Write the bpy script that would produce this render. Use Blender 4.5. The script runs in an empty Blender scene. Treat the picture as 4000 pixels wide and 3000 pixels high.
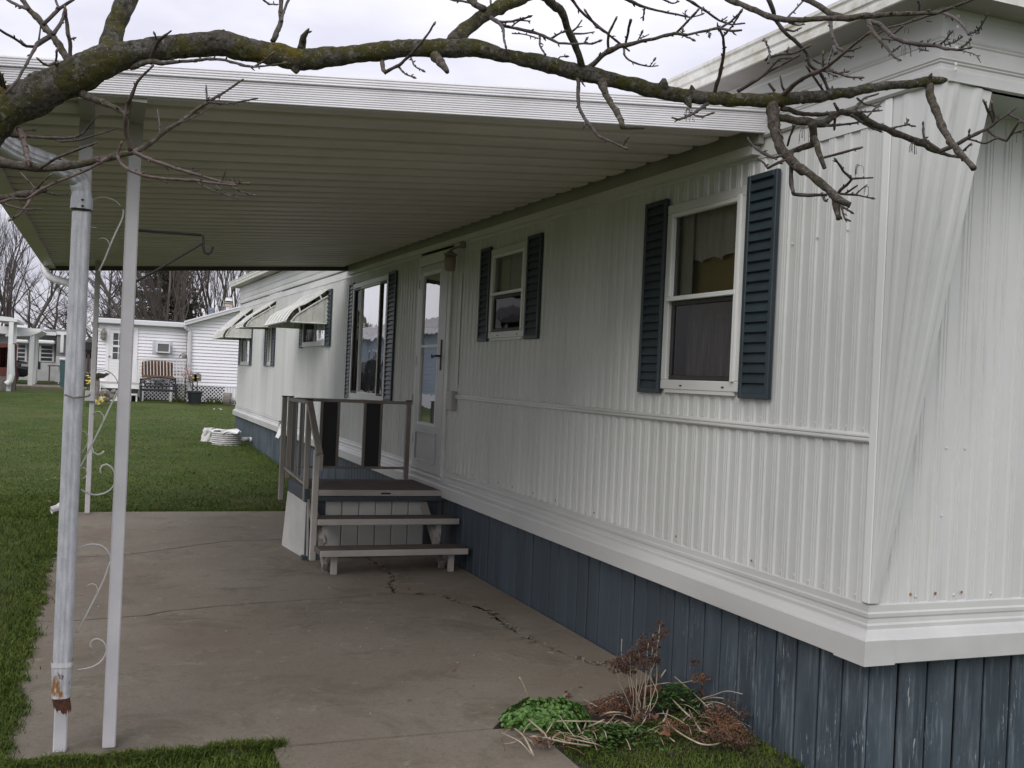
import bpy, bmesh, math, random
import numpy as np
from mathutils import Vector, Matrix, noise
random.seed(7); rng = np.random.default_rng(7)
scn = bpy.context.scene
col = scn.collection

# ------------------------------------------------------------------ camera
FPX, CXP, CYP = 4100.0, 2000.0, 1500.0
_vp = ((390-CXP)/FPX, (1412-CYP)/FPX, 1.0); _r = math.radians(2.6)
_s, _c = math.sin(_r), math.cos(_r)
_tp = -(_s*_vp[0]-_c*_vp[1])
_U = Vector((_s, -_c, _tp)).normalized(); _Y = Vector(_vp).normalized(); _X = _Y.cross(_U)
RM = Matrix((_X, _Y, _U))                    # camera (x right, y down, z forward) -> world
EYE = Vector((0, 0, 1.6))
cam = bpy.data.cameras.new('camera'); camo = bpy.data.objects.new('camera', cam); col.objects.link(camo)
_m = Matrix((RM @ Vector((1,0,0)), -(RM @ Vector((0,1,0))), -(RM @ Vector((0,0,1))))).transposed().to_4x4()
_m.translation = EYE; camo.matrix_world = _m
cam.sensor_width = 36.0; cam.lens = 36.0*FPX/4000.0; cam.clip_start = .05; cam.clip_end = 2000
scn.camera = camo

# ------------------------------------------------------------------ world, sun, exposure
SUN_EL, SUN_AZ = math.radians(40), math.radians(224)       # azimuth clockwise from +Y
world = bpy.data.worlds.new('World'); scn.world = world; world.use_nodes = True
nt = world.node_tree; nt.nodes.clear()
def wn(t, **k):
    n = nt.nodes.new(t)
    for a, b in k.items(): setattr(n, a, b)
    return n
sky = wn('ShaderNodeTexSky', sky_type='NISHITA', sun_disc=False, sun_elevation=SUN_EL, sun_rotation=SUN_AZ)
bg1 = wn('ShaderNodeBackground'); bg1.inputs[1].default_value = .09; nt.links.new(sky.outputs[0], bg1.inputs[0])
tc = wn('ShaderNodeTexCoord'); mp = wn('ShaderNodeMapping'); mp.inputs['Scale'].default_value = (1.6, 1.6, 4.2)
nt.links.new(tc.outputs['Generated'], mp.inputs[0])
n1 = wn('ShaderNodeTexNoise'); n1.inputs['Scale'].default_value = 1.7; n1.inputs['Detail'].default_value = 7; n1.inputs['Roughness'].default_value = .52
nt.links.new(mp.outputs[0], n1.inputs['Vector'])
cr = wn('ShaderNodeValToRGB'); cr.color_ramp.elements[0].position = .38; cr.color_ramp.elements[1].position = .64
cr.color_ramp.elements[0].color = (.58, .575, .67, 1); cr.color_ramp.elements[1].color = (.84, .83, .88, 1)
nt.links.new(n1.outputs['Fac'], cr.inputs[0])
sp = wn('ShaderNodeSeparateXYZ'); nt.links.new(tc.outputs['Generated'], sp.inputs[0])
mr = wn('ShaderNodeMapRange'); mr.inputs['From Min'].default_value = 0; mr.inputs['From Max'].default_value = 1
mr.inputs['To Min'].default_value = .78; mr.inputs['To Max'].default_value = 1.5      # overcast deck: brighter overhead
nt.links.new(sp.outputs['Z'], mr.inputs['Value'])
bg2 = wn('ShaderNodeBackground'); nt.links.new(cr.outputs[0], bg2.inputs[0]); nt.links.new(mr.outputs[0], bg2.inputs[1])
mx = wn('ShaderNodeMixShader'); mx.inputs[0].default_value = .93
nt.links.new(bg1.outputs[0], mx.inputs[1]); nt.links.new(bg2.outputs[0], mx.inputs[2])
wo = wn('ShaderNodeOutputWorld'); nt.links.new(mx.outputs[0], wo.inputs[0])

sl = bpy.data.lights.new('sun', 'SUN'); sl.energy = 1.15; sl.angle = math.radians(40); sl.color = (1, .97, .93)
slo = bpy.data.objects.new('sun', sl); col.objects.link(slo)
_sd = Vector((math.sin(SUN_AZ)*math.cos(SUN_EL), math.cos(SUN_AZ)*math.cos(SUN_EL), math.sin(SUN_EL)))
slo.rotation_euler = _sd.to_track_quat('Z', 'Y').to_euler(); slo.location = (0, -5, 12)
scn.render.engine = 'CYCLES'
vs = scn.view_settings; vs.view_transform = 'Standard'; vs.look = 'None'; vs.gamma = 1; vs.exposure = 0.50; vs.use_curve_mapping = False
scn.cycles.max_bounces = 7; scn.cycles.diffuse_bounces = 4; scn.cycles.transparent_max_bounces = 12

# ------------------------------------------------------------------ pixel helpers (photo pixels of the 4000 x 3000 picture -> points in the place)
def ray(px, py): return RM @ Vector(((px-CXP)/FPX, (py-CYP)/FPX, 1.0))
def P(px, py, x=None, y=None, z=None, d=None):
    r = ray(px, py)
    if x is not None: t = (x-EYE.x)/r.x
    elif y is not None: t = (y-EYE.y)/r.y
    elif z is not None: t = (z-EYE.z)/r.z
    else: t = d
    return EYE + r*t
def gz(y): return -.03 + .0185*max(0.0, min(y, 75.0)-17.0)

# ------------------------------------------------------------------ materials
MATS = {}
def lin(r, g, b):
    f = lambda c: (c/255/12.92 if c/255 <= .04045 else ((c/255+.055)/1.055)**2.4)
    return (f(r), f(g), f(b), 1)
class NB:
    def __init__(s, name):
        s.m = bpy.data.materials.new(name); s.m.use_nodes = True; s.t = s.m.node_tree; s.t.nodes.clear()
        s.out = s.n('ShaderNodeOutputMaterial'); MATS[name] = s.m
        s.geo = s.n('ShaderNodeNewGeometry')
    def n(s, t, **k):
        o = s.t.nodes.new(t)
        for a, b in k.items(): setattr(o, a, b)
        return o
    def l(s, a, b): s.t.links.new(a, b)
    def coords(s, stretch=(1,1,1)):
        mpn = s.n('ShaderNodeMapping'); mpn.inputs['Scale'].default_value = stretch
        s.l(s.geo.outputs['Position'], mpn.inputs[0]); return mpn.outputs[0]
    def noise(s, scale, detail=6, rough=.55, stretch=(1,1,1), dist=0):
        t = s.n('ShaderNodeTexNoise'); t.inputs['Scale'].default_value = scale; t.inputs['Detail'].default_value = detail
        t.inputs['Roughness'].default_value = rough; t.inputs['Distortion'].default_value = dist
        s.l(s.coords(stretch), t.inputs['Vector']); return t.outputs['Fac']
    def ramp(s, fac, a, b, ca=(0,0,0,1), cb=(1,1,1,1)):
        r = s.n('ShaderNodeValToRGB'); e = r.color_ramp.elements
        e[0].position = a; e[1].position = b; e[0].color = ca; e[1].color = cb
        s.l(fac, r.inputs[0]); return r.outputs[0]
    def mix(s, fac, a, b, mode='MIX'):
        m = s.n('ShaderNodeMix', data_type='RGBA', blend_type=mode)
        if isinstance(fac, (int, float)): m.inputs[0].default_value = fac
        else: s.l(fac, m.inputs[0])
        for v, i in ((a, 6), (b, 7)):
            if isinstance(v, tuple): m.inputs[i].default_value = v
            else: s.l(v, m.inputs[i])
        return m.outputs[2]
    def bump(s, h, strength=.3, dist=.01):
        b = s.n('ShaderNodeBump'); b.inputs['Strength'].default_value = strength; b.inputs['Distance'].default_value = dist
        s.l(h, b.inputs['Height']); return b.outputs[0]
    def bsdf(s, colr, rough=.6, normal=None, metallic=0, spec=.5):
        p = s.n('ShaderNodeBsdfPrincipled')
        if isinstance(colr, tuple): p.inputs['Base Color'].default_value = colr
        else: s.l(colr, p.inputs['Base Color'])
        if isinstance(rough, (int, float)): p.inputs['Roughness'].default_value = rough
        else: s.l(rough, p.inputs['Roughness'])
        p.inputs['Metallic'].default_value = metallic; p.inputs['Specular IOR Level'].default_value = spec
        if normal is not None: s.l(normal, p.inputs['Normal'])
        s.l(p.outputs[0], s.out.inputs[0]); return p
    def objrand(s):
        o = s.n('ShaderNodeObjectInfo'); return o.outputs['Random']
def g(v): return (v, v, v, 1)
def simple(name, c1, c2, scale=4, lo=.35, hi=.7, rough=.6, bscale=None, bstr=.2, bdist=.004, stretch=(1,1,1), metallic=0, orand=0, spec=.5, detail=6):
    b = NB(name); c = b.mix(b.ramp(b.noise(scale, detail, stretch=stretch), lo, hi), c1, c2)
    if orand:
        r = b.ramp(b.objrand(), 0, 1, g(1-orand), g(1+orand)); c = b.mix(1.0, c, r, 'MULTIPLY')
    nrm = b.bump(b.noise(bscale, 5, stretch=stretch), bstr, bdist) if bscale else None
    b.bsdf(c, rough, nrm, metallic, spec); return b.m
WHITE = simple('white_paint', (.62,.63,.61,1), (.74,.745,.73,1), 1.6, rough=.45, bscale=160, bstr=.05, stretch=(1,1,.35))
# aged aluminium siding: white enamel with vertical streaks of grime
b = NB('siding_enamel')
c = b.mix(b.ramp(b.noise(2.2, 6, stretch=(1,1,.12)), .35, .72), (.505,.512,.492,1), (.605,.613,.598,1))
c = b.mix(b.ramp(b.noise(26, 4, .6, stretch=(1,1,.05)), .60, .85), c, (.40,.40,.36,1))
c = b.mix(1.0, c, b.ramp(b.objrand(), 0, 1, g(.955), g(1.03)), 'MULTIPLY')
sx = b.n('ShaderNodeSeparateXYZ'); b.l(b.geo.outputs['Position'], sx.inputs[0])
c = b.mix(b.ramp(b.noise(240, 2), .68, .80), c, (.44,.43,.39,1))
b.bsdf(c, .36, b.bump(b.noise(3.2, 4, stretch=(1,1,.45)), .45, .03), spec=.45); SIDING = b.m
FLASH = simple('flashing_enamel', (.44,.44,.425,1), (.55,.55,.53,1), 2.5, rough=.4, bscale=70, bstr=.05, stretch=(1,.3,1))
TRIM = simple('trim_enamel', (.52,.52,.50,1), (.66,.66,.64,1), 3, rough=.42, bscale=60, bstr=.05, stretch=(1,.3,1))
FASCIA = simple('fascia_aluminium', (.66,.65,.66,1), (.76,.75,.77,1), 3, rough=.5, bscale=90, bstr=.06, orand=.03)
b = NB('dirty_fascia'); c = b.mix(b.ramp(b.noise(7, 8, .65), .42, .72), (.64,.64,.60,1), (.40,.37,.28,1))
c = b.mix(b.ramp(b.noise(28, 5, .7), .6, .8), c, (.25,.24,.19,1)); b.bsdf(c, .5); DFASCIA = b.m
CEIL = simple('carport_pan_paint', (.54,.495,.465,1), (.60,.555,.52,1), 2.5, rough=.5, orand=.05)
BROWNF = simple('brown_fascia', (.055,.050,.045,1), (.075,.068,.06,1), 3, rough=.5)
BEAM = simple('beam_brown', (.27,.25,.225,1), (.34,.32,.29,1), 3, rough=.5)
# skirting: blue grey paint, chipped to pale grey
b = NB('skirting_paint')
c = b.mix(b.ramp(b.noise(3, 6, stretch=(1,1,.2)), .3, .75), (.029,.043,.056,1), (.046,.066,.083,1))
c = b.mix(1.0, c, b.ramp(b.objrand(), 0, 1, g(.86), g(1.12)), 'MULTIPLY')
w = b.mix(1.0, b.ramp(b.noise(46, 6, .72, stretch=(1,1,.07)), .52, .68), b.ramp(b.noise(2.3, 4, stretch=(1,1,.5)), .44, .60), 'MULTIPLY')
sxy = b.n('ShaderNodeSeparateXYZ'); b.l(b.geo.outputs['Position'], sxy.inputs[0])
def mrange(v, a0, a1, t0, t1):
    q = b.n('ShaderNodeMapRange'); q.inputs['From Min'].default_value = a0; q.inputs['From Max'].default_value = a1; q.inputs['To Min'].default_value = t0; q.inputs['To Max'].default_value = t1; b.l(v, q.inputs['Value']); return q.outputs[0]
mxn = b.n('ShaderNodeMath', operation='MAXIMUM'); b.l(mrange(sxy.outputs['Y'], 4.0, 5.4, 1.0, .10), mxn.inputs[0]); b.l(mrange(sxy.outputs['Y'], 12.6, 14.0, 0, 1.0), mxn.inputs[1])   # rain only reaches the boards beyond the carport roof
EXPO = mxn.outputs[0]
w = b.mix(1.0, w, EXPO, 'MULTIPLY')
c = b.mix(b.mix(1.0, b.ramp(b.noise(7, 6, .7, stretch=(1,1,.25)), .42, .72), EXPO, 'MULTIPLY'), c, (.080,.100,.118,1))
c = b.mix(w, c, (.165,.205,.222,1))
w2 = b.mix(1.0, b.ramp(b.noise(120, 4, .7, stretch=(1,1,.12)), .6, .68), b.ramp(b.noise(9, 3, stretch=(1,1,.4)), .55, .62), 'MULTIPLY')
c = b.mix(b.mix(1.0, w2, EXPO, 'MULTIPLY'), c, (.38,.41,.41,1))
b.bsdf(c, .62, b.bump(b.noise(90, 4, stretch=(1,1,.06)), .25, .003)); SKIRT = b.m
SHUT = simple('shutter_vinyl', (.021,.032,.040,1), (.030,.046,.056,1), 8, rough=.5, orand=.08, bscale=200, bstr=.05)
BLACKP = simple('black_panel', (.012,.012,.013,1), (.018,.018,.019,1), 5, rough=.5)
DARK = simple('dark_metal', (.018,.017,.016,1), (.035,.032,.03,1), 12, rough=.55)
RAILM = simple('weathered_rail_paint', (.21,.185,.165,1), (.30,.275,.25,1), 5, rough=.6, bscale=80, bstr=.1, stretch=(1,1,.4))
CREAM = simple('cream_paint', (.36,.335,.305,1), (.46,.435,.40,1), 4, rough=.6, bscale=120, bstr=.08)
PANEL = simple('panel_white', (.43,.43,.40,1), (.52,.52,.49,1), 3, rough=.55, orand=.05)
CARPET = simple('tread_brown', (.085,.066,.056,1), (.125,.100,.087,1), 6, rough=.85, bscale=300, bstr=.3)
NAVY = simple('navy_board', (.040,.050,.060,1), (.060,.072,.085,1), 5, rough=.6)
POST = simple('post_enamel', (.50,.49,.50,1), (.60,.585,.595,1), 6, rough=.5, bscale=250, bstr=.08)
SCROLL = simple('scroll_enamel', (.52,.50,.47,1), (.64,.62,.60,1), 8, rough=.5)
# galvanised downspout with rust streaks near the foot
b = NB('galvanised')
c = b.mix(b.ramp(b.noise(40, 5, .7, stretch=(1,1,.3)), .35, .68), (.40,.41,.44,1), (.58,.585,.61,1))
c = b.mix(b.ramp(b.noise(260, 2), .62, .7), c, (.68,.68,.69,1))
sx = b.n('ShaderNodeSeparateXYZ'); b.l(b.geo.outputs['Position'], sx.inputs[0])
b.bsdf(c, .5, metallic=.15); GALV = b.m
RUST = simple('rust', (.16,.055,.012,1), (.32,.15,.04,1), 30, rough=.9, bscale=120, bstr=.4)
RUSTD = simple('rust_dark', (.05,.022,.014,1), (.13,.05,.025,1), 40, rough=.95, bscale=90, bstr=.6, bdist=.01)
# concrete
b = NB('concrete')
c = b.mix(b.ramp(b.noise(.7, 6, .55), .34, .66), (.190,.156,.116,1), (.245,.213,.170,1))
c = b.mix(b.ramp(b.noise(1.7, 10, .78, dist=.5), .50, .66), c, (.132,.112,.078,1))
c = b.mix(b.ramp(b.noise(4.5, 10, .8, dist=.4), .55, .70), c, (.300,.275,.225,1))
c = b.mix(b.ramp(b.noise(14, 8, .82), .55, .70), c, (.128,.110,.080,1))
c = b.mix(b.ramp(b.noise(48, 6, .85), .52, .64), c, b.mix(.55, c, (.09,.078,.058,1)))
c = b.mix(b.ramp(b.noise(120, 5, .8), .60, .68), c, (.36,.335,.285,1))
c = b.mix(b.ramp(b.noise(260, 3, .7), .62, .70), c, (.10,.088,.068,1))
c = b.mix(b.ramp(b.noise(.45, 3, .5), .50, .68), c, b.mix(.45, c, (.165,.118,.076,1)))
b.bsdf(c, .88, b.bump(b.noise(130, 7, .85), .7, .010)); CONC = b.m
SOIL = simple('soil', (.028,.021,.015,1), (.055,.043,.032,1), 20, rough=.95, bscale=60, bstr=.7, bdist=.02)
# lawn ground and blades
b = NB('lawn')
c = b.mix(b.ramp(b.noise(1.3, 7, .62), .36, .66), (.048,.080,.012,1), (.090,.124,.024,1))
c = b.mix(b.ramp(b.noise(.22, 5, .6, stretch=(.6,1,1)), .52, .74), c, (.115,.118,.046,1))
c = b.mix(b.ramp(b.noise(38, 6, .75), .40, .66), b.mix(.35, c, (.016,.030,.008,1)), c)
c = b.mix(b.ramp(b.noise(60, 4, .75), .66, .78), c, (.12,.115,.055,1))
b.bsdf(c, .9, b.bump(b.noise(45, 6, .7), .8, .05), spec=.2); LAWN = b.m
b = NB('grass_blade')
c = b.mix(b.ramp(b.noise(2.1, 5, .6), .36, .66), (.052,.086,.012,1), (.100,.136,.024,1))
c = b.mix(b.ramp(b.noise(.22, 5, .6, stretch=(.6,1,1)), .52, .74), c, (.120,.125,.046,1))
c = b.mix(b.ramp(b.noise(75, 3, .7), .35, .7), b.mix(.35, c, (.020,.040,.008,1)), b.mix(.25, c, (.13,.17,.05,1)))
c = b.mix(b.ramp(b.noise(130, 2), .64, .72), c, (.26,.22,.12,1)); c = b.mix(b.ramp(b.noise(2.7, 6, .7), .58, .72), c, (.115,.105,.040,1))
b.bsdf(c, .75, spec=.1); BLADE = b.m
# bark with moss and lichen
b = NB('mossy_bark')
c = b.mix(b.ramp(b.noise(60, 7, .72), .38, .62), (.060,.050,.038,1), (.200,.185,.155,1))
c = b.mix(b.ramp(b.noise(9, 8, .7), .46, .56), c, (.110,.104,.028,1))
c = b.mix(b.ramp(b.noise(26, 6, .75), .55, .62), c, (.26,.255,.225,1))
c = b.mix(b.ramp(b.noise(6.5, 6, .68), .60, .66), c, (.19,.15,.022,1))
c = b.mix(b.ramp(b.noise(95, 4, .75), .60, .66), c, (.36,.355,.32,1))
c = b.mix(b.ramp(b.noise(48, 6, .78), .34, .44), (.018,.014,.011,1), c)
b.bsdf(c, .95, b.bump(b.noise(75, 9, .8), 1.0, .035), spec=.2); BARK = b.m
b = NB('branch_bark')
c = b.mix(b.ramp(b.noise(70, 6, .7), .36, .66), (.038,.030,.024,1), (.135,.118,.100,1))
c = b.mix(b.ramp(b.noise(16, 5, .66), .52, .64), c, (.060,.055,.024,1))
c = b.mix(b.ramp(b.noise(60, 4, .7), .60, .68), c, (.20,.195,.175,1))
b.bsdf(c, .95, b.bump(b.noise(110, 6, .7), .9, .008), spec=.2); BARK2 = b.m
TWIG = simple('twig_bark', (.026,.018,.015,1), (.075,.058,.050,1), 45, rough=.7, bscale=160, bstr=.5)
TWIGR = simple('young_twig_bark', (.042,.025,.020,1), (.105,.075,.062,1), 40, rough=.65, bscale=160, bstr=.4)
BUD = simple('bud', (.07,.042,.026,1), (.13,.095,.055,1), 60, rough=.7)
FARBARK = simple('far_bark', (.065,.055,.048,1), (.105,.092,.080,1), 2, rough=.95)
FARBARK2 = simple('far_bark_pale', (.085,.070,.060,1), (.125,.108,.094,1), 2, rough=.95)
NEEDLE = simple('spruce_needles', (.032,.032,.021,1), (.068,.064,.043,1), 1.5, rough=.95)
# background and small things
VINYL = simple('white_vinyl', (.74,.73,.76,1), (.80,.79,.81,1), .8, rough=.5)
GREYSID = simple('grey_siding', (.34,.335,.34,1), (.40,.395,.40,1), 1, rough=.6)
WBRICK = simple('white_brick', (.55,.54,.54,1), (.68,.67,.67,1), 2.5, rough=.8)
ROOFG = simple('roof_grey', (.20,.195,.19,1), (.30,.29,.285,1), 1.5, rough=.8)
REDW = simple('red_stain', (.11,.030,.022,1), (.16,.045,.033,1), 3, rough=.7)
CARP = simple('car_paint', (.012,.013,.016,1), (.016,.017,.02,1), 1, rough=.15)
BLUESID = simple('blue_siding', (.24,.30,.36,1), (.29,.35,.41,1), 1, rough=.6)
TEAL = simple('teal_plastic', (.05,.11,.11,1), (.06,.13,.13,1), 1, rough=.5)
STONE = simple('stone', (.15,.135,.115,1), (.27,.25,.22,1), 14, rough=.9, bscale=50, bstr=.5)
POTB = simple('pot_blue', (.015,.019,.023,1), (.021,.026,.031,1), 4, rough=.5)
IRON = simple('cast_iron', (.014,.015,.018,1), (.022,.023,.027,1), 8, rough=.5)
WICK = simple('wicker', (.12,.065,.035,1), (.20,.11,.06,1), 25, rough=.8)
YEL = simple('yellow_paint', (.62,.47,.06,1), (.75,.60,.10,1), 10, rough=.5)
PINK = simple('pink_blossom', (.50,.20,.18,1), (.62,.36,.32,1), 20, rough=.7)
STRAW = simple('straw_stem', (.30,.24,.17,1), (.48,.40,.30,1), 25, rough=.8)
DEADB = simple('dead_bract', (.050,.026,.019,1), (.125,.066,.046,1), 40, rough=.9)
DEADL = simple('dead_leaf', (.10,.045,.022,1), (.20,.10,.052,1), 25, rough=.85)
SEDUM = simple('sedum_leaf', (.050,.125,.018,1), (.135,.245,.060,1), 60, rough=.5)
HERB = simple('herb_leaf', (.032,.078,.014,1), (.070,.130,.030,1), 26, rough=.6)
PLASTIC = simple('white_plastic', (.50,.49,.47,1), (.68,.67,.66,1), 12, rough=.45)
CLOTH = simple('curtain_cloth', (.42,.38,.36,1), (.62,.58,.55,1), 6, rough=.9, stretch=(1,6,.3))
CLOTHV = simple('valance_cloth', (.42,.385,.365,1), (.58,.54,.51,1), 6, rough=.9, stretch=(1,6,.3))
CLOTHD = simple('lace_cloth', (.10,.09,.088,1), (.24,.22,.21,1), 9, rough=.9, stretch=(1,5,.25), lo=.4, hi=.65)
ROOM = simple('room_wall', (.17,.145,.10,1), (.22,.19,.13,1), 2, rough=.8)
BLIND = simple('shade_cloth', (.34,.34,.31,1), (.40,.40,.37,1), 2, rough=.8)
b = NB('yellow_cafe_curtain'); b.bsdf((.26,.20,.085,1), .9); YCUR = b.m
b = NB('asphalt'); b.bsdf(b.mix(b.ramp(b.noise(2,6), .3,.7), (.09,.088,.085,1), (.14,.135,.13,1)), .9); ASPH = b.m
def glass(name, wob=.0, wscale=3.0, ior=1.5, tint=.94, screen=0):
    b = NB(name); tr = b.n('ShaderNodeBsdfTransparent'); tr.inputs[0].default_value = (tint, tint, tint*.98, 1)
    gl = b.n('ShaderNodeBsdfGlossy'); gl.inputs['Roughness'].default_value = .015; gl.inputs[0].default_value = (.95,.95,.97,1)
    fr0 = b.n('ShaderNodeFresnel'); fr0.inputs['IOR'].default_value = 1.5; fr = b.n('ShaderNodeMath', operation='MULTIPLY', use_clamp=True); b.l(fr0.outputs[0], fr.inputs[0]); fr.inputs[1].default_value = ior
    if wob:
        bn = b.bump(b.noise(wscale, 2, stretch=(1,1,1)), wob, .02); b.l(bn, gl.inputs['Normal'])
    m = b.n('ShaderNodeMixShader'); b.l(fr.outputs[0], m.inputs[0]); b.l(tr.outputs[0], m.inputs[1]); b.l(gl.outputs[0], m.inputs[2])
    if screen:
        df = b.n('ShaderNodeBsdfDiffuse'); df.inputs[0].default_value = (.04,.036,.036,1)
        m2 = b.n('ShaderNodeMixShader'); m2.inputs[0].default_value = screen; b.l(m.outputs[0], m2.inputs[1]); b.l(df.outputs[0], m2.inputs[2]); m = m2
    b.l(m.outputs[0], b.out.inputs[0]); return b.m
GLASS = glass('window_glass', .06, 5, 1.3)
GLASSW = glass('wavy_glass', .12, 3.0, 2.7, .75)
GLASSD = glass('door_glass', .05, 4.0, 2.5, .7)
SCREEN = glass('screened_glass', .05, 5, .4, .6, .22)

# ------------------------------------------------------------------ object helpers
def props(o, label=None, cat=None, group=None, kind=None):
    if label: o['label'] = label
    if cat: o['category'] = cat
    if group: o['group'] = group
    if kind: o['kind'] = kind
    return o
def thing(name, loc, label, cat, group=None):
    o = bpy.data.objects.new(name, None); o.location = loc; o.empty_display_size = .1; col.objects.link(o)
    o['org'] = list(loc); return props(o, label, cat, group)
def org(o):
    v = Vector((0,0,0))
    while o is not None: v += o.location; o = o.parent
    return v
def strip_org():
    for o in bpy.data.objects:
        if 'org' in o: del o['org']
class MB:
    def __init__(s): s.v = []; s.f = []; s.mi = []; s.cur = 0; s.sm = []; s.smooth = False
    def add(s, vs_, fs):
        n = len(s.v); s.v += [tuple(p) for p in vs_]; s.f += [tuple(i+n for i in q) for q in fs]
        s.mi += [s.cur]*len(fs); s.sm += [s.smooth]*len(fs); return s
    def box(s, a, b, ch=0.0):
        x0,y0,z0 = (min(a[i],b[i]) for i in range(3)); x1,y1,z1 = (max(a[i],b[i]) for i in range(3))
        if ch <= 0:
            return s.add([(x0,y0,z0),(x1,y0,z0),(x1,y1,z0),(x0,y1,z0),(x0,y0,z1),(x1,y0,z1),(x1,y1,z1),(x0,y1,z1)],
                [(3,2,1,0),(4,5,6,7),(0,1,5,4),(1,2,6,5),(2,3,7,6),(3,0,4,7)])
        bm = bmesh.new(); bmesh.ops.create_cube(bm, size=1)
        for v in bm.verts: v.co = Vector(((x0+x1)/2+v.co.x*(x1-x0), (y0+y1)/2+v.co.y*(y1-y0), (z0+z1)/2+v.co.z*(z1-z0)))
        bmesh.ops.bevel(bm, geom=bm.edges[:], offset=ch, segments=1, affect='EDGES')
        bm.verts.index_update(); s.add([v.co[:] for v in bm.verts], [[v.index for v in f.verts] for f in bm.faces]); bm.free(); return s
    def bar(s, p, q, w, h, up=(0,0,1)):
        p, q = Vector(p), Vector(q); d = (q-p).normalized(); u = Vector(up); sd = d.cross(u)
        if sd.length < 1e-4: sd = d.cross(Vector((0,1,0)))
        sd.normalize(); u = sd.cross(d).normalized(); a, c = sd*(w/2), u*(h/2)
        vs_ = [p-a-c, p+a-c, p+a+c, p-a+c, q-a-c, q+a-c, q+a+c, q-a+c]
        return s.add(vs_, [(0,1,2,3),(7,6,5,4),(0,4,5,1),(1,5,6,2),(2,6,7,3),(3,7,4,0)])
    def tube(s, pts, rad, n=8, cap=True, flat=1.0):
        pts = [Vector(p) for p in pts]; m = len(pts)
        if not isinstance(rad, (list, tuple)): rad = [rad]*m
        t0 = (pts[1]-pts[0]).normalized(); ref = Vector((0,0,1)) if abs(t0.z) < .9 else Vector((0,1,0))
        u = t0.cross(ref).normalized(); vs_ = []
        for i in range(m):
            t = (pts[min(i+1,m-1)]-pts[max(i-1,0)])
            if t.length < 1e-9: t = t0
            t.normalize(); u = (u - t*u.dot(t)).normalized(); w = t.cross(u)
            for k in range(n):
                a = 2*math.pi*k/n; vs_.append(pts[i] + u*(rad[i]*math.cos(a)) + w*(rad[i]*flat*math.sin(a)))
        fs = [(i*n+k, i*n+(k+1)%n, (i+1)*n+(k+1)%n, (i+1)*n+k) for i in range(m-1) for k in range(n)]
        if cap: fs += [tuple(range(n))[::-1], tuple((m-1)*n+k for k in range(n))]
        return s.add(vs_, fs)
    def ribbon(s, pts, across, closed=False):      # sheet: polyline swept by vector list
        m = len(pts); vs_ = [Vector(p) for p in pts] + [Vector(p)+Vector(across) for p in pts]
        return s.add(vs_, [(i, i+1, m+i+1, m+i) for i in range(m-1)])
    def prism(s, poly, ext):
        m = len(poly); vs_ = [Vector(p) for p in poly] + [Vector(p)+Vector(ext) for p in poly]
        return s.add(vs_, [tuple(range(m))[::-1], tuple(range(m, 2*m))] + [(i, (i+1)%m, m+(i+1)%m, m+i) for i in range(m)])
    def lathe(s, c, prof, n=20):
        vs_ = []; m = len(prof)
        for r, z in prof:
            for k in range(n):
                a = 2*math.pi*k/n; vs_.append((c[0]+r*math.cos(a), c[1]+r*math.sin(a), c[2]+z))
        fs = [(i*n+k, i*n+(k+1)%n, (i+1)*n+(k+1)%n, (i+1)*n+k) for i in range(m-1) for k in range(n)]
        return s.add(vs_, fs + [tuple(range(n))[::-1], tuple((m-1)*n+k for k in range(n))])
    def build(s, name, mats, parent=None, loc=None, fix=False):
        o_ = org(parent) if parent is not None else Vector((0,0,0))
        base = Vector(loc) if loc is not None else o_
        me = bpy.data.meshes.new(name)
        me.from_pydata([tuple(Vector(p)-base) for p in s.v], [], s.f)
        ml = mats if isinstance(mats, (list, tuple)) else [mats]
        for m in ml: me.materials.append(m)
        if len(ml) > 1: me.polygons.foreach_set('material_index', s.mi)
        if any(s.sm): me.polygons.foreach_set('use_smooth', s.sm)
        me.update()
        if fix:
            bm = bmesh.new(); bm.from_mesh(me); bmesh.ops.recalc_face_normals(bm, faces=bm.faces[:]); bm.to_mesh(me); bm.free()
        o = bpy.data.objects.new(name, me); col.objects.link(o)
        if parent is not None: o.parent = parent; o.location = base - o_
        else: o.location = base
        return o
def inst(src, name, parent, loc):
    o = bpy.data.objects.new(name, src.data); col.objects.link(o); o.parent = parent; o.location = Vector(loc)-org(parent); return o
def smooth(o):
    o.data.polygons.foreach_set('use_smooth', [True]*len(o.data.polygons)); return o
def catmull(pts, step):
    pts = [Vector(p) for p in pts]
    if len(pts) == 2:
        n = max(1, int((pts[1]-pts[0]).length/step)); return [(pts[0].lerp(pts[1], i/n), i/n) for i in range(n+1)]
    out = []
    for i in range(len(pts)-1):
        p0 = pts[max(i-1,0)]; p1, p2 = pts[i], pts[i+1]; p3 = pts[min(i+2, len(pts)-1)]
        n = max(1, int((p2-p1).length/step))
        for k in range(n):
            t = k/n
            q = .5*((2*p1)+(p2-p0)*t+(2*p0-5*p1+4*p2-p3)*t*t+(3*p1-p0-3*p2+p3)*t**3); out.append((q, i+t))
    out.append((pts[-1], len(pts)-1)); return out

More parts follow.
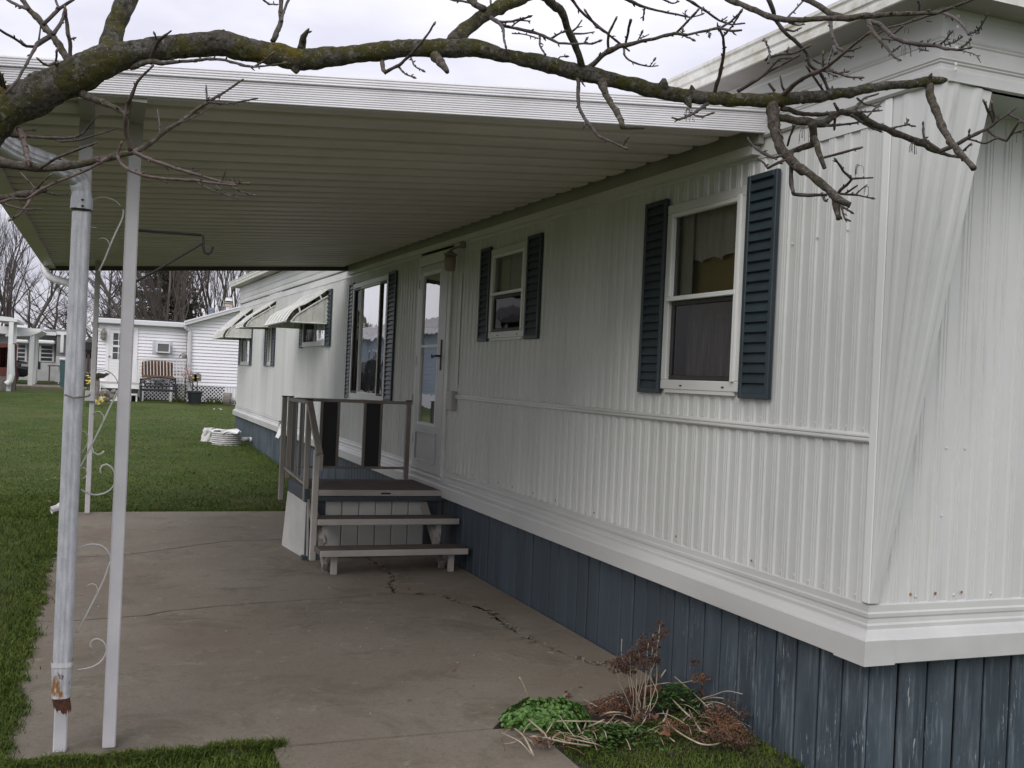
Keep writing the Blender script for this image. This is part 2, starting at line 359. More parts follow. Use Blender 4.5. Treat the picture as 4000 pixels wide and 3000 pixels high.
# ================================================================== SETTING: lawn, slab, walk, soil
def grid_sheet(name, xs, ys, zf, mat, kind='structure'):
    vs_ = [(x, y, zf(x, y)) for y in ys for x in xs]; nx = len(xs)
    fs = [(j*nx+i, j*nx+i+1, (j+1)*nx+i+1, (j+1)*nx+i) for j in range(len(ys)-1) for i in range(nx-1)]
    m = MB(); m.add(vs_, fs); o = m.build(name, mat); props(o, kind=kind); return smooth(o)
def bumpy(x, y): return .012*noise.noise(Vector((x*1.3, y*1.3, 0)))+.02*noise.noise(Vector((x*.3, y*.3, 3)))
xs = sorted(set([-400,-200,-100,-60,-40,-25]+[round(-16+i*.5,2) for i in range(53)]+[14,20,30,60,100,200,400]))
ys = sorted(set([-60,-20,-8]+[round(-4+i*.5,2) for i in range(90)]+[42,45,50,55,60,70,75,90,120,200,400,900]))
def lawn_z(x, y):
    z = gz(y)
    inside = (-.2 < x < 3.2 and 4.3 < y < 12.3) or (.6 < x < 8 and -5 < y < 4.8) or (2.8 < x < 7.5)
    return z + (bumpy(x, y) if not inside else -.05)
lawn = grid_sheet('lawn_ground', xs, ys, lawn_z, LAWN)
props(lawn, 'rough green lawn spreading from the patio to the far houses', 'lawn')
soil = MB(); soil.box((-.31,4.50,-.20),(3.1,11.98,-.022)); soil.box((.76,-3,-.20),(1.95,4.49,-.022))
props(soil.build('soil_bed', SOIL), 'bare soil under and between the slab pieces', 'soil', kind='structure')
bed = grid_sheet('planting_bed', [1.75+i*.06 for i in range(21)], [2.2+i*.06 for i in range(58)], lambda x, y: -.02+.02*noise.noise(Vector((x*5, y*5, 1)))+(.0 if 1.85 < x < 2.9 and y < 4.75+.55*(x-1.85) else -.09), SOIL)
props(bed, 'dark earth of the narrow planting bed beside the skirting', 'soil')

def c00(x0, y0, pts): return [(x0+a/2.212, y0+b_/2.212) for a, b_ in pts]
def gpts(pp): return [P(a, b_, z=0) for a, b_ in pp]
c1 = gpts(c00(0,1500,[(660,1495),(1060,1475),(1400,1435),(1900,1365),(2212,1352)])+c00(1000,1450,[(250,1450)]))
c2 = gpts(c00(0,2250,[(360,388),(630,385),(1050,355),(1250,345),(1450,305),(2212,235)])+c00(1000,2150,[(700,410),(1220,370)]))
c3a = gpts(c00(1000,2150,[(1220,370),(1170,300),(1185,210),(1110,150),(1030,100)]))
c3b = gpts(c00(1000,2150,[(1220,370),(1380,370),(1570,380),(1620,400),(1800,460),(1960,510),(2040,560),(2190,670)])+c00(1900,2250,[(130,420),(280,490),(400,555),(600,640),(720,690),(950,770)]))
XL, XR, YN, YF = -.32, 2.905, 4.49, 11.98
c1 = [Vector((XL, c1[0].y, 0))]+c1+[Vector((2.2, c1[-1].y+.06, 0)), Vector((XR, c1[-1].y+.12, 0))]
c2[0] = Vector((XL, c2[0].y, 0))
c3a = c3a+[Vector((c3a[-1].x-.02, 9.0, 0))]
def jag(poly, amp=.012, step=.05):
    out = []
    for q, t in catmull(poly, step):
        out.append(Vector((q.x+amp*noise.noise(q*9), q.y+amp*1.4*noise.noise(q*9+Vector((5,2,1)))+.4*amp*noise.noise(q*30), 0)))
    return out
c1 = jag(c1); c2 = jag(c2); c3a = jag(c3a, .03, .03); c3b = jag(c3b, .02, .03)
def interp_y(poly, x): return min(poly, key=lambda p: abs(p.x-x)).y
c3a[-1].y = interp_y(c1, c3a[-1].x)
jx = c3a[-1].x
J = c2[-1]; c3a[0] = J.copy(); c3b[0] = J.copy()
c1l = [p for p in c1 if p.x < jx]; c1r = [p for p in c1 if p.x >= jx]
def sh(poly, dx, dy): return [Vector((p.x+dx, p.y+dy, 0)) for p in poly]
def slab(name, poly, label):
    m = MB(); m.prism([Vector((p.x, p.y, 0)) for p in poly], (0,0,-.11)); o = m.build(name, CONC, fix=True)
    bm = bmesh.new(); bm.from_mesh(o.data); bmesh.ops.triangulate(bm, faces=[f for f in bm.faces if len(f.verts) > 4]); bm.to_mesh(o.data); bm.free()
    props(o, label, 'concrete slab', 'cracked patio slab pieces', 'structure')
G = .012
slab('patio_slab', sh(c1, 0, G)+[Vector((XR,YF,0)), Vector((XL,YF,0))], 'rear piece of the cracked patio slab under the far end of the carport')
slab('patio_slab', sh(c2, 0, G)+sh(c3a[1:], -G*1.5, 0)+sh(list(reversed(c1l)), 0, -G), 'middle left piece of the cracked patio slab in front of the steps')
bq = gpts([(1900+a/2.212, 2250+c_/2.212) for a, c_ in ((60,1310),(260,1130),(560,1090),(930,1075),(1210,1000),(1440,880))])
e3 = c3b[-1]
slab('patio_slab', sh(list(reversed(c3b)), G, G*1.3)+sh(c3a[1:], G*1.5, 0)+sh(c1r, 0, -G)+[Vector((XR,6.0,0)), Vector((2.90,bq[-1].y+.02,0)), Vector((e3.x+.06, e3.y-.01,0))], 'wedge of cracked patio slab between the steps and the blue skirting')
slab('patio_slab', [Vector((XL,YN,0)), Vector((bq[0].x-.02,YN,0))]+bq+[Vector((2.89,bq[-1].y,0)), Vector((e3.x+.05,e3.y-.02,0))]+sh(list(reversed(c3b)), -G, -G*1.3)+sh(list(reversed(c2[:-1])), 0, -G), 'broad front piece of the cracked patio slab beside the planting bed')
m = MB(); m.box((.75,-3,-.11),(1.93,4.478,-.003)); props(m.build('walkway', CONC), 'concrete walk leading up to the patio slab', 'walk', kind='structure')
# broken concrete chips along the wide crack
m = MB(); chips = [c3a[i] for i in range(len(c3a)-8)]+c3b
for k in range(420):
    q = random.choice(chips); s_ = random.uniform(.006, .020)
    if random.random() < .08: s_ *= 1.7
    c_ = Vector((q.x+random.gauss(0,.028), q.y+random.gauss(0,.03), -.004+s_*.3))
    pts = [c_+Vector((random.uniform(-1.3,1.3)*s_, random.uniform(-1.3,1.3)*s_, random.uniform(-.4,.5)*s_)) for _ in range(4)]
    m.add(pts, [(0,1,2),(0,2,3),(0,3,1),(1,3,2)])
props(m.build('concrete_chips', CONC), 'crumbled concrete chips along the wide crack in the slab', 'rubble', kind='stuff')
m = MB()
for k in range(70):
    x, y = random.uniform(-.2,2.7), random.uniform(4.6,10.5)
    s_ = random.uniform(.003,.008); c_ = Vector((x, y, s_*.4))
    m.add([c_+Vector((random.uniform(-1,1)*s_, random.uniform(-1,1)*s_, random.uniform(-.3,.6)*s_)) for _ in range(4)], [(0,1,2),(0,2,3),(0,3,1),(1,3,2)])
props(m.build('pebbles', PLASTIC), 'tiny pale pebbles scattered on the patio concrete', 'pebbles', kind='stuff')

# grass blades (nobody could count them): one object each for the near turf and the far lawn
def blades(name, pos, hlo, hhi, wid, lean, label):
    n = len(pos); pos = np.asarray(pos, dtype=np.float32)
    h = rng.uniform(hlo, hhi, n).astype(np.float32); a = rng.uniform(0, 2*np.pi, n); la = rng.uniform(0, 2*np.pi, n); ln = h*rng.uniform(.1, lean, n)
    w_ = wid*rng.uniform(.6, 1.3, n)
    dx, dy = np.cos(a)*w_, np.sin(a)*w_; lx, ly = np.cos(la)*ln, np.sin(la)*ln
    V = np.zeros((n, 5, 3), np.float32)
    V[:,0] = pos + np.stack([-dx,-dy,np.zeros(n)],1); V[:,1] = pos + np.stack([dx,dy,np.zeros(n)],1)
    V[:,2] = pos + np.stack([-dx*.8+lx*.35,-dy*.8+ly*.35,h*.6],1); V[:,3] = pos + np.stack([dx*.8+lx*.35,dy*.8+ly*.35,h*.6],1)
    V[:,4] = pos + np.stack([lx,ly,h*(1-.25*lean)],1)
    me = bpy.data.meshes.new(name); me.vertices.add(n*5); me.vertices.foreach_set('co', V.ravel())
    b0 = (np.arange(n)*5)[:,None]
    q = np.concatenate([b0+np.array([[0,1,3]]), b0+np.array([[0,3,2]]), b0+np.array([[2,3,4]])], 1).astype(np.int32).ravel()
    me.loops.add(len(q)); me.loops.foreach_set('vertex_index', q); me.polygons.add(n*3)
    me.polygons.foreach_set('loop_start', np.arange(0, n*9, 3, dtype=np.int32)); me.update(calc_edges=True); me.validate()
    me.materials.append(BLADE); o = bpy.data.objects.new(name, me); col.objects.link(o)
    return props(o, label, 'grass', kind='stuff')
def lz(x, y): return lawn_z(x, y)
pts = []
def edge_x(y): return -.285+.05*noise.noise(Vector((y*2.2, 0, 0)))+.05*noise.noise(Vector((y*9, 4, 0)))+.03*noise.noise(Vector((y*30, 2, 0)))+max(0,(5.6-y))*.03
while len(pts) < 62000:                                   # strip left of the slab
    y = 3.2+(random.random()**1.35)*10.5; x = edge_x(y)-abs(random.random()**1.2)*2.0
    pts.append((x, y, -.035+.5*bumpy(x, y) if x < -.33 else -.012))
for k in range(11000):                                    # dense ragged rim along the slab edge
    y = 4.2+random.random()**1.3*8; x = edge_x(y)+random.gauss(-.045,.03); pts.append((x, y, -.03 if x < -.33 else -.008))
for k in range(5000):
    x = random.uniform(-.5,.78); y = 4.505+.05*noise.noise(Vector((x*6,0,2)))+random.gauss(0,.02); pts.append((x, y, -.02))
for k in range(26000):                                    # turf in front of the slab, left of the walk
    x = random.uniform(-.6,.80+.05*noise.noise(Vector((k*.01,1,0)))); y = 4.53+.05*noise.noise(Vector((x*6,0,2)))+.05*noise.noise(Vector((x*19,3,2)))-random.random()**1.6*1.2
    pts.append((x, y, -.035 if y < 4.48 else -.01))
for k in range(24000):                                    # turf at the bed's near edge, right of the walk
    x = random.uniform(1.92,2.98); y = 4.36+.10*noise.noise(Vector((x*5,0,7)))+.1*(x-1.9)-random.random()**1.5*1.3
    if x < 1.95+max(0, 4.45-y)*.0 + .05*noise.noise(Vector((y*8,1,1))): continue
    pts.append((x, y, -.035))
for k in range(1600):                                     # strays along the wall base and slab rims
    y = random.uniform(12,24); pts.append((2.9-random.random()**2*.12, y, gz(y)))
blades('turf_grass', pts, .018, .056, .0024, 1.15, 'short dark green turf fringing the near edges of the patio slab')
pts = []
for k in range(115000):
    y = 11.9+(random.random()**1.9)*27; xw = .16*y+4
    x = random.uniform(-.11*y-.6, 2.9 if y < 25.5 else .16*y+1.2)
    if y < 12.02 and x > -.3: y = 12.03
    pts.append((x, y, gz(y)+bumpy(x, y)-.005))
blades('lawn_grass', pts, .016, .038, .0040, 1.3, 'mown lawn grass stretching behind the patio to the white house')
# fallen leaves and bits on the lawn
m = MB()
for k in range(150):
    y = 12.2+random.random()**1.4*20; x = random.uniform(-.06*y, 2.6); s_ = random.uniform(.012,.03); z = gz(y)+bumpy(x,y)+.045
    a = random.uniform(0,6.3); u_ = Vector((math.cos(a), math.sin(a), random.uniform(-.4,.4)))*s_; v_ = Vector((-math.sin(a), math.cos(a), random.uniform(-.4,.6)))*s_*.7
    c_ = Vector((x,y,z)); m.add([c_-u_, c_-v_, c_+u_, c_+v_*1.2+Vector((0,0,.01))], [(0,1,2),(0,2,3)])
for k in range(70):
    x, y = (random.uniform(-1.6,-.2), random.uniform(4,12)) if k < 40 else (random.uniform(-.2,2.6), random.uniform(4.6,11.5)); s_ = random.uniform(.008,.02); a = random.uniform(0,6.3)
    u_ = Vector((math.cos(a), math.sin(a), random.uniform(-.2,.3)))*s_; v_ = Vector((-math.sin(a), math.cos(a), random.uniform(-.2,.3)))*s_*.6; c_ = Vector((x,y,.028 if k < 40 else .006)); m.add([c_-u_, c_-v_, c_+u_, c_+v_], [(0,1,2),(0,2,3)])
props(m.build('leaf_litter', [DEADL]), 'scattered dry leaf bits lying on the lawn', 'leaf litter', kind='stuff')
m = MB()
for px, py in ((1855/2.212, 1500+270/2.212), (1890/2.212,1500+268/2.212), (1905/2.212,1500+275/2.212)):
    c_ = P(px, py, z=.13); c_.z = gz(c_.y)+.04; m.add([c_+Vector((random.uniform(-.05,.05), random.uniform(-.05,.05), random.uniform(-.01,.05))) for _ in range(5)], [(0,1,2),(0,2,3),(0,3,4),(1,2,4)])
props(m.build('paper_scraps', PLASTIC), 'few white paper scraps on the lawn short of the white house', 'litter', kind='stuff')
dk = MB(); dk.box((-9,43.5,gz(44)-.1),(0.6,47,gz(46.5)+.03))
props(dk.build('driveway', CONC), 'pale concrete drive beside the grey house', 'driveway', kind='structure')

# ================================================================== MOBILE HOME
W, Y0, Y1, XE = 2.92, 3.39, 24.45, 6.6
def rz(y): return .0105*(y-Y0)
home = thing('mobile_home', (W, Y0, 0), 'long white ribbed-metal mobile home with blue skirting and dark shutters', 'mobile home')
OPEN = [  # y0,y1,z0,z1
    (4.39,5.09,1.615,2.585), (7.21,7.92,1.95,2.625), (8.98,9.96,.70,2.68), (11.22,12.83,1.33,2.665),
    (14.60,16.28,2.03,2.70), (19.46,19.86,1.72,2.50), (22.45,23.85,1.72,2.50)]
PROF = [(0,0),(.050,0),(.056,.0085),(.0665,.0085),(.0690,.0045),(.0720,.0045),(.0745,.0085),(.0825,.0085),(.0850,.0045),(.0880,.0045),(.0905,.0085),(.096,.0085)]
PROF2 = [(0,0),(.050,0),(.057,.010),(.094,.010)]
PER = .102
def siding_sheet(u0, u1, zb, zt, opens, pos, name, parent, fine=True):
    prof = PROF if fine else PROF2; us = []; k = int(math.floor(u0/PER))
    while k*PER < u1:
        for a, o_ in prof:
            u = k*PER+a
            if u0 <= u <= u1: us.append((u, o_))
        k += 1
    us = [(u0, 0)]+[q for q in us if u0+.001 < q[0] < u1-.001]+[(u1, 0)]
    m = MB()
    for (ua, oa), (ub, ob) in zip(us, us[1:]):
        iv = [(zb(ua), zt(ua))]; mid = (ua+ub)/2
        for y0, y1, z0, z1 in opens:
            if y0 < mid < y1:
                nv = []
                for a, c_ in iv:
                    if z0 > a: nv.append((a, min(z0, c_)))
                    if z1 < c_: nv.append((max(z1, a), c_))
                iv = [q for q in nv if q[1]-q[0] > .002]
        for a, c_ in iv:
            m.add([pos(ua,oa,a), pos(ub,ob,a), pos(ub,ob,c_), pos(ua,oa,c_)], [(3,2,1,0)])
    return m.build(name, SIDING, parent)
posW = lambda u, o_, z: (W-o_, u, z)
sy = [Y0+.012, 5.2, 6.83, 8.975]
sy += [9.965, 11.0, 12.02]; y = 13.1
while y < Y1-.6: sy.append(y); y += 1.224
sy2 = sorted(set([round(v,3) for v in sy]+[Y1]))
for a, c_ in zip(sy2, sy2[1:]):
    if a < 8.9:
        siding_sheet(a+.001, c_-.001, lambda u: .762, lambda u: 1.43, OPEN, posW, 'siding_sheet', home)
        siding_sheet(a+.001, c_-.001, lambda u: 1.43, lambda u: 2.72+rz(u), OPEN, posW, 'siding_sheet', home)
    elif a < 9.9 and c_ < 9.98: 
        siding_sheet(a+.001, c_-.001, lambda u: .762, lambda u: 2.72+rz(u), OPEN, posW, 'siding_sheet', home)
    else: siding_sheet(a+.001, c_-.001, lambda u: .762, lambda u: 2.72+rz(u), OPEN, posW, 'siding_sheet', home, fine=a < 15)
posE = lambda u, o_, z: (u, Y0-o_*.85, z)
for a, c_ in ((W+.012,W+1.25),(W+1.25,W+2.5),(W+2.5,XE)):
    siding_sheet(a+.001, c_-.001, lambda u: .762, lambda u: 2.83, [], posE, 'siding_sheet', home)
# sheathing behind (house core: floor, far walls, ceiling), rooms
m = MB(); m.box((W+.06,Y0+.05,.3),(XE,Y1-.02,.74)); m.build('floor_frame', NAVY, home)
m = MB(); m.box((XE,Y0,.54),(XE+.05,Y1,2.9)); m.box((W,Y1,.54),(XE,Y1+.05,3.1)); m.build('rear_wall', WHITE, home)
m = MB(); m.box((W+.03,Y0+.03,2.72),(XE,Y1-.03,2.76)); m.box((W+2.2,Y0+.03,.75),(W+2.25,Y1-.03,2.72))
for yy in (Y0+.06,6.3,8.5,10.6,13.8,18,21.3): m.box((W+.04,yy,.75),(W+2.2,yy+.04,2.72))
m.box((W+.03,Y0+.03,.745),(W+2.2,Y1-.03,.75)); m.build('interior', ROOM, home)
# wall lining around the openings so no light leaks behind the siding
m = MB(); cuts = sorted(set([Y0+.03, Y1-.03]+[v for o_ in OPEN for v in o_[:2]]))
for a, c_ in zip(cuts, cuts[1:]):
    hit = [o_ for o_ in OPEN if o_[0] <= (a+c_)/2 <= o_[1]]
    if not hit: m.box((W+.005,a,.745),(W+.035,c_,2.72+rz(a)))
    else:
        m.box((W+.005,a,.745),(W+.035,c_,hit[0][2])); m.box((W+.005,a,hit[0][3]),(W+.035,c_,2.72+rz(a)))
m.build('wall_lining', ROOM, home)
# mid rail
m = MB(); m.add([], [])
prof = [(.0,1.452),(.016,1.450),(.020,1.442),(.020,1.436),(.014,1.433),(.020,1.429),(.020,1.420),(.014,1.413),(0,1.411)]
m.prism([(W-o_-.004, 3.412, z) for o_, z in prof], (0, 5.53, 0)); m.build('belt_rail', TRIM, home, fix=True)
# lower flashing: long side in three lengths, then the end, mitred at the corner
FP = [(.002,.768),(.012,.760),(.014,.735),(.020,.728),(.020,.715),(.016,.707),(.018,.690),(.026,.683),(.026,.668),(.032,.660),(.066,.640),(.072,.632),(.072,.541),(.066,.537),(.0,.537)]
for a, c_ in ((Y0,8.6),(8.602,14.9),(14.902,Y1+.03)):
    m = MB()
    for q in (a, c_): m.v += [(W-o_, (Y0-o_ if q == Y0 else q), z) for o_, z in FP]
    n_ = len(FP); m.f = [(i, n_+i, n_+i+1, i+1) for i in range(n_-1)]; m.mi = [0]*len(m.f); m.sm = [False]*len(m.f); m.build('flashing', FLASH, home)
m = MB(); n_ = len(FP)
for q in (W, XE+.02): m.v += [((W-o_ if q == W else q), Y0-o_, z) for o_, z in FP]
m.f = [(i+1, n_+i+1, n_+i, i) for i in range(n_-1)]; m.mi = [0]*len(m.f); m.sm = [False]*len(m.f); m.build('flashing', FLASH, home)
m = MB(); m.prism([(W-.0765,Y0-.0765,.536),(W+.075,Y0-.0765,.536),(W+.075,Y0-.0725,.536),(W-.0725,Y0-.0725,.536),(W-.0725,Y0+.11,.536),(W-.0765,Y0+.11,.536)], (0,0,.099)); m.build('corner_cap', FLASH, home, fix=True)
# skirting boards, one by one
m = MB(); m.box((0,0,-.12),(.022,.1395,.56), .007); pl = m.build('skirting_board', SKIRT, home, loc=(0,0,0)); pl.location = Vector((W+.0, Y0+.002, 0))-org(home)
y = Y0+.002+.152
while y < Y1-.05:
    o = inst(pl, 'skirting_board', home, (W+random.uniform(-.003,.003), y, gz(y)+.03)); y += .152
m = MB(); m.box((0,0,-.12),(.1395,.022,.56), .007); pe = m.build('skirting_board', SKIRT, home, loc=(0,0,0)); pe.location = Vector((W+.025, Y0, 0))-org(home)
x = W+.025+.152
while x < XE: inst(pe, 'skirting_board', home, (x, Y0+random.uniform(-.003,.003), 0)); x += .152
m = MB(); m.box((W+.03,Y0+.03,-.1),(W+.05,Y1,.55)); m.box((W+.03,Y0+.03,-.1),(XE,Y0+.05,.55)); m.build('skirting_backing', BLACKP, home)
# top trim, band (ribbed, overhangs the near end) and corner flare
m = MB(); 
m.add([(W-.012,Y0,2.708),(W-.012,Y1,2.708+rz(Y1)),(W-.012,Y1,2.80+rz(Y1)),(W-.012,Y0,2.80)], [(0,1,2,3)])
m.add([(W,Y0,2.708),(W,Y1,2.708+rz(Y1)),(W-.012,Y1,2.708+rz(Y1)),(W-.012,Y0,2.708)], [(0,1,2,3)]); m.build('top_trim', TRIM, home)
YB = 3.085
BP = [(.0,0),(.025,0),(.034,.008),(.034,.045),(.026,.058),(.026,.07),(.031,.076),(.026,.082),(.031,.088),(.026,.095),(.026,.15),(.030,.156),(.026,.162),(.030,.17),(.026,.178),(.026,.25),(.032,.258),(.032,.285)]
def bz(y, t): return 2.80+.0114*(y-Y0)+t*(1+.014*(y-Y0))
m = MB(); n_ = len(BP)
for q in (YB, Y1+.02): m.v += [(W-o_, (YB-o_+.05 if q == YB else q), bz(q, t)) for o_, t in BP]
m.f = [(i, i+1, n_+i+1, n_+i) for i in range(n_-1)]; m.mi = [0]*len(m.f); m.sm = [False]*len(m.f); m.build('roof_band', FLASH, home)
m = MB()
for q in (W, XE): m.v += [((W-o_ if q == W else q), YB-o_+.05, bz(YB, t)-(0 if q == W else .0)) for o_, t in BP]
m.f = [(i, n_+i, n_+i+1, i+1) for i in range(n_-1)]; m.mi = [0]*len(m.f); m.sm = [False]*len(m.f)
m.add([(W,YB,bz(YB,0)),(XE,YB,bz(YB,0)),(XE,Y0,bz(YB,0)),(W,Y0,bz(YB,0))], [(0,1,2,3)]); m.build('roof_band', FLASH, home)
# flare: sheet easing from the wall corner out to the overhanging band
zt = 2.80; B0 = Vector((W-.012,Y0-.018,.770)); A0 = Vector((W-.012,Y0-.018,zt)); C0 = Vector((W-.010,YB+.012,zt)); D0 = Vector((W+.22,YB+.012,zt-.012)); D1 = Vector((W+.27,Y0-.004,zt-.012))
m = MB(); rows = 26
def lerp3(a, c_, t): return a.lerp(c_, t)
for i in range(rows+1):
    t = i/rows; te = t
    a = B0.lerp(A0, t); c_ = B0.lerp(C0, te)+Vector((.004,0,0)); d_ = Vector((B0.x+.045, B0.y, B0.z)).lerp(D0, te); e_ = Vector((B0.x+.06, Y0-.004, B0.z)).lerp(D1, t)
    row = []
    for k_ in range(12): row.append(a.lerp(c_, k_/12)+Vector((-.006*te if k_ % 6 in (3, 4) else 0, 0, 0)))
    for k_ in range(13): row.append(c_.lerp(d_, k_/12)+Vector((0, -.006*te if k_ % 6 in (2, 3) else 0, 0)))
    row.append(e_); m.v += [tuple(q) for q in row]
nr = 26; m.f = [(i*nr+k+1, i*nr+k, (i+1)*nr+k, (i+1)*nr+k+1) for i in range(rows) for k in range(nr-1)]; m.mi = [0]*len(m.f); m.sm = [False]*len(m.f)
m.build('corner_flare', SIDING, home)
m = MB(); m.box((W-.020,Y0-.020,.770),(W-.0125,Y0+.022,zt-.002), .002); m.build('corner_trim', WHITE, home)
# eave and roof
EO = .19; YE = 2.97
def ez(y): return 3.082+.0165*(y-Y0)
EP = [(0,0),(-.006,.004),(-.006,.030),(0,.036),(0,.044),(-.008,.05),(-.008,.078),(0,.084),(0,.092),(-.008,.098),(-.008,.112),(.03,.118)]
m = MB(); n_ = len(EP)
for q in (YE, Y1+.45): m.v += [(W-EO+o_, q, ez(q)+t*(1+.012*(q-Y0))) for o_, t in EP]
m.f = [(i, i+1, n_+i+1, n_+i) for i in range(n_-1)]; m.mi = [0]*len(m.f); m.sm = [False]*len(m.f); m.build('eave_fascia', DFASCIA, home)
m = MB(); m.add([(W-EO,YE,ez(YE)),(W-EO,Y1+.45,ez(Y1+.45)),(W+.02,Y1+.45,ez(Y1+.45)),(W+.02,YE,ez(YE))], [(0,1,2,3)])
m.add([(W+.02,YE,ez(YE)),(W+.02,YB+.2,ez(YB)),(XE,YB+.2,ez(YB)),(XE,YE,ez(YE))], [(0,1,2,3)]); m.build('soffit', BEAM, home)
m = MB(); zr = lambda y: ez(y)+.12*(1+.012*(y-Y0)); xm = (W+XE)/2
m.add([(W-EO+.01,YE,zr(YE)),(W-EO+.01,Y1+.45,zr(Y1+.45)),(xm,Y1+.45,zr(Y1+.45)+.25),(xm,YE,zr(YE)+.25),(XE+.2,Y1+.45,zr(Y1+.45)),(XE+.2,YE,zr(YE))], [(0,1,2,3),(3,2,4,5)]); m.build('roof', ROOFG, home)
m = MB(); m.add([(W-EO,YE+.004,ez(YE)),(XE+.2,YE+.004,ez(YE)),(XE+.2,YE+.004,zr(YE)),(xm,YE+.004,zr(YE)+.25),(W-EO,YE+.004,zr(YE))], [(0,1,2,3,4)])
m.add([(W-EO+.0,Y1+.45,ez(Y1)),(XE+.2,Y1+.45,ez(Y1)),(XE+.2,Y1+.45,zr(Y1+.45)),(xm,Y1+.45,zr(Y1+.45)+.25),(W-EO,Y1+.45,zr(Y1+.45))], [(0,1,2,3,4)]); m.build('gable_trim', DFASCIA, home)
# screws
m = MB(); m.smooth = True
def screw(p, nrm='x', r=.0075):
    n = 6; c_ = Vector(p); ring = []
    for k in range(n):
        a = 2*math.pi*k/n
        ring.append(c_+(Vector((0,math.cos(a),math.sin(a))) if nrm == 'x' else Vector((math.cos(a),0,math.sin(a))))*r)
    tip = c_+(Vector((-.006,0,0)) if nrm == 'x' else Vector((0,-.006,0)))
    m.add(ring+[tip], [(k, (k+1)%n, n) for k in range(n)])
y = Y0+.075
while y < 8.9: screw((W-.007, y, 1.468+random.uniform(0,.008))); screw((W-.007, y, .785+random.uniform(0,.008))); y += PER*(1 if y < 5 else 2)
while y < 13.5:
    if not 8.9 < y < 10: screw((W-.007, y, .79))
    y += PER*2
for yy in (Y0+.14,3.9,4.5,5.3,6.2,7.1,8.2): screw((W-.034, yy, .655), r=.006)
for xx in (W+.05,W+.22,W+.43,W+.7): screw((xx, Y0-.034, .655), 'y', .006)
for xx in (W+.23,W+.43,W+.63,W+.83): screw((xx, Y0-.008, .79), 'y')
for xx, zz in ((W+.36,1.40),(W+.46,1.40),(W+.62,1.40),(W+.35,1.12),(W+.54,1.17),(W+.535,1.06)): screw((xx, Y0-.002, zz), 'y', .006)
for zz in (2.84,2.86,2.92,3.0,3.04): screw((W+.02, YB-.006, zz), 'y', .008)
for yy, zz in ((4.0,2.28),(3.82,2.29),(3.62,2.30)): screw((W-.007, yy, zz))
props(m.build('screw_heads', TRIM, home), kind='stuff')
m = MB(); m.smooth = True
for yy in (8.2,7.6,7.3,6.9,6.5,5.9,4.9,4.2): screw((W-.0095, yy, .795+random.uniform(0,.01)), r=.0065)
for xx in (W+.20,W+.33,W+.47): screw((xx, Y0-.010, .80), 'y', .007)
props(m.build('rusty_screws', RUST, home), kind='stuff')

# ---- windows
def frame_mb(m, y0, y1, z0, z1, w_, xo, xi):
    m.box((W-xo,y0,z0),(W-xi,y1,z0+w_), .004); m.box((W-xo,y0,z1-w_),(W-xi,y1,z1), .004)
    m.box((W-xo+.0005,y0,z0+w_),(W-xi,y0+w_,z1-w_), .004); m.box((W-xo+.0005,y1-w_,z0+w_),(W-xi,y1,z1-w_), .004)
def pane(win, name, y0, y1, z0, z1, x, mat):
    m = MB(); m.add([(x,y0,z0),(x,y1,z0),(x,y1,z1),(x,y0,z1)], [(3,2,1,0)]); return m.build(name, mat, win)
def curtain(win, name, y0, y1, z0, z1, x, mat, amp=.02, wav=.09, scallop=0):
    m = MB(); n = max(8, int((y1-y0)/.012)); m.smooth = True
    vs_ = []
    for i in range(n+1):
        y = y0+(y1-y0)*i/n; dx = amp*math.sin(y/wav*6.283)+amp*.5*math.sin(y/wav*2.1+1)
        zb_ = z0+(scallop*abs(math.sin(y/.06)) if scallop else 0)
        vs_ += [(x+dx, y, zb_), (x+dx*.6, y, z1)]
    m.add(vs_, [(2*i, 2*i+2, 2*i+3, 2*i+1) for i in range(n)]); return m.build(name, mat, win)
def shutter(y0, y1, z0, z1, slat_h):
    m = MB(); f = .028; d0, d1 = .032, .008
    m.box((W-d0,y0,z0),(W-d1,y0+f,z1), .003); m.box((W-d0,y1-f,z0),(W-d1,y1,z1), .003)
    m.box((W-d0+.0005,y0+f,z0),(W-d1,y1-f,z0+f), .003); m.box((W-d0+.0005,y0+f,z1-f),(W-d1,y1-f,z1), .003)
    m.box((W-.012,y0+f,z0+f),(W-.009,y1-f,z1-f))
    sh_ = m.build('shutter', SHUT, home)
    n = max(4, int(round((z1-z0-2*f)/slat_h))); hh = (z1-z0-2*f)/n; src = None
    for k in range(n):
        z = z0+f+k*hh
        if src is None:
            s_ = MB(); s_.add([(-.030,y0+f,0),(-.030,y1-f,0),(-.012,y1-f,hh*1.12),(-.012,y0+f,hh*1.12),(-.024,y0+f,-.004),(-.024,y1-f,-.004)], [(0,3,2,1),(4,0,1,5)])
            for i, v in enumerate(s_.v): s_.v[i] = v
            src = s_.build('slat', SHUT, sh_, loc=(0,0,0)); src.location = Vector((W,0,z))-org(sh_)
        else: inst(src, 'slat', sh_, (W,0,z))
    return sh_
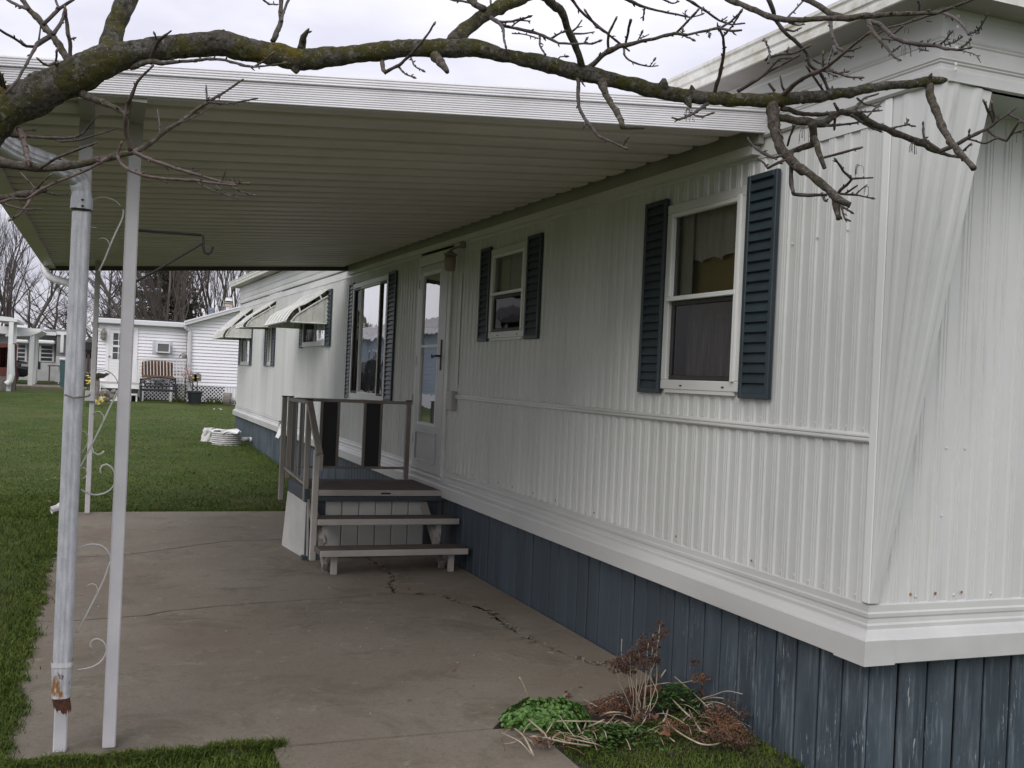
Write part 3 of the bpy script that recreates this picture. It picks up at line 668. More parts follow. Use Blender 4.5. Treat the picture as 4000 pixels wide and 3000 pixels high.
def hung_window(y0, y1, z0, z1, kind):
    m = MB(); frame_mb(m, y0, y1, z0, z1, .052, .022, -.02)
    m.box((W-.024,y0+.05,z0-.018),(W-.004,y1-.05,z0-.001)); win = m.build('window', TRIM, home)
    iy0, iy1, iz0, iz1 = y0+.052, y1-.052, z0+.052, z1-.052; zm = iz0+(iz1-iz0)*.475
    m = MB(); frame_mb(m, iy0, iy1, zm, iz1, .022, .030, .0); m.box((W-.036,iy0,zm-.004),(W-.018,iy1,zm+.020), .003)
    m.box((W-.034,iy0-.010,iz0),(W-.004,iy0+.014,iz1+.01)); m.build('sash', WHITE, win)
    m = MB(); frame_mb(m, iy0+.016, iy1-.016, iz0, zm-.004, .026, .012, -.012); m.build('screen_frame', DARK, win)
    pane(win, 'pane', iy0+.02, iy1-.02, zm+.02, iz1-.02, W-.006, GLASS); pane(win, 'pane', iy0+.04, iy1-.04, iz0+.024, zm-.02, W-.002, SCREEN)
    for yy in (y0+.17*(y1-y0), y1-.3*(y1-y0)):
        m = MB(); m.box((W-.025,yy,z0+.018),(W-.0215,yy+.02,z0+.026)); m.build('weep_hole', DARK, win)
    if kind == 'lace':
        curtain(win, 'curtain', iy0, iy1, iz0+.02, zm-.05, W+.10, CLOTHD, .022, .13)
        curtain(win, 'valance', iy0, iy1, zm+.20, iz1+.02, W+.075, CLOTHV, .010, .10, .03)
        curtain(win, 'side_curtain', iy1-.12, iy1, zm, iz1, W+.045, BLIND, .006, .05)
        curtain(win, 'cafe_curtain', iy0, iy1-.05, zm-.1, zm+.26, W+.10, YCUR, .004, .2)
    else:
        m = MB(); m.box((W+.05,iy0,zm-.02),(W+.053,iy1,iz1)); m.build('roller_shade', BLIND, win)
        m = MB(); m.box((W+.048,iy0+.38*(iy1-iy0)+.2,zm),(W+.05,iy0+.38*(iy1-iy0)+.206,iz1)); m.build('shade_cord', DARK, win)
    return win
hung_window(4.355,5.125,1.590,2.605,'lace')
shutter(4.105,4.350,1.563,2.640,.0475); shutter(5.130,5.375,1.565,2.648,.0475)
hung_window(7.175,7.955,1.925,2.640,'shade')
shutter(6.905,7.168,1.905,2.662,.052); shutter(7.960,8.190,1.905,2.668,.052)
# picture window
m = MB(); y0, y1, z0, z1 = 11.18,12.88,1.295,2.70; frame_mb(m, y0, y1, z0, z1, .06, .03, -.03); m.box((W-.055,y0+.02,z0-.02),(W-.002,y1-.02,z0-.002), .004)
pw = m.build('window', TRIM, home)
m = MB(); iy0, iy1, iz0, iz1 = y0+.06, y1-.06, z0+.06, z1-.06
frame_mb(m, iy0, iy0+.30, iz0, iz1, .028, .022, .0); m.build('sash', DARK, pw)
m = MB(); frame_mb(m, iy1-.34, iy1, iz0, iz1, .028, .022, .0); m.build('sash', DARK, pw)
m = MB(); frame_mb(m, iy0+.30, iy1-.34, iz0, iz1, .022, .026, .0); m.build('sash', WHITE, pw)
pane(pw, 'pane', iy0+.31, iy1-.35, iz0+.01, iz1-.01, W-.004, GLASSW); pane(pw, 'pane', iy0+.01, iy0+.29, iz0+.01, iz1-.01, W-.002, GLASSW); pane(pw, 'pane', iy1-.33, iy1-.01, iz0+.01, iz1-.01, W-.002, SCREEN)
curtain(pw, 'curtain', iy0, iy1, iz0, iz1, W+.12, CLOTH, .02, .11)
shutter(10.86,11.17,1.315,2.712,.050); shutter(12.885,13.12,1.275,2.722,.050)
# awning windows
def slide_window(y0, y1, z0, z1, split=.45):
    m = MB(); frame_mb(m, y0, y1, z0, z1, .05, .025, -.03); m.box((W-.035,y0,z0-.02),(W-.004,y1,z0-.001)); wn_ = m.build('window', TRIM, home)
    iy0, iy1 = y0+.05, y1-.05; ym = iy0+(iy1-iy0)*split
    m = MB(); m.box((W-.02,ym-.02,z0+.05),(W-.002,ym+.02,z1-.05)); m.build('mullion', TRIM, wn_)
    pane(wn_, 'pane', iy0, ym-.02, z0+.05, z1-.05, W-.004, GLASSW); pane(wn_, 'pane', ym+.02, iy1, z0+.05, z1-.05, W-.002, SCREEN)
slide_window(14.55,16.33,1.985,2.74); shutter(14.22,14.54,1.95,2.735,.055); shutter(16.34,16.55,1.95,2.735,.055)
slide_window(19.42,19.90,1.685,2.54,.5); shutter(19.05,19.41,1.66,2.55,.06); shutter(19.91,20.27,1.66,2.55,.06)
slide_window(22.42,23.88,1.685,2.54); shutter(22.10,22.41,1.66,2.55,.06); shutter(23.89,24.20,1.66,2.55,.06)
# door
m = MB(); m.box((W-.030,8.945,.70),(W+.02,9.035,2.70), .004); m.box((W-.030,9.935,.70),(W+.02,9.985,2.76), .004); m.box((W-.0295,9.035,2.665),(W+.02,9.935,2.76), .004); m.box((W-.05,8.95,.672),(W+.02,9.985,.699), .004)
door = m.build('storm_door', TRIM, home); DOORM = simple('door_enamel', (.44,.43,.44,1), (.52,.51,.525,1), 2, rough=.4)
m = MB(); dy0, dy1 = 9.04, 9.93
m.box((W-.034,dy0,.705),(W-.008,dy1,1.14), .004)
m.box((W-.034,dy0,2.60),(W-.008,dy1,2.66), .004); m.box((W-.0335,dy0,1.14),(W-.008,dy0+.21,2.60), .004); m.box((W-.0335,dy1-.10,1.14),(W-.008,dy1,2.60), .004)
m.build('door_leaf', DOORM, door)
m = MB(); m.box((W-.032,dy0+.21,1.14),(W-.012,dy0+.232,2.60)); m.box((W-.032,dy1-.122,1.14),(W-.012,dy1-.10,2.60)); m.box((W-.032,dy0+.232,2.565),(W-.012,dy1-.122,2.60)); m.box((W-.032,dy0+.232,1.14),(W-.012,dy1-.122,1.162)); m.box((W-.028,dy0+.232,1.875),(W-.012,dy1-.122,1.90)); m.build('glazing_bead', WHITE, door)
pane(door, 'pane', dy0+.225, dy1-.115, 1.15, 1.885, W-.014, GLASSD); pane(door, 'pane', dy0+.225, dy1-.115, 1.885, 2.59, W-.016, GLASSD)
m = MB(); m.box((W+.05,dy0,.72),(W+.09,dy1,2.65)); m.build('inner_door', DOORM, door)
m = MB(); py0, py1, pz0, pz1 = dy0+.13, dy1-.10, .79, 1.08
for a, c_ in (((W-.052,py0,pz0),(W-.033,py1,pz0+.022)),((W-.052,py0,pz1-.022),(W-.033,py1,pz1)),((W-.0515,py0,pz0+.022),(W-.033,py0+.03,pz1-.022)),((W-.0515,py1-.03,pz0+.022),(W-.033,py1,pz1-.022)),((W-.038,py0+.05,pz0+.04),(W-.033,py1-.05,pz1-.04))): m.box(a, c_, .002)
m.build('kick_panel', DOORM, door)
m = MB(); m.box((W-.042,dy0+.075,1.66),(W-.034,dy0+.105,1.94), .003); m.tube([(W-.04,dy0+.09,1.79),(W-.085,dy0+.09,1.79),(W-.09,dy0+.15,1.785),(W-.085,dy0+.20,1.775)], .010, 8); m.tube([(W-.085,dy0+.20,1.775),(W-.085,dy0+.215,1.80)], [.012,.008], 8); m.build('door_handle', DARK, door)
for zz in (.95,1.7,2.45):
    m = MB(); m.box((W-.040,dy1+.0,zz),(W-.0345,dy1+.03,zz+.09)); m.build('hinge', TRIM, door)
m = MB(); m.box((W-.012,8.955,2.775+.05),(W-.004,9.98,2.70+.005)); m.build('door_header', TRIM, home)

# ================================================================== WINDOW AWNINGS
AWNM = simple('awning_enamel', (.52,.52,.47,1), (.68,.68,.64,1), 9, rough=.5, bscale=60, bstr=.1)
def awning(yr, yl, cover, wing, wallb, label):
    q = lambda p: P(800+p[0]/4.022, 1080+p[1]/4.022, y=yr)
    cv = [q(p) for p in cover]; wg = [q(p) for p in wing]; wb = q(wallb)
    t = thing('window_awning', (W, (yr+yl)/2, wb.z), label, 'awning', 'metal window awnings on the mobile home')
    for c_ in (cv, wg): c_[0].x = W-.01
    cs = [p for p, _ in catmull(cv, .05)]; dy = yl-yr; ns = max(2, int(round(dy/.16)))
    for k in range(ns):                                # overlapping slats of the cover
        m = MB(); a = yr+dy*k/ns; c2_ = yr+dy*(k+1)/ns+.012; lift = .006 if k % 2 else 0
        for p in cs: m.v += [(p.x-lift, a, p.z+lift+.004), (p.x-lift, c2_, p.z+lift+.004), (p.x-lift, a, p.z+lift-.004), (p.x-lift, c2_, p.z+lift-.004)]
        n = len(cs); m.f = []
        for i in range(n-1):
            j = 4*i; m.f += [(j, j+4, j+5, j+1), (j+2, j+3, j+7, j+6), (j, j+2, j+6, j+4), (j+1, j+5, j+7, j+3)]
        j = 4*(n-1); m.f += [(j, j+2, j+3, j+1)]; m.mi = [0]*len(m.f); m.sm = [False]*len(m.f); m.build('cover_slat', AWNM, t)
    for yy in (yr+.006, yl-.006):                      # ribbed side wings, hung below the cover with a gap
        m = MB(); ws = [p for p, _ in catmull(wg, .04)]
        for i, (p0, p1) in enumerate(zip(ws, ws[1:])):
            o_ = .006 if (i//2) % 2 else 0; m.add([(p0.x,yy-o_,p0.z),(p1.x,yy-o_,p1.z),(p1.x,yy-o_,wb.z),(p0.x,yy-o_,wb.z)], [(0,1,2,3)])
        m.tube(ws, .012, 5); m.tube([ws[-1], Vector((W-.01,yy,wb.z))], .012, 5); m.tube([Vector((W-.012,yy,wb.z)), ws[0]], .012, 5)
        for v in range(len(m.v)): m.v[v] = (m.v[v][0], m.v[v][1] if abs(m.v[v][1]-yy) < .05 else yy+(m.v[v][1]-yr), m.v[v][2])
        m.build('side_wing', AWNM, t)
        for f_ in (.28, .72):
            a = cs[int(f_*(len(cs)-1))]; c2_ = min(ws, key=lambda p: (Vector((p.x,p.z))-Vector((a.x,a.z))).length)
            s_ = MB(); s_.bar((a.x,yy,a.z-.006),(c2_.x,yy,c2_.z),.02,.02,(0,1,0)); s_.build('strut', WHITE, t)
    m = MB(); m.tube([(cs[-1].x,yr,cs[-1].z),(cs[-1].x,yl,cs[-1].z)], .014, 6); m.build('front_bar', AWNM, t)
    return t
awning(14.46,16.50,[(1970,190),(1760,325),(1580,430),(1480,470),(1380,540),(1320,620),(1270,700)],[(1945,300),(1750,415),(1560,530),(1450,600),(1350,715)],(1925,745),'cream metal awning nearest the carport, over the widest window')
awning(19.15,20.25,[(1130,375),(1015,455),(870,545),(740,625),(680,680),(610,740),(595,790)],[(1120,450),(940,555),(760,660),(690,720),(650,785)],(1120,795),'middle of the three cream metal awnings, over the narrow window')
awning(22.25,24.25,[(765,500),(660,575),(560,650),(420,780),(320,850),(280,950)],[(740,600),(600,690),(430,800),(360,870),(325,950)],(720,965),'farthest of the three cream metal awnings, at the end of the mobile home')

# ================================================================== CARPORT
def zu(x, y): return 2.832+.079*(x-2.92)+.011*(y-4.22)
YA, YZ, XG = 4.22, 13.15, -.60
cp = thing('carport', (0, YA, 0), 'flat white metal carport roof on slim scrolled posts beside the mobile home', 'carport')
PP = .25; pp = [(0,.036),(.003,.006),(.010,.0008),(.03,0),(.13,.0008),(.18,.005),(.222,.017),(.25,.036)]
m = MB(); 
for xx in (XG+.02, W-.105): m.v += [(xx, a, zu(xx, YA)+.012+o_-2.8) for a, o_ in pp]
n_ = len(pp); m.f = [(i, i+1, n_+i+1, n_+i) for i in range(n_-1)]; m.mi = [0]*len(m.f); m.sm = [False]*len(m.f)
pan = None; y = YA+.03; k = 0
while y < YZ-.1:
    if pan is None: pan = m.build('roof_pan', CEIL, cp, loc=(0,0,0)); pan.location = Vector((0,y,2.8))-org(cp)
    else: inst(pan, 'roof_pan', cp, (0, y, 2.8+.011*(y-YA)))
    y += PP
ytop = y
m = MB(); m.add([(XG,YA+.01,zu(XG,YA)+.092),(W-.03,YA+.01,zu(W,YA)+.092),(W-.03,ytop,zu(W,ytop)+.092),(XG,ytop,zu(XG,ytop)+.092)], [(0,1,2,3)]); m.build('roof_deck', FASCIA, cp)
def fstrip(name, t0, t1, nr, off):
    m = MB(); pr = []
    zb = lambda x: 2.827+.0785*(x-2.907); zt_ = lambda x: 2.912+.0875*(x-2.235)
    for i in range(nr):
        a = t0+(t1-t0)*i/nr; d = (t1-t0)/nr
        pr += [(a+.04*d, off), (a+.24*d, off+.0030), (a+.62*d, off+.0022), (a+.92*d, off)]
    pr = [(t0, off-.012), (t0, off)]+pr+[(t1, off), (t1, off-.012)]
    for xx in (XG-.02, 2.893): m.v += [(xx, YA-o_, zb(xx)+(zt_(xx)-zb(xx))*t) for t, o_ in pr]
    n = len(pr); m.f = [(i, n+i, n+i+1, i+1) for i in range(n-1)]; m.mi = [0]*len(m.f); m.sm = [False]*len(m.f); m.build(name, FASCIA, cp)
fstrip('front_fascia', 0, .66, 9, .004); fstrip('front_fascia', .672, 1.0, 4, .012)
m = MB(); m.add([(XG-.02,YA+.004,zu(XG,YA)-.01),(2.893,YA+.004,zu(2.89,YA)-.006),(2.893,YA+.004,zu(2.89,YA)+.12),(XG-.02,YA+.004,zu(XG,YA)+.10)], [(0,1,2,3)]); m.build('fascia_backing', BEAM, cp)
def gut(name, prof, mat, y0, y1, x0):
    m = MB()
    for q in (y0, y1): m.v += [(x0+a, q, zu(x0, q)+c_) for a, c_ in prof]
    n = len(prof); m.f = [(i, n+i, n+(i+1)%n, (i+1)%n) for i in range(n)]+[tuple(range(n)), tuple(range(2*n-1, n-1, -1))]; m.mi = [0]*len(m.f); m.sm = [False]*len(m.f); return m.build(name, mat, cp, fix=True)
gut('gutter', [(-.03,-.012),(.085,-.012),(.085,.012),(.0,.02),(.0,.10),(-.03,.10)], CEIL, YA-.008, YZ, XG)  # shade of the underside put into the colour: pan paint, darker than the fascia
m = MB()
for yy in (YZ, YZ+.03): m.v += [(XG-.02,yy,zu(XG,YZ)-.04),(W-.035,yy,zu(W,YZ)-.04),(W-.035,yy,zu(W,YZ)+.085),(XG-.02,yy,zu(XG,YZ)+.085)]
m.f = [(0,1,2,3),(7,6,5,4),(0,4,5,1),(1,5,6,2),(2,6,7,3),(3,7,4,0)]; m.mi = [0]*6; m.sm = [False]*6; m.build('rear_fascia', BROWNF, cp)
gut('hanger_beam', [(-.050,-.052),(-.02,-.052),(-.02,.085),(-.050,.085)], BEAM, YA+.02, YZ-.01, W)
gut('hanger_lip', [(-.055,-.098),(-.013,-.098),(-.013,-.054),(-.055,-.054)], TRIM, YA+.06, YZ-.01, W)
def post(x, y, name='post', s_=.026):
    m = MB(); m.box((x-s_,y-s_,-.0),(x+s_,y+s_,zu(x,y)-.02), .005); m.build(name, POST, cp)
    m = MB(); m.box((x-s_-.002,y-s_-.002,zu(x,y)-.13),(x+s_+.002,y+s_+.002,zu(x,y)-.022)); m.build('post_shade_band', BEAM, cp)  # dark wrap around the post top: shade under the roof put into the colour
    if y < 6:
        m = MB(); m.box((x-.027,YA+.012,zu(x,YA)-.022),(x+.027,y+.03,zu(x,YA)+.012)); m.build('header', BEAM, cp)
post(-.088,4.645); post(.100,4.650); post(-.058,11.89); post(-.25,11.89)
# scrollwork between the near posts
def sc(name, x0, y0, pts, r=.0036, yy=4.648):
    pp_ = [P(x0+a/2.212, y0+b_/2.212, y=yy) for a, b_ in pts]; m = MB(); m.smooth = True
    m.tube([p for p, _ in catmull(pp_, .012)], r, 6, flat=.6); m.build(name, SCROLL, cp)
sc('scroll', 0, 2250, [(795,635),(778,600),(785,570),(810,548),(845,542),(885,560),(915,600),(922,640),(905,690),(865,745),(785,790),(660,815)])
sc('scroll', 0, 2250, [(740,100),(765,75),(800,66),(830,80),(842,110),(835,150)])
sc('brace', 0, 2250, [(660,490),(720,380),(790,250),(850,130),(900,25),(930,-60),(958,-130)])
sc('scroll', 0, 1500, [(640,1485),(665,1440),(720,1400),(800,1385),(880,1400),(935,1450),(960,1520),(950,1570)])
sc('scroll', 0, 1500, [(870,775),(865,735),(880,705),(920,693),(960,715),(988,765),(995,830),(975,890),(920,935),(840,958),(760,945),(700,910)])
sc('brace', 0, 1500, [(690,720),(760,590),(850,410),(940,220),(1020,55)])
sc('scroll', 0, 1500, [(800,265),(830,238),(865,240),(893,270),(895,310),(880,345)])
sc('scroll', 0, 1500, [(795,545),(805,590),(845,612),(880,598),(900,578)])
sc('scroll', 0, 1500, [(700,405),(735,415),(760,450),(758,500),(735,550),(700,610)]); sc('scroll', 0, 1500, [(700,735),(725,720),(745,740),(748,780),(730,810),(700,820)])
sc('brace', 0, 750, [(850,690),(900,590),(960,440),(1010,330),(1062,215),(1066,150)])
sc('scroll', 0, 750, [(790,70),(840,52),(900,45),(960,60),(1010,85),(1040,120)]); sc('scroll', 0, 750, [(850,410),(885,397),(920,408),(943,440),(945,475)]); sc('scroll', 0, 750, [(780,290),(800,308),(835,308)])
# hanging plant bracket on the near right post
hk = thing('plant_bracket', P(1160/2.212, 750+560/2.212, y=4.65), 'dark iron plant hook reaching right from the near carport post', 'plant hook')
def hkp(pts): return [p for p, _ in catmull([P(a/2.212, 750+b_/2.212, y=4.65) for a, b_ in pts], .03)]
m = MB(); m.tube(hkp([(1165,330),(1735,372)]), .0065, 6); m.build('arm', DARK, hk)
m = MB(); m.smooth = True; m.tube(hkp([(1735,372),(1755,382),(1757,450),(1758,490),(1770,525),(1798,538),(1825,520),(1840,475)]), .0055, 6); m.build('hook', DARK, hk)
m = MB(); m.tube(hkp([(1750,445),(1440,625),(1145,792)]), .0055, 6); m.build('brace', DARK, hk)
m = MB(); m.box(P(1160/2.212,750+330/2.212,y=4.65)+Vector((-.006,-.012,.01)), P(1140/2.212,750+800/2.212,y=4.65)+Vector((.004,.012,-.01))); m.build('wall_plate', DARK, hk)

# ---- downspouts
def lobed(m, pts, r, n=40, lobes=12, amp=.055):
    pts = [Vector(p) for p in pts]; M_ = len(pts); t0 = (pts[1]-pts[0]).normalized(); u = t0.cross(Vector((0,1,0)))
    if u.length < .01: u = Vector((1,0,0))
    u.normalize(); st = len(m.v)
    for i in range(M_):
        t = (pts[min(i+1,M_-1)]-pts[max(i-1,0)]).normalized(); u = (u-t*u.dot(t)).normalized(); w_ = t.cross(u)
        for k in range(n):
            a = 2*math.pi*k/n; c_, s_ = math.cos(a), math.sin(a); sq = 1/max(abs(c_), abs(s_))**.55
            rr = r[i]*sq*(1+amp*math.cos(lobes*a)); m.v.append(tuple(pts[i]+u*(rr*c_)+w_*(rr*s_)))
    fs = [(st+i*n+k, st+i*n+(k+1)%n, st+(i+1)*n+(k+1)%n, st+(i+1)*n+k) for i in range(M_-1) for k in range(n)]
    m.f += fs; m.mi += [m.cur]*len(fs); m.sm += [False]*len(fs)
b = NB('galvanised_rusted')
c = b.mix(b.ramp(b.noise(40, 5, .7, stretch=(1,1,.3)), .35, .68), (.40,.41,.44,1), (.58,.585,.61,1))
c = b.mix(b.ramp(b.noise(260, 2), .62, .7), c, (.68,.68,.69,1))
c = b.mix(b.ramp(b.noise(14, 4, .7, stretch=(1,1,.4)), .54, .60), c, (.30,.14,.04,1)); c = b.mix(b.ramp(b.noise(22, 4, .7, stretch=(1,1,.5)), .58, .66), c, (.12,.045,.02,1))
b.bsdf(c, .6, metallic=.1); GALVR = b.m
yD = 4.555
ds = thing('downspout', P(238, 2716, y=yD), 'galvanised ribbed downspout with rusty foot strapped to the near carport post', 'downspout')
sp_ = lambda px, py: P(px, py, y=yD)
m = MB(); vert = [sp_(319,830), sp_(300,1250), sp_(285,1600), sp_(258,2250), sp_(243,2594)]
vv = []
for a, c_ in zip(vert, vert[1:]): vv += [a.lerp(c_, i/12) for i in range(12)]
vv.append(vert[-1]); lobed(m, vv, [.034]*len(vv)); m.build('pipe', GALV, ds)
m = MB(); vv = [sp_(243,2594).lerp(sp_(237,2722), i/8) for i in range(9)]; lobed(m, vv, [.037,.037,.036,.035,.034,.033,.033,.032,.033]); m.build('lower_pipe', GALVR, ds)
m = MB(); fr = sp_(237,2722); n = 44
ring = []
for k in range(n):
    a = 2*math.pi*k/n; ring.append((fr+Vector((.034*math.cos(a), .034*math.sin(a), 0)), fr+Vector((.032*math.cos(a)+.01, .030*math.sin(a), -.035-.05*abs(noise.noise(Vector((k*.35,2.2,1))))-.015*random.random()))))
m.add([p for q in ring for p in q], [(2*k, 2*((k+1)%n), 2*((k+1)%n)+1, 2*k+1) for k in range(n)]); m.build('rusted_end', RUSTD, ds)
elp = [(0,0,0)]
elb = [P(-120/2.212,1120/2.212,y=4.30), P(60/2.212,1255/2.212,y=4.36), P(250/2.212,1345/2.212,y=4.42), P(430/2.212,1410/2.212,y=4.47), P(590/2.212,1480/2.212,y=4.52), P(680/2.212,1560/2.212,y=4.55), P(705/2.212,1660/2.212,y=yD), sp_(319,790)]
ep = [p for p, _ in catmull(elb, .022)]; m = MB(); lobed(m, ep, [.036*(1+(.05 if i % 2 else -.02)) for i in range(len(ep))]); m.build('elbow', GALV, ds)
m = MB(); lobed(m, [sp_(321,772), sp_(318,818)], [.040,.040]); m.build('sleeve', GALV, ds)
m = MB(); lobed(m, [sp_(243,2580), sp_(242,2600)], [.040,.040], amp=.02); m.build('strap', TRIM, ds)
for dz in (780, 804):
    m = MB(); c_ = P(323, dz, y=yD-.047); m.lathe(c_+Vector((0,0,-.004)), [(.001,0),(.006,.002),(.006,.006),(.001,.008)], 8); m.build('rivet', DARK, ds)
m = MB(); m.tube([sp_(253,1540)+Vector((0,-.05,0)), sp_(290,1552)+Vector((0,-.055,0)), sp_(345,1548)+Vector((.0,.0,0)), sp_(350,1545)+Vector((0,.12,0))], .004, 6); m.build('tie_wire', STONE, ds)
xo_ = P(290,1107,y=11.85); fd = thing('downspout', (P(240,1960,y=11.85).x, 11.85, 0), 'pale downspout at the far corner post of the carport', 'downspout')
f = lambda px, py, yy=11.85: P(px, py, y=yy)
fp = [f(172,1026,13.0), f(178,1055,12.8), f(190,1078,12.6), f(225,1094,12.3), f(270,1106,11.95), f(292,1125), f(293,1160), f(280,1450), f(262,1850), f(255,1950)]
pth = [p for p, _ in catmull(fp, .12)]; m = MB(); lobed(m, pth, [.036]*len(pth), 16); m.build('pipe', POST, fd)
foot = fp[-1]; m = MB(); lobed(m, [foot, foot+Vector((-.02,-.02,-.05)), foot+Vector((-.07,-.03,-.09)), foot+Vector((-.13,-.05,-.11))], [.034,.036,.036,.036], 16); m.build('spout', POST, fd)
m = MB(); c_ = P(352,1545,y=11.86); m.box(c_-Vector((.05,.03,.06)), c_+Vector((.05,.03,.05)), .006)
props(m.build('junction_box', POST), 'small pale junction box on the far carport post', 'junction box')

# ---- porch light, outlet box, hose bib, wall switch
pl_ = thing('porch_light', (W, 8.82, 2.52), 'brown lantern porch light on the wall beside the storm door', 'wall lamp')
c_ = P(1600+350/2.212, 750+600/2.212, x=W-.12)
m = MB(); m.lathe((c_.x,c_.y,c_.z), [(.02,.075),(.055,.07),(.062,.055),(.05,.05),(.03,.085),(.01,.10)], 14); m.build('cap', RAILM, pl_)
m = MB(); m.smooth = True; m.lathe((c_.x,c_.y,c_.z), [(.046,.05),(.052,.01),(.05,-.03),(.046,-.075),(.03,-.085)], 14); m.build('lamp_shade', simple('frosted_glass', (.22,.17,.15,1), (.27,.21,.19,1), 4, rough=.3), pl_)
m = MB(); m.tube([(W-.004,c_.y-.05,c_.z+.14),(W-.06,c_.y-.04,c_.z+.13),(c_.x,c_.y,c_.z+.10)], .010, 8); m.lathe((W-.03,c_.y-.06,c_.z+.12), [(.03,0),(.03,.05)], 10); m.build('arm', RAILM, pl_)
m = MB(); m.box((W-.012,8.72,2.5),(W-.004,8.70,1.52)); props(m.build('conduit', TRIM), 'thin painted conduit running down the wall beside the door', 'conduit')
m = MB(); c_ = P(1000+1688/2.212, 1450+255/2.212, x=W-.03); m.box((W-.06,c_.y-.075,c_.z-.085),(W-.006,c_.y+.06,c_.z+.085), .008)
ob = thing('outlet_box', (W, c_.y, c_.z), 'cream weatherproof outlet box on the wall below the porch light', 'outlet box'); m.build('case', CREAM, ob)
m = MB()
for k in range(4): m.box((W-.056,c_.y+.062,c_.z-.07+k*.035),(W-.02,c_.y+.085,c_.z-.05+k*.035), .003)
m.build('latch', CREAM, ob)
m = MB(); c_ = P(1000+1367/2.212, 1450+242/2.212, x=W); m.box((W-.014,c_.y-.03,c_.z-.055),(W-.006,c_.y+.03,c_.z+.05), .003); pb = m.build('doorbell_plate', STONE); props(pb, 'small grey doorbell plate left of the storm door', 'doorbell')
hb = P(1000+218/2.212, 1450+450/2.212, x=W-.06); m = MB(); m.tube([(W-.02,hb.y,hb.z),(W-.09,hb.y,hb.z),(W-.10,hb.y,hb.z-.05)], .012, 8); m.lathe((W-.08,hb.y,hb.z+.015), [(.01,0),(.03,.02),(.03,.028),(.005,.03)], 10); props(m.build('hose_tap', simple('brass', (.25,.17,.06,1), (.33,.23,.09,1), 20, rough=.4, metallic=.6)), 'brass hose tap low on the wall behind the steps', 'tap')
m = MB(); m.box((W-.05,hb.y-.3,.33),(W-.012,hb.y+.02,.50)); 
m.v = []; m.f = []; m.mi = []; m.sm = []
m.prism([(W-.075,hb.y-.35,.62),(W-.075,hb.y+.12,.62),(W-.14,hb.y+.05,.47),(W-.14,hb.y-.28,.47)], (.004,0,.004)); props(m.build('drip_flap', WHITE), 'small white metal flap under the hose tap', 'metal flap')

# ================================================================== ENTRY STEPS
st = thing('entry_steps', (2.28, 8.9, 0), 'wooden entry steps with brown treads and railed landing at the storm door', 'entry steps')
PX0, PX1, PY0, PY1, PZ = 1.665, 2.842, 8.83, 9.74, .602
m = MB(); m.box((PX0+.03,PY0+.02,PZ-.02),(PX1,PY1,PZ), .003); m.build('landing', CARPET, st)
m = MB(); m.box((1.74,PY0-.012,PZ-.052),(2.935,PY0+.018,PZ-.003), .004); m.build('nosing', CREAM, st)
m = MB(); m.box((2.30,PY0-.0145,PZ-.036),(2.385,PY0-.0125,PZ-.022)); m.build('slot', DARK, st)
m = MB(); m.box((1.74,PY0,PZ-.098),(2.93,PY0+.03,PZ-.054), .003); m.build('rim_board', NAVY, st)
m = MB(); m.box((PX0-.01,PY0+.03,PZ-.11),(PX0+.028,PY1,PZ-.002), .003); m.build('rim_board', NAVY, st)
m = MB(); m.box((1.68,PY0+.06,.02),(1.84,PY0+.10,PZ-.10), .003); m.build('corner_board', NAVY, st)
m = MB(); m.box((2.72,PY0+.06,.02),(2.84,PY0+.10,PZ-.10), .003); m.build('corner_board', NAVY, st)
m = MB(); m.box((1.72,PY0+.03,.0),(1.80,PY0+.06,.03)); m.box((1.655,8.86,.0),(1.70,8.94,.035)); m.build('sill_block', NAVY, st)
for k in range(6):
    a = 1.842+k*.147; m = MB(); m.box((a,PY0+.062,.03),(a+.138,PY0+.082,PZ-.105), .004); m.build('skirt_panel', PANEL, st)
    if k < 5:
        m = MB(); m.box((a+.1385,PY0+.068,.03),(a+.1465,PY0+.078,PZ-.105)); m.build('batten', RAILM, st)
m = MB(); m.add([(1.615,9.64,.0),(1.70,8.86,.0),(1.70,8.90,PZ-.10),(1.655,9.68,PZ-.10)], [(0,1,2,3)]); m.prism([(1.612,9.66,.005),(1.695,8.87,.005),(1.682,8.875,PZ-.11),(1.648,9.68,PZ-.11)], (.014,.0,0)); m.build('side_panel', PANEL, st, fix=True)
for z, ya, xa, xb in ((.202,8.14,1.655,2.875),(.402,8.47,1.690,2.90)):
    m = MB(); m.box((xa+.004,ya+.010,z-.046),(xb,ya+.245,z), .004); tr_ = m.build('tread', CARPET, st)
    m = MB(); m.box((xa+.006,ya-.008,z-.05),(xb+.006,ya+.010,z-.001), .004); m.build('tread_nosing', CREAM, tr_)
def leg(x, a, c_, w_=.045, d=.035): 
    m = MB(); m.bar((x,a[0],a[1]),(x,c_[0],c_[1]), w_, d, (0,1,0)); m.build('leg', CREAM, st)
for x in (1.79, 2.765):
    leg(x, (8.23,0), (8.23,.155)); leg(x-.03, (8.40,0), (8.25,.155)); leg(x-.02, (8.55,.19), (8.55,.355)); leg(x-.05, (8.46,.20), (8.66,.355))
    m = MB(); m.bar((x-.06,8.28,.05),(x-.06,8.86,.47),.035,.07); m.build('stringer', RAILM, st)
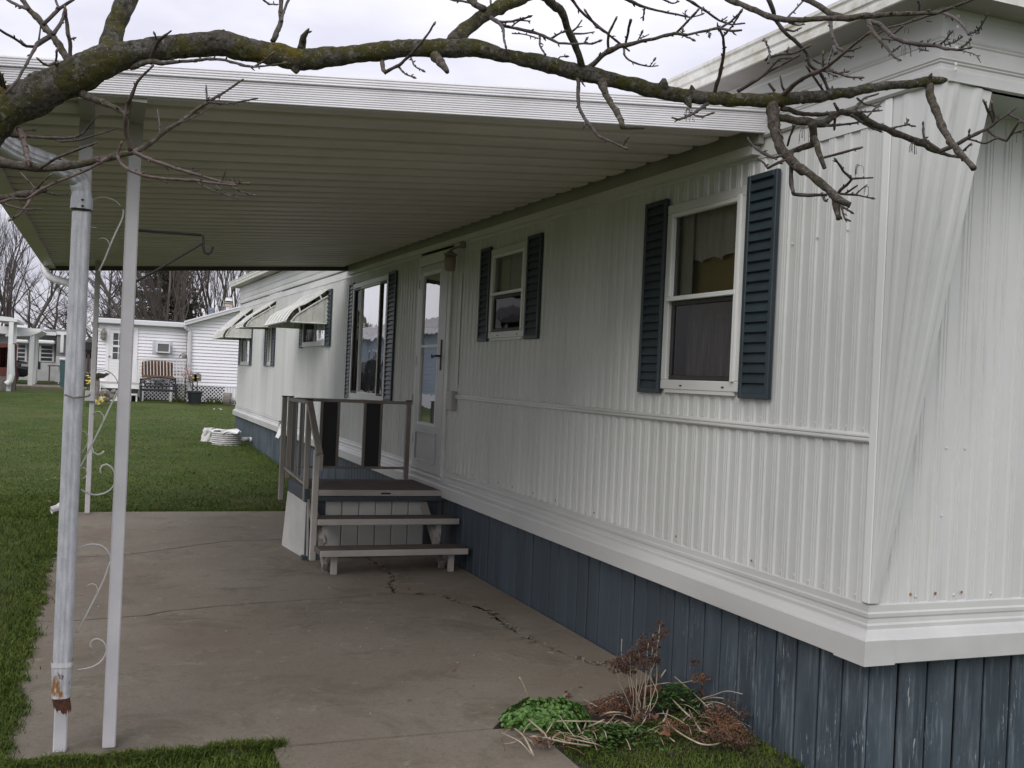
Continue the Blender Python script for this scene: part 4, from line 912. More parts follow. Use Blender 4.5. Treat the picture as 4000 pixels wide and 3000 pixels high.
# railing
def rail_post(x, y, z0, z1, s_=.022, cap=True, name='rail_post'):
    m = MB(); m.box((x-s_,y-s_,z0),(x+s_,y+s_,z1), .004); q = m.build(name, RAILM, st)
    if cap: m = MB(); m.box((x-s_-.005,y-s_-.005,z1),(x+s_+.005,y+s_+.005,z1+.010), .003); m.build('post_cap', DARK, q)
rail_post(1.603,9.78,.40,1.352); rail_post(1.655,9.76,.604,1.352); rail_post(2.782,9.76,.604,1.352); rail_post(1.672,8.93,.49,1.352)
m = MB(); m.bar((1.70,9.76,1.335),(2.76,9.76,1.335),.045,.03); m.build('top_rail', RAILM, st)
m = MB(); m.bar((1.64,9.70,1.335),(1.668,8.955,1.335),.045,.03); m.build('top_rail', RAILM, st)
m = MB(); m.bar((1.70,9.76,.708),(2.76,9.76,.708),.03,.022); m.build('bottom_rail', RAILM, st)
m = MB(); m.bar((1.63,9.74,.70),(1.668,8.955,.64),.03,.022); m.build('bottom_rail', RAILM, st)
for xa, xb in ((1.945,2.105),(2.355,2.515)):
    m = MB(); m.box((xa,9.757,.72),(xb,9.763,1.32)); ip = m.build('infill_panel', BLACKP, st)
    for xx in (xa, xb): 
        m = MB(); m.box((xx-.012,9.748,.72),(xx+.012,9.772,1.322)); m.build('panel_stile', RAILM, ip)
for ya, yb in ((9.40,9.60),(9.06,9.22)):
    xx = 1.655; m = MB(); m.box((xx-.003,ya,.69),(xx+.003,yb,1.32)); ip = m.build('infill_panel', BLACKP, st)
    for yy in (ya, yb): 
        m = MB(); m.box((xx-.006,yy-.007,.67),(xx+.006,yy+.007,1.322)); m.build('panel_stile', RAILM, ip)
m = MB(); m.bar((1.675,8.95,1.345),(1.675,8.42,.935),.048,.035); m.build('handrail', RAILM, st)
m = MB(); m.bar((1.690,8.43,.935),(1.690,8.43,.80),.03,.03,(0,1,0)); m.build('handrail_drop', RAILM, st)
m = MB(); m.box((1.650,8.50,.06),(1.698,8.55,.96), .004); m.build('newel_post', CREAM, st)
m = MB(); m.bar((1.685,8.93,.53),(1.685,8.54,.30),.02,.05); m.build('knee_brace', RAILM, st)

# ================================================================== FOREGROUND TREE
CR = {'A':(0,0),'B':(1000,0),'C':(2000,0),'D':(3000,0),'E':(0,750),'Z':(2400,600)}
trunk_base = Vector((-1.75, 3.35, gz(3)))
tree = thing('maple_tree', trunk_base, 'leafless mossy maple limb with budding twigs reaching across the carport front', 'tree')
RSP = random.Random(31)
def woody(name, mat, pts, n, step, rough_amp, parent=tree, bumps=0):
    """pts: list of (Vector, radius)"""
    cs = catmull([p for p, _ in pts], step); rad = [r for _, r in pts]; P_, R_ = [], []
    for q, t in cs:
        i = min(int(t), len(rad)-2) if len(rad) > 1 else 0; f_ = t-i
        if rad[i] < .02: q = q.lerp(pts[i][0].lerp(pts[i+1][0], f_), .6)
        rr_ = rad[i]*(1-f_)+rad[i+1]*f_; kn = 1+(.45*max(0, noise.noise(q*38))+.12*noise.noise(q*90) if rr_ < .02 else 0); P_.append(q+Vector((noise.noise(q*30), noise.noise(q*30+Vector((7,0,0))), noise.noise(q*30+Vector((0,7,0)))))*min(rr_*.45, .004)); R_.append(rr_*kn)
    m = MB(); m.smooth = True; m.tube(P_, R_, n)
    k = 0
    for i in range(len(P_)):
        for j in range(n):
            v = Vector(m.v[k]); d = v-P_[i]; r = max(R_[i], 1e-4); h = 0
            if rough_amp:
                h = noise.noise(v*9)*.5+noise.noise(v*26)*.4+noise.noise(v*70)*.34+noise.noise(v*140)*.18
                if bumps: h += max(0, noise.noise(v*6+Vector((3,9,1)))-.35)*bumps
            m.v[k] = tuple(P_[i]+d*(1+rough_amp*h)); k += 1
    if rough_amp and rad[0] < .02 and len(P_) > 4:           # short spurs and buds along thin wood
        acc = 0; nxt = RSP.uniform(.02, .06)
        for i in range(1, len(P_)-1):
            acc += (P_[i]-P_[i-1]).length
            if acc > nxt:
                acc = 0; nxt = RSP.uniform(.025, .07); d = (P_[i+1]-P_[i-1]).normalized(); v = Vector((RSP.gauss(0,1), RSP.gauss(0,1), RSP.gauss(0,1))); v = (v-d*v.dot(d)).normalized()
                L_ = RSP.uniform(.005, .013); r_ = R_[i]*.6+.0005; m.tube([P_[i], P_[i]+(v+d*.7)*L_*.6, P_[i]+(v+d*1.1)*L_], [r_, r_*.9, r_*.3], 5)
    return m.build(name, mat, parent)
TR = random.Random(11)
def trace(name, mat, segs, d0, d1, r0=None, r1=None, n=6, step=.02, amp=.1):
    """segs: list of (crop, [(x,y[,r])...]); depth runs d0 -> d1"""
    raw = []
    for c_, ps in segs:
        for p in ps: raw.append((CR[c_][0]+p[0]/2.212, CR[c_][1]+p[1]/2.212, p[2] if len(p) > 2 else None))
    N = len(raw); L = [0]
    for a, b_ in zip(raw, raw[1:]): L.append(L[-1]+math.hypot(b_[0]-a[0], b_[1]-a[1]))
    out = []; last = r0
    for i, (x, y, r) in enumerate(raw):
        t = L[i]/max(L[-1], 1)
        if r is None: r = (r0+(r1-r0)*t) if r0 is not None else last
        last = r; d = d0+(d1-d0)*t+.01*TR.uniform(-1, 1)*(1 if 0 < i < N-1 else 0)
        out.append((P(x, y, d=d), r/2.212*d/FPX))
    return woody(name, mat, out, n, step, amp)
DM = lambda px: 3.05+.45*px/4000
# main limb, followed from the trunk to its cut end by the corner of the home
ML = [('A',-420,1330,230),('A',-150,1110,195),('A',0,985,172),('A',200,880,163),('A',500,725,152),('A',750,600,148),('A',930,520,142),('A',1080,480,115),('A',1200,452,100),('A',1500,402,95),('A',1800,378,103),('A',1930,375,108),('A',2100,420,103),('A',2212,435,98),
 ('B',200,472,94),('B',350,508,92),('B',500,508,88),('B',700,490,82),('B',900,460,78),('B',1100,440,80),('B',1300,420,72),('B',1500,415,72),('B',1700,408,80),('B',1900,420,72),('B',2100,470,63),('B',2212,490,60),
 ('C',200,530,70),('C',400,582,70),('C',600,632,74),('C',800,672,70),('C',1000,722,63),('C',1200,772,60),('C',1400,815,62),('C',1600,840,58),('C',1800,855,53),('C',2000,865,55),('C',2212,865,58),
 ('D',200,855,52),('D',400,840,46),('D',600,810,42),('D',800,780,42),('D',1000,745,38),('D',1200,725,38),('D',1400,700,38),('D',1500,692,30),('D',1545,688,14)]
pts = []
for c_, x, y, r in ML:
    px, py = CR[c_][0]+x/2.212, CR[c_][1]+y/2.212; d = DM(px); pts.append((P(px, py, d=d), r/2.212*d/FPX))
woody('limb', BARK, pts, 34, .009, .26, bumps=.7)
a0 = pts[0][0]
woody('trunk', BARK, [(trunk_base+Vector((0,0,-.1)), .30), (trunk_base+Vector((.0,0,.5)), .235), (trunk_base+Vector((.03,0,1.4)), .215), (a0+Vector((-.55,.02,-.30)), .19), (a0+Vector((-.2,.01,-.10)), .15), (a0+Vector((.0,0,.0)), .12)], 26, .04, .12, bumps=.4)
woody('limb', BARK, [(a0+Vector((-.3,.05,-.2)), .17), (a0+Vector((-.55,.3,.8)), .14), (a0+Vector((-.7,.5,2.0)), .10), (a0+Vector((-.5,.8,3.2)), .05)], 16, .06, .1)
def T(name, mat, segs, px0, dd, r0=None, r1=None, n=6, step=.02, amp=.1, base=None):
    d = DM(px0) if base is None else base
    return trace(name, mat, segs, d, d+dd, r0, r1, n, step, amp)
# rising limbs
T('limb', BARK, [('A',[(880,540,105),(950,430,100),(985,250,86),(1050,100,85),(1100,0,85),(1190,-190,80),(1260,-420,70)])], 420, .25, n=22, step=.014, amp=.16)
T('limb', BARK, [('B',[(1680,380,55),(1740,320,66),(1850,225,60),(2000,120,55),(2212,18,52)]),('C',[(150,-50,48),(420,-190,40)])], 1770, .3, n=18, step=.014, amp=.15)
T('branch', BARK2, [('C',[(600,600,34),(590,510,30),(540,380,30),(490,280,30),(450,150,34),(410,80,36),(330,20,38),(260,-40,36),(120,-150,30)])], 2270, -.3, n=12, step=.015, amp=.15)
T('branch', BARK2, [('D',[(30,900,50),(40,1000,48),(55,1090,46),(100,1260,42),(180,1370,40),(300,1480,38)]),('Z',[(1550,95,37),(1700,190,36),(1850,310,34),(1920,390,34),(1985,420,28),(2045,442,24)])], 3010, -.15, n=12, step=.014, amp=.16)
T('branch', BARK2, [('Z',[(1905,395,30),(1918,470,27),(1932,565,20)])], 3290, -.02, n=10, step=.014, amp=.16)
T('branch', BARK2, [('D',[(60,1005,34),(200,1035,32),(330,1050,34),(480,1075,30),(545,1020,28),(640,965,26),(780,1000,32),(900,1070,30),(1000,1110,27),(1200,1190,26),(1300,1232,29),(1440,1300,22),(1560,1340,13),(1670,1362,8)])], 3050, .3, n=10, step=.014, amp=.16)
T('branch', BARK2, [('D',[(1390,740,34),(1400,810,34),(1440,920,32),(1500,1080,30),(1570,1220,28),(1670,1330,26),(1778,1455,23)])], 3640, -.3, n=12, step=.014, amp=.14)
T('branch', BARK2, [('D',[(380,1060,32),(395,1170,30),(380,1250,27),(290,1282,24),(200,1310,18),(195,1340,14)])], 3170, .12, n=10, step=.014, amp=.18)
T('branch', BARK2, [('D',[(398,1190,26),(440,1310,24),(465,1390,22),(492,1452,18)])], 3180, -.08, n=10, step=.014, amp=.18)
T('branch', BARK2, [('C',[(1850,-10,22),(1980,40,22),(2100,90,24),(2212,138,24)]),('D',[(150,168,24),(350,170,22),(550,155,22),(700,155,25),(850,140,23),(1000,125,20),(1250,118,18),(1480,105,17),(1600,60,14),(1760,0,11),(1900,-60,9)])], 2850, -.5, n=10, step=.016, amp=.16, base=3.25)
T('branch', BARK2, [('D',[(300,-20,24),(450,50,24),(540,118,22),(640,150,22)])], 3150, -.05, n=8, amp=.14, base=3.1)
T('branch', BARK2, [('C',[(770,680,40),(785,745,34),(810,820,28),(870,920,24),(930,1010,24),(955,1098,24)])], 2350, -.25, n=10, step=.014, amp=.16)
T('branch', BARK2, [('C',[(955,1098,20),(1050,1100,18),(1140,1098,15)])], 2430, .1, n=8, step=.014, amp=.18, base=DM(2350)-.25)
T('branch', BARK2, [('B',[(1545,460,46),(1575,520,40),(1610,565,32),(1650,622,20)])], 1720, -.12, n=10, step=.014, amp=.14)
T('broken_stub', BARK2, [('B',[(385,420,40),(392,385,36),(410,320,28),(438,275,18),(458,245,5)])], 1180, -.04, n=10, step=.012, amp=.2)
T('broken_stub', BARK2, [('A',[(700,800,40),(770,838,28),(850,870,28),(950,910,24),(1060,970,17),(1125,1005,5)])], 340, -.1, n=10, step=.012, amp=.2)
T('knot', BARK, [('B',[(350,520,80),(345,590,40),(350,625,14)])], 1155, -.02, n=12, step=.012, amp=.2)
T('knot', BARK, [('A',[(1930,380,80),(1925,300,45),(1930,262,12)])], 870, -.02, n=12, step=.012, amp=.2)
T('knot', BARK, [('C',[(1310,790,50),(1312,720,40),(1318,680,18)])], 2590, -.02, n=12, step=.012, amp=.25)
T('knot', BARK, [('C',[(1500,830,50),(1535,900,24),(1545,930,6)])], 2690, -.02, n=10, step=.012, amp=.25)
T('knot', BARK, [('C',[(1550,820,45),(1555,765,26),(1550,740,10)])], 2700, -.02, n=10, step=.012, amp=.25)
T('knot', BARK, [('D',[(1400,700,30),(1405,650,14),(1415,632,5)])], 3635, -.02, n=8, step=.012, amp=.2)
T('branch', BARK2, [('A',[(600,560,34),(585,515,29),(470,330,28),(370,210,26),(250,80,24),(200,0,20),(130,-110,16)])], 260, .25, n=10, step=.016, amp=.14)
# twigs: (material, crop segments, photo x of root, depth drift, r0, r1)
TW = [
 (0,[('A',[(1300,540),(1310,510),(1330,430),(1365,360),(1420,310),(1480,265)])],590,-.12,22,7),(0,[('A',[(1362,352),(1350,325),(1338,298)])],615,-.14,9,6),
 (1,[('A',[(1130,580,26),(1310,530,22),(1400,545,19),(1600,530,14),(1820,510,12),(1950,520,11),(2120,570,12),(2212,575,10)]),('B',[(120,565,8),(240,545,6)])],540,-.35,22,6),(1,[('B',[(-10,575),(60,530),(140,465)])],1000,-.34,9,6),
 (0,[('A',[(370,215),(450,140),(510,70),(630,0),(720,-70)])],170,.05,18,12),(0,[('A',[(505,75),(490,30),(475,-20)])],225,.05,13,10),(0,[('A',[(245,78),(160,50),(70,0),(0,-50)])],110,.2,16,11),
 (0,[('A',[(455,295),(510,230),(545,150),(560,75)])],200,.1,17,13),(1,[('A',[(605,525),(605,400),(580,220),(562,75)])],272,-.05,18,14),(1,[('A',[(603,340),(632,332)])],272,-.05,10,7),
 (0,[('A',[(430,315,22),(340,362,22),(310,400,16),(240,530,13),(160,680,12),(65,790,11)])],190,-.2,20,11),(0,[('A',[(310,402),(230,400),(120,330),(0,258),(-80,200)])],140,-.15,14,9),(0,[('A',[(335,352),(350,240),(352,215)])],150,.0,8,6),
 (1,[('A',[(520,600),(470,545),(420,570),(370,545),(335,515)])],235,-.15,14,8),(1,[('A',[(478,545),(488,500),(495,440)])],215,-.15,10,7),(1,[('A',[(35,815),(20,720),(-5,650),(-40,560)])],15,-.1,24,18),(0,[('A',[(55,800),(35,720),(15,640)])],22,-.15,11,8),
 (1,[('A',[(1135,1300,22),(1095,1180,20),(1085,1000,18),(1095,920,18),(1140,820,14),(1190,700,12),(1310,578,9)])],-1,-.12,0,0),
 (1,[('A',[(-300,1370,48),(-100,1385,42),(0,1402,40),(180,1430,38),(400,1452,35),(650,1420,31),(900,1370,28),(1020,1340,28),(1170,1310,25),(1300,1240,20),(1400,1150,18),(1550,1060,16),(1700,950,15),(1800,880,14),(1950,790,10),(2085,698,7)])],-1,.15,0,0),
 (0,[('A',[(1800,882),(1900,895),(2000,890),(2150,865)]),('B',[(15,852)])],-1,.2,10,7),(0,[('A',[(1788,868),(1785,800),(1780,735)])],-1,.05,9,6),(0,[('A',[(1550,1065),(1700,1000),(1880,895),(1895,840)])],-1,.1,8,4),(0,[('A',[(1383,1160),(1375,1050),(1358,945)])],-1,.1,6,6),
 (1,[('A',[(165,1110),(195,1180),(215,1260),(245,1410)])],60,-.3,22,22),(0,[('A',[(100,1160,20),(300,1182,14),(480,1192,14),(650,1185,11),(720,1150,8),(845,992,5)])],60,-.2,14,5),(0,[('A',[(470,1200),(530,1225),(700,1205),(850,1160),(1005,1110)])],60,-.1,11,5),(0,[('A',[(190,1132),(285,1125)])],60,0,5,4),
 (0,[('A',[(340,1458),(500,1360),(650,1300),(842,1230)])],-1,-.1,14,8),(1,[('A',[(1165,1318),(1290,1375),(1450,1430),(1600,1480),(1800,1540),(1960,1580),(2135,1585)])],-1,-.15,17,8),(0,[('A',[(1430,1425),(1560,1478),(1720,1475)])],-1,-.1,8,6),
 (1,[('A',[(1018,1348),(1050,1420),(1140,1480),(1290,1530),(1500,1550),(1680,1560),(1880,1585),(2020,1600)])],-1,-.25,16,8),(0,[('A',[(1680,1565),(1780,1620),(1880,1662)]),('E',[(2060,55)])],-1,-.2,8,6),(0,[('A',[(1865,1588),(1885,1620),(1910,1642)])],-1,-.2,8,6),(0,[('A',[(1955,1575),(2020,1570),(2068,1552)])],-1,-.2,7,5),(0,[('A',[(1905,1565),(1940,1512)])],-1,-.2,7,5),(0,[('A',[(1980,1600),(2070,1650),(2212,1690)])],-1,-.2,7,5),
 (1,[('A',[(1020,1340),(1025,1300),(1045,1245)])],-1,.0,13,8),(1,[('A',[(930,1362,14),(800,1440,13),(680,1500,12),(500,1570,12),(350,1640,12),(230,1720,11)]),('E',[(90,60,12),(0,90,12),(-90,110,12)])],-1,-.2,14,11),
 (1,[('E',[(400,-30,28),(280,8,28),(150,28,26),(0,48,25),(-140,60,28)])],-1,.0,20,22),(1,[('E',[(285,15),(230,120),(170,190),(95,238)])],-1,-.1,15,11),(0,[('E',[(0,62),(60,110),(200,150),(365,150)])],-1,-.15,11,6),(0,[('E',[(370,0),(480,25),(595,18)])],-1,.1,8,6),(1,[('A',[(305,1650),(370,1570),(432,1518)])],-1,-.1,10,8),(0,[('A',[(175,1490),(240,1560),(305,1630)])],-1,-.1,8,7),
 (0,[('B',[(148,350),(190,250),(215,170),(205,100),(220,0),(232,-90)])],1065,.1,25,14),(0,[('B',[(220,185),(240,90),(282,0),(310,-80)])],1100,.15,13,10),
 (1,[('B',[(1085,500,20),(1092,560,18),(1100,600,18),(1122,625,18),(1180,592,15),(1240,560,14),(1330,480,12),(1420,380,11),(1500,270,9),(1537,212,8)])],1490,-.25,18,8),(1,[('B',[(1230,572),(1290,640),(1358,666)])],1560,-.2,9,7),(1,[('B',[(1335,490),(1370,570),(1438,608)])],1600,-.22,8,6),(0,[('B',[(40,-20),(110,35),(188,38)])],1050,.2,8,7),
 (0,[('B',[(1975,85),(1900,40),(1820,-30)])],1890,.05,30,22),(0,[('B',[(1945,62),(1850,25),(1690,-5)])],1880,.1,13,9),(0,[('B',[(1890,40),(1912,-10)])],1850,.1,8,6),(0,[('B',[(2030,40),(2025,-20)])],1915,.1,10,8),
 (0,[('B',[(2035,150),(2100,200),(2140,260),(2140,330),(2157,398)])],1920,-.2,18,8),(0,[('B',[(2095,190),(2212,185)]),('C',[(90,160),(140,145)])],1950,-.2,12,6),(0,[('C',[(60,175),(155,182)])],2030,-.2,7,7),(0,[('C',[(0,225),(60,180),(150,145)])],1990,-.15,8,6),
 (0,[('B',[(2110,205,14)]),('C',[(-60,228,15),(0,240,15),(150,270,14),(250,300,14),(340,340,12),(400,370,11),(500,380,9),(620,375,8),(690,380,8),(752,356,6)])],1960,-.3,15,6),(0,[('C',[(240,300),(240,380),(260,430),(290,472)])],2105,-.2,10,8),(0,[('C',[(0,290),(80,292),(160,310),(225,332)])],2000,-.25,7,6),(0,[('C',[(335,335),(400,295),(445,275)])],2150,-.2,10,7),(0,[('C',[(520,275),(560,240),(605,172)])],2235,.0,9,6),(0,[('C',[(560,240),(608,228)])],2250,.0,6,4),(0,[('C',[(515,293),(620,290),(715,275)])],2235,.0,9,5),(0,[('C',[(620,372),(642,342)])],2280,-.2,6,4),
 (0,[('C',[(390,520),(415,490),(465,488)])],2180,-.05,7,4),(0,[('C',[(490,-40),(520,0),(580,80),(700,190),(800,270),(900,350),(1015,442)])],2230,.2,13,9),
 (0,[('C',[(655,600,28),(680,575,25),(760,490,22),(830,440,24),(950,400,20),(1100,360,16),(1250,330,15),(1400,290,15),(1520,300,11),(1650,270,12),(1790,245,12),(1900,265,10),(1985,262,9)])],2300,-.35,26,9),
 (1,[('C',[(830,438),(832,300),(860,240),(897,165)])],2375,-.1,12,9),(1,[('C',[(830,290),(720,220),(680,160),(638,100)])],2375,-.1,10,9),(0,[('C',[(978,405),(1000,290),(1012,230),(1025,172)])],2440,-.15,10,12),(0,[('C',[(965,400),(970,470),(1010,520),(1110,560),(1190,575),(1262,568)])],2440,-.15,10,5),(0,[('C',[(1190,574),(1228,520)])],2540,-.15,6,4),(0,[('C',[(1085,355),(1120,285)])],2490,-.2,7,4),(0,[('C',[(1110,330),(1180,300)])],2500,-.2,6,4),
 (1,[('C',[(1415,290),(1470,235),(1520,180),(1602,92)])],2640,-.2,12,8),(1,[('C',[(1475,300),(1560,342)])],2670,-.25,9,6),(1,[('C',[(1475,300),(1475,265)])],2670,-.25,6,5),(1,[('C',[(1790,248),(1900,180),(1950,130),(1976,98)])],2810,-.3,10,9),(0,[('C',[(1700,262),(1705,300)])],2770,-.25,9,7),(0,[('C',[(1780,250),(1775,215)])],2800,-.25,9,8),
 (0,[('C',[(960,-20),(1000,0),(1140,60),(1300,100),(1450,130),(1550,150),(1660,115)])],2450,.3,13,6),(0,[('C',[(1148,65),(1140,110),(1135,158)])],2515,.3,8,7),(0,[('C',[(1490,140),(1498,105)])],2675,.3,6,5),(0,[('C',[(1490,-20),(1520,0),(1650,80),(1800,180),(1890,210),(2012,203)])],2690,.15,12,6),(0,[('C',[(1640,85),(1655,60)])],2740,.15,8,6),(0,[('C',[(1810,180),(1860,145)])],2820,.15,8,5),(0,[('C',[(1290,-10),(1390,30),(1440,12)])],2600,.2,8,7),
 (1,[('C',[(1748,800),(1790,660),(1825,520),(1832,420),(1820,320),(1785,240)])],2790,-.2,18,10),(1,[('C',[(1822,315),(1900,230),(1978,105)])],2825,-.3,9,8),(0,[('C',[(1830,410),(1850,408)])],2825,-.2,8,6),
 (0,[('C',[(560,660),(570,700),(570,800),(580,930),(640,1040),(700,1110),(750,1180),(850,1220),(1000,1290)])],2255,-.3,18,9),(0,[('C',[(958,1265),(1002,1192)])],2430,-.3,8,5),(0,[('C',[(640,1050),(625,1085)])],2290,-.2,9,7),(0,[('C',[(590,690),(632,748)])],2265,-.1,11,4),
 (0,[('C',[(1700,890),(1600,960),(1550,990),(1450,1030),(1385,1018)])],2760,-.25,16,8),(1,[('C',[(1565,990),(1640,1010),(1725,980)])],2710,-.25,9,7),(0,[('D',[(280,470),(120,560),(0,620)]),('C',[(2120,690),(1950,792)])],3130,.1,10,16),(0,[('C',[(2180,335),(2215,415)])],2990,-.2,9,9),(0,[('D',[(0,400),(15,470),(0,545)])],3000,-.2,10,8),
 (0,[('C',[(2035,1192),(2100,1280),(2212,1345)]),('D',[(60,1365),(120,1340)])],3050,-.1,9,14),(0,[('C',[(2120,1372),(2180,1410)]),('D',[(0,1450),(60,1420),(130,1390)])],3050,-.1,8,13),(0,[('D',[(70,1090),(110,1150),(125,1180)])],3040,-.1,12,7),
 (0,[('D',[(5,-20),(40,80),(80,190),(150,280),(280,400),(340,460),(360,560),(450,630),(490,700),(525,790)])],3010,.15,19,13),(0,[('D',[(540,150),(550,290),(600,410),(655,440)])],3245,-.2,17,13),(0,[('D',[(570,405),(590,460)])],3260,-.2,16,14),(0,[('D',[(640,450),(700,440),(805,405)])],3290,-.2,11,6),(0,[('D',[(640,480),(735,488)])],3290,-.2,9,8),(0,[('D',[(560,420),(530,500),(510,570)])],3250,-.2,10,9),
 (0,[('D',[(850,150),(900,270),(950,330),(1010,390),(1060,460),(1100,500),(1148,521)])],3385,-.2,24,8),(0,[('D',[(1055,455),(1100,430),(1145,395)])],3475,-.2,9,7),
 (0,[('D',[(870,180,16),(960,210,20),(1030,270,18),(1100,330,18),(1200,370,18),(1330,385,20),(1450,400,16),(1560,425,12),(1650,430,10),(1735,415,6)])],3390,-.45,18,6),(0,[('D',[(1455,400),(1530,350),(1582,282)])],3660,-.4,10,7),(0,[('D',[(1525,385),(1600,370),(1682,318)])],3690,-.4,8,6),(0,[('D',[(1655,432),(1700,390),(1755,342)])],3745,-.45,8,7),(0,[('D',[(1600,430),(1680,440),(1790,470),(1838,540)])],3740,-.45,5,3),(0,[('D',[(1300,390),(1320,420),(1385,440)])],3600,-.3,12,6),(0,[('D',[(1340,400),(1385,360)])],3610,-.3,9,5),
 (0,[('D',[(1510,110),(1600,150),(1660,190),(1700,240),(1735,300)])],3685,-.3,13,11),(0,[('D',[(1735,285),(1810,270),(1850,210),(1902,120)])],3790,-.35,12,7),(0,[('D',[(1800,275),(1825,285)])],3815,-.35,8,6),(0,[('D',[(1460,120),(1370,140),(1200,200),(1050,235),(940,300)])],3620,.1,10,8),(0,[('D',[(1380,180),(1415,185)])],3625,.1,9,8),(0,[('D',[(1165,225),(1100,280),(1040,310)])],3520,.1,10,7),(0,[('D',[(930,320),(1000,335),(1100,345)])],3430,.1,9,8),
 (1,[('D',[(110,850),(130,825),(250,710),(380,640),(490,590),(620,490),(740,390),(865,288)])],3060,-.4,20,10),(1,[('D',[(495,600),(620,640),(700,665),(802,670)])],3220,-.3,11,9),(1,[('D',[(478,585),(475,470)])],3215,-.3,9,6),(1,[('D',[(475,788),(400,670),(365,630),(338,578)])],3210,-.1,10,10),(1,[('D',[(510,580),(600,630),(678,620)])],3230,-.25,8,6),(1,[('D',[(-20,520),(0,500),(100,470),(230,460),(350,400)])],3010,-.25,12,9),(0,[('D',[(0,610),(100,510),(205,500)])],3010,-.15,9,6),(1,[('D',[(160,465),(172,430)])],3075,-.25,9,7),(0,[('D',[(390,515),(470,555)])],3185,.1,8,7),(0,[('D',[(440,600),(580,655)])],3200,.15,6,5),
 (0,[('D',[(120,930,24),(250,975,20),(420,990,18),(600,975,16),(720,970,16),(780,900,12),(830,850,10),(955,808,6)])],3055,.3,24,6),(0,[('D',[(770,850),(850,905),(975,920)])],3360,.3,9,6),(0,[('D',[(725,968),(880,965),(985,955)])],3330,.3,9,6),(0,[('D',[(860,1010),(920,940),(982,882)])],3400,.2,9,7),(1,[('D',[(490,1360),(640,1320),(795,1278)])],3220,-.15,11,10),(0,[('D',[(500,1088),(700,1072),(835,1040)])],3230,.2,13,8),(0,[('D',[(720,995),(850,1080),(965,1132)])],3330,.25,14,9),(0,[('D',[(1050,1112),(1200,1080),(1275,1092)])],3480,.3,9,6),(0,[('D',[(1190,1082),(1210,1035)])],3540,.3,9,8),
 (0,[('D',[(1480,1312),(1600,1260),(1750,1180),(1900,1110),(1990,1040),(2080,980),(2148,928)])],3670,-.1,21,8),(1,[('D',[(1950,1060),(1930,1010),(1900,950),(1868,882)])],3880,-.1,13,10),(1,[('D',[(1955,1030),(1945,960),(1935,895)])],3880,-.12,11,9),(0,[('D',[(2075,985),(2150,1020),(2240,1070)])],3940,-.1,11,9),(0,[('D',[(1895,1120),(1970,1180),(2060,1215),(2110,1140),(2165,1062)])],3860,-.1,12,9),(0,[('D',[(2110,1150),(2230,1120)])],3960,-.1,9,6),(0,[('D',[(1725,1198),(1870,1240),(1962,1200)])],3780,-.1,10,7),(0,[('D',[(1690,1300),(1740,1255)])],3765,-.1,12,8),(0,[('D',[(1730,1190),(1738,1140)])],3780,-.1,8,6),
 (0,[('D',[(1480,1292),(1400,1240),(1355,1200),(1342,1140),(1340,1075)])],3670,.1,16,8),(0,[('D',[(1320,1215),(1360,1195)])],3600,.1,12,12),(0,[('D',[(1560,1340),(1640,1352)])],3710,.2,8,6),(0,[('D',[(205,1300),(200,1480),(215,1670)])],3095,-.1,15,14),(0,[('D',[(165,155),(230,90),(295,15)])],3080,.1,9,8),(0,[('D',[(180,195),(260,220),(320,210)])],3085,.1,9,5),(0,[('D',[(150,250),(220,270),(288,238)])],3070,.1,11,6),(0,[('D',[(1300,0),(1308,50),(1302,110)])],3590,.1,12,11),
 (0,[('Z',[(1535,60),(1530,110),(1520,230),(1550,350),(1680,360),(1835,355)])],3090,-.1,16,12),(0,[('Z',[(1800,365),(1815,400),(1838,412)])],3215,-.1,12,8),(0,[('Z',[(1915,365),(1960,310),(2050,220),(1980,150),(1915,58)])],3270,-.15,14,9),(0,[('Z',[(2055,218),(2150,210),(2235,208)])],3330,-.1,10,7),(0,[('Z',[(1950,348),(2100,360),(2225,385)])],3280,-.1,11,7),(0,[('Z',[(2085,355),(2130,310),(2185,268)])],3340,-.1,7,4),(0,[('Z',[(1955,440),(1990,560),(2042,584)])],3290,-.1,10,7),(0,[('Z',[(1970,460),(2045,505)])],3300,-.1,10,8),(0,[('Z',[(1990,350),(2100,275)])],3300,-.12,9,7),
 (0,[('D',[(5,720),(60,790)])],3010,.0,11,12),(0,[('D',[(105,655),(125,750),(145,785)])],3055,.0,8,10),(0,[('D',[(150,780),(190,745)])],3060,.0,8,6),(0,[('D',[(555,745),(556,800)])],3250,.0,8,10),(0,[('D',[(570,885),(605,950)])],3265,.0,10,14),(0,[('D',[(580,1010),(570,1120)])],3260,.1,11,10),(0,[('D',[(170,1260),(190,1180),(230,1080)])],3080,-.1,9,11),
]
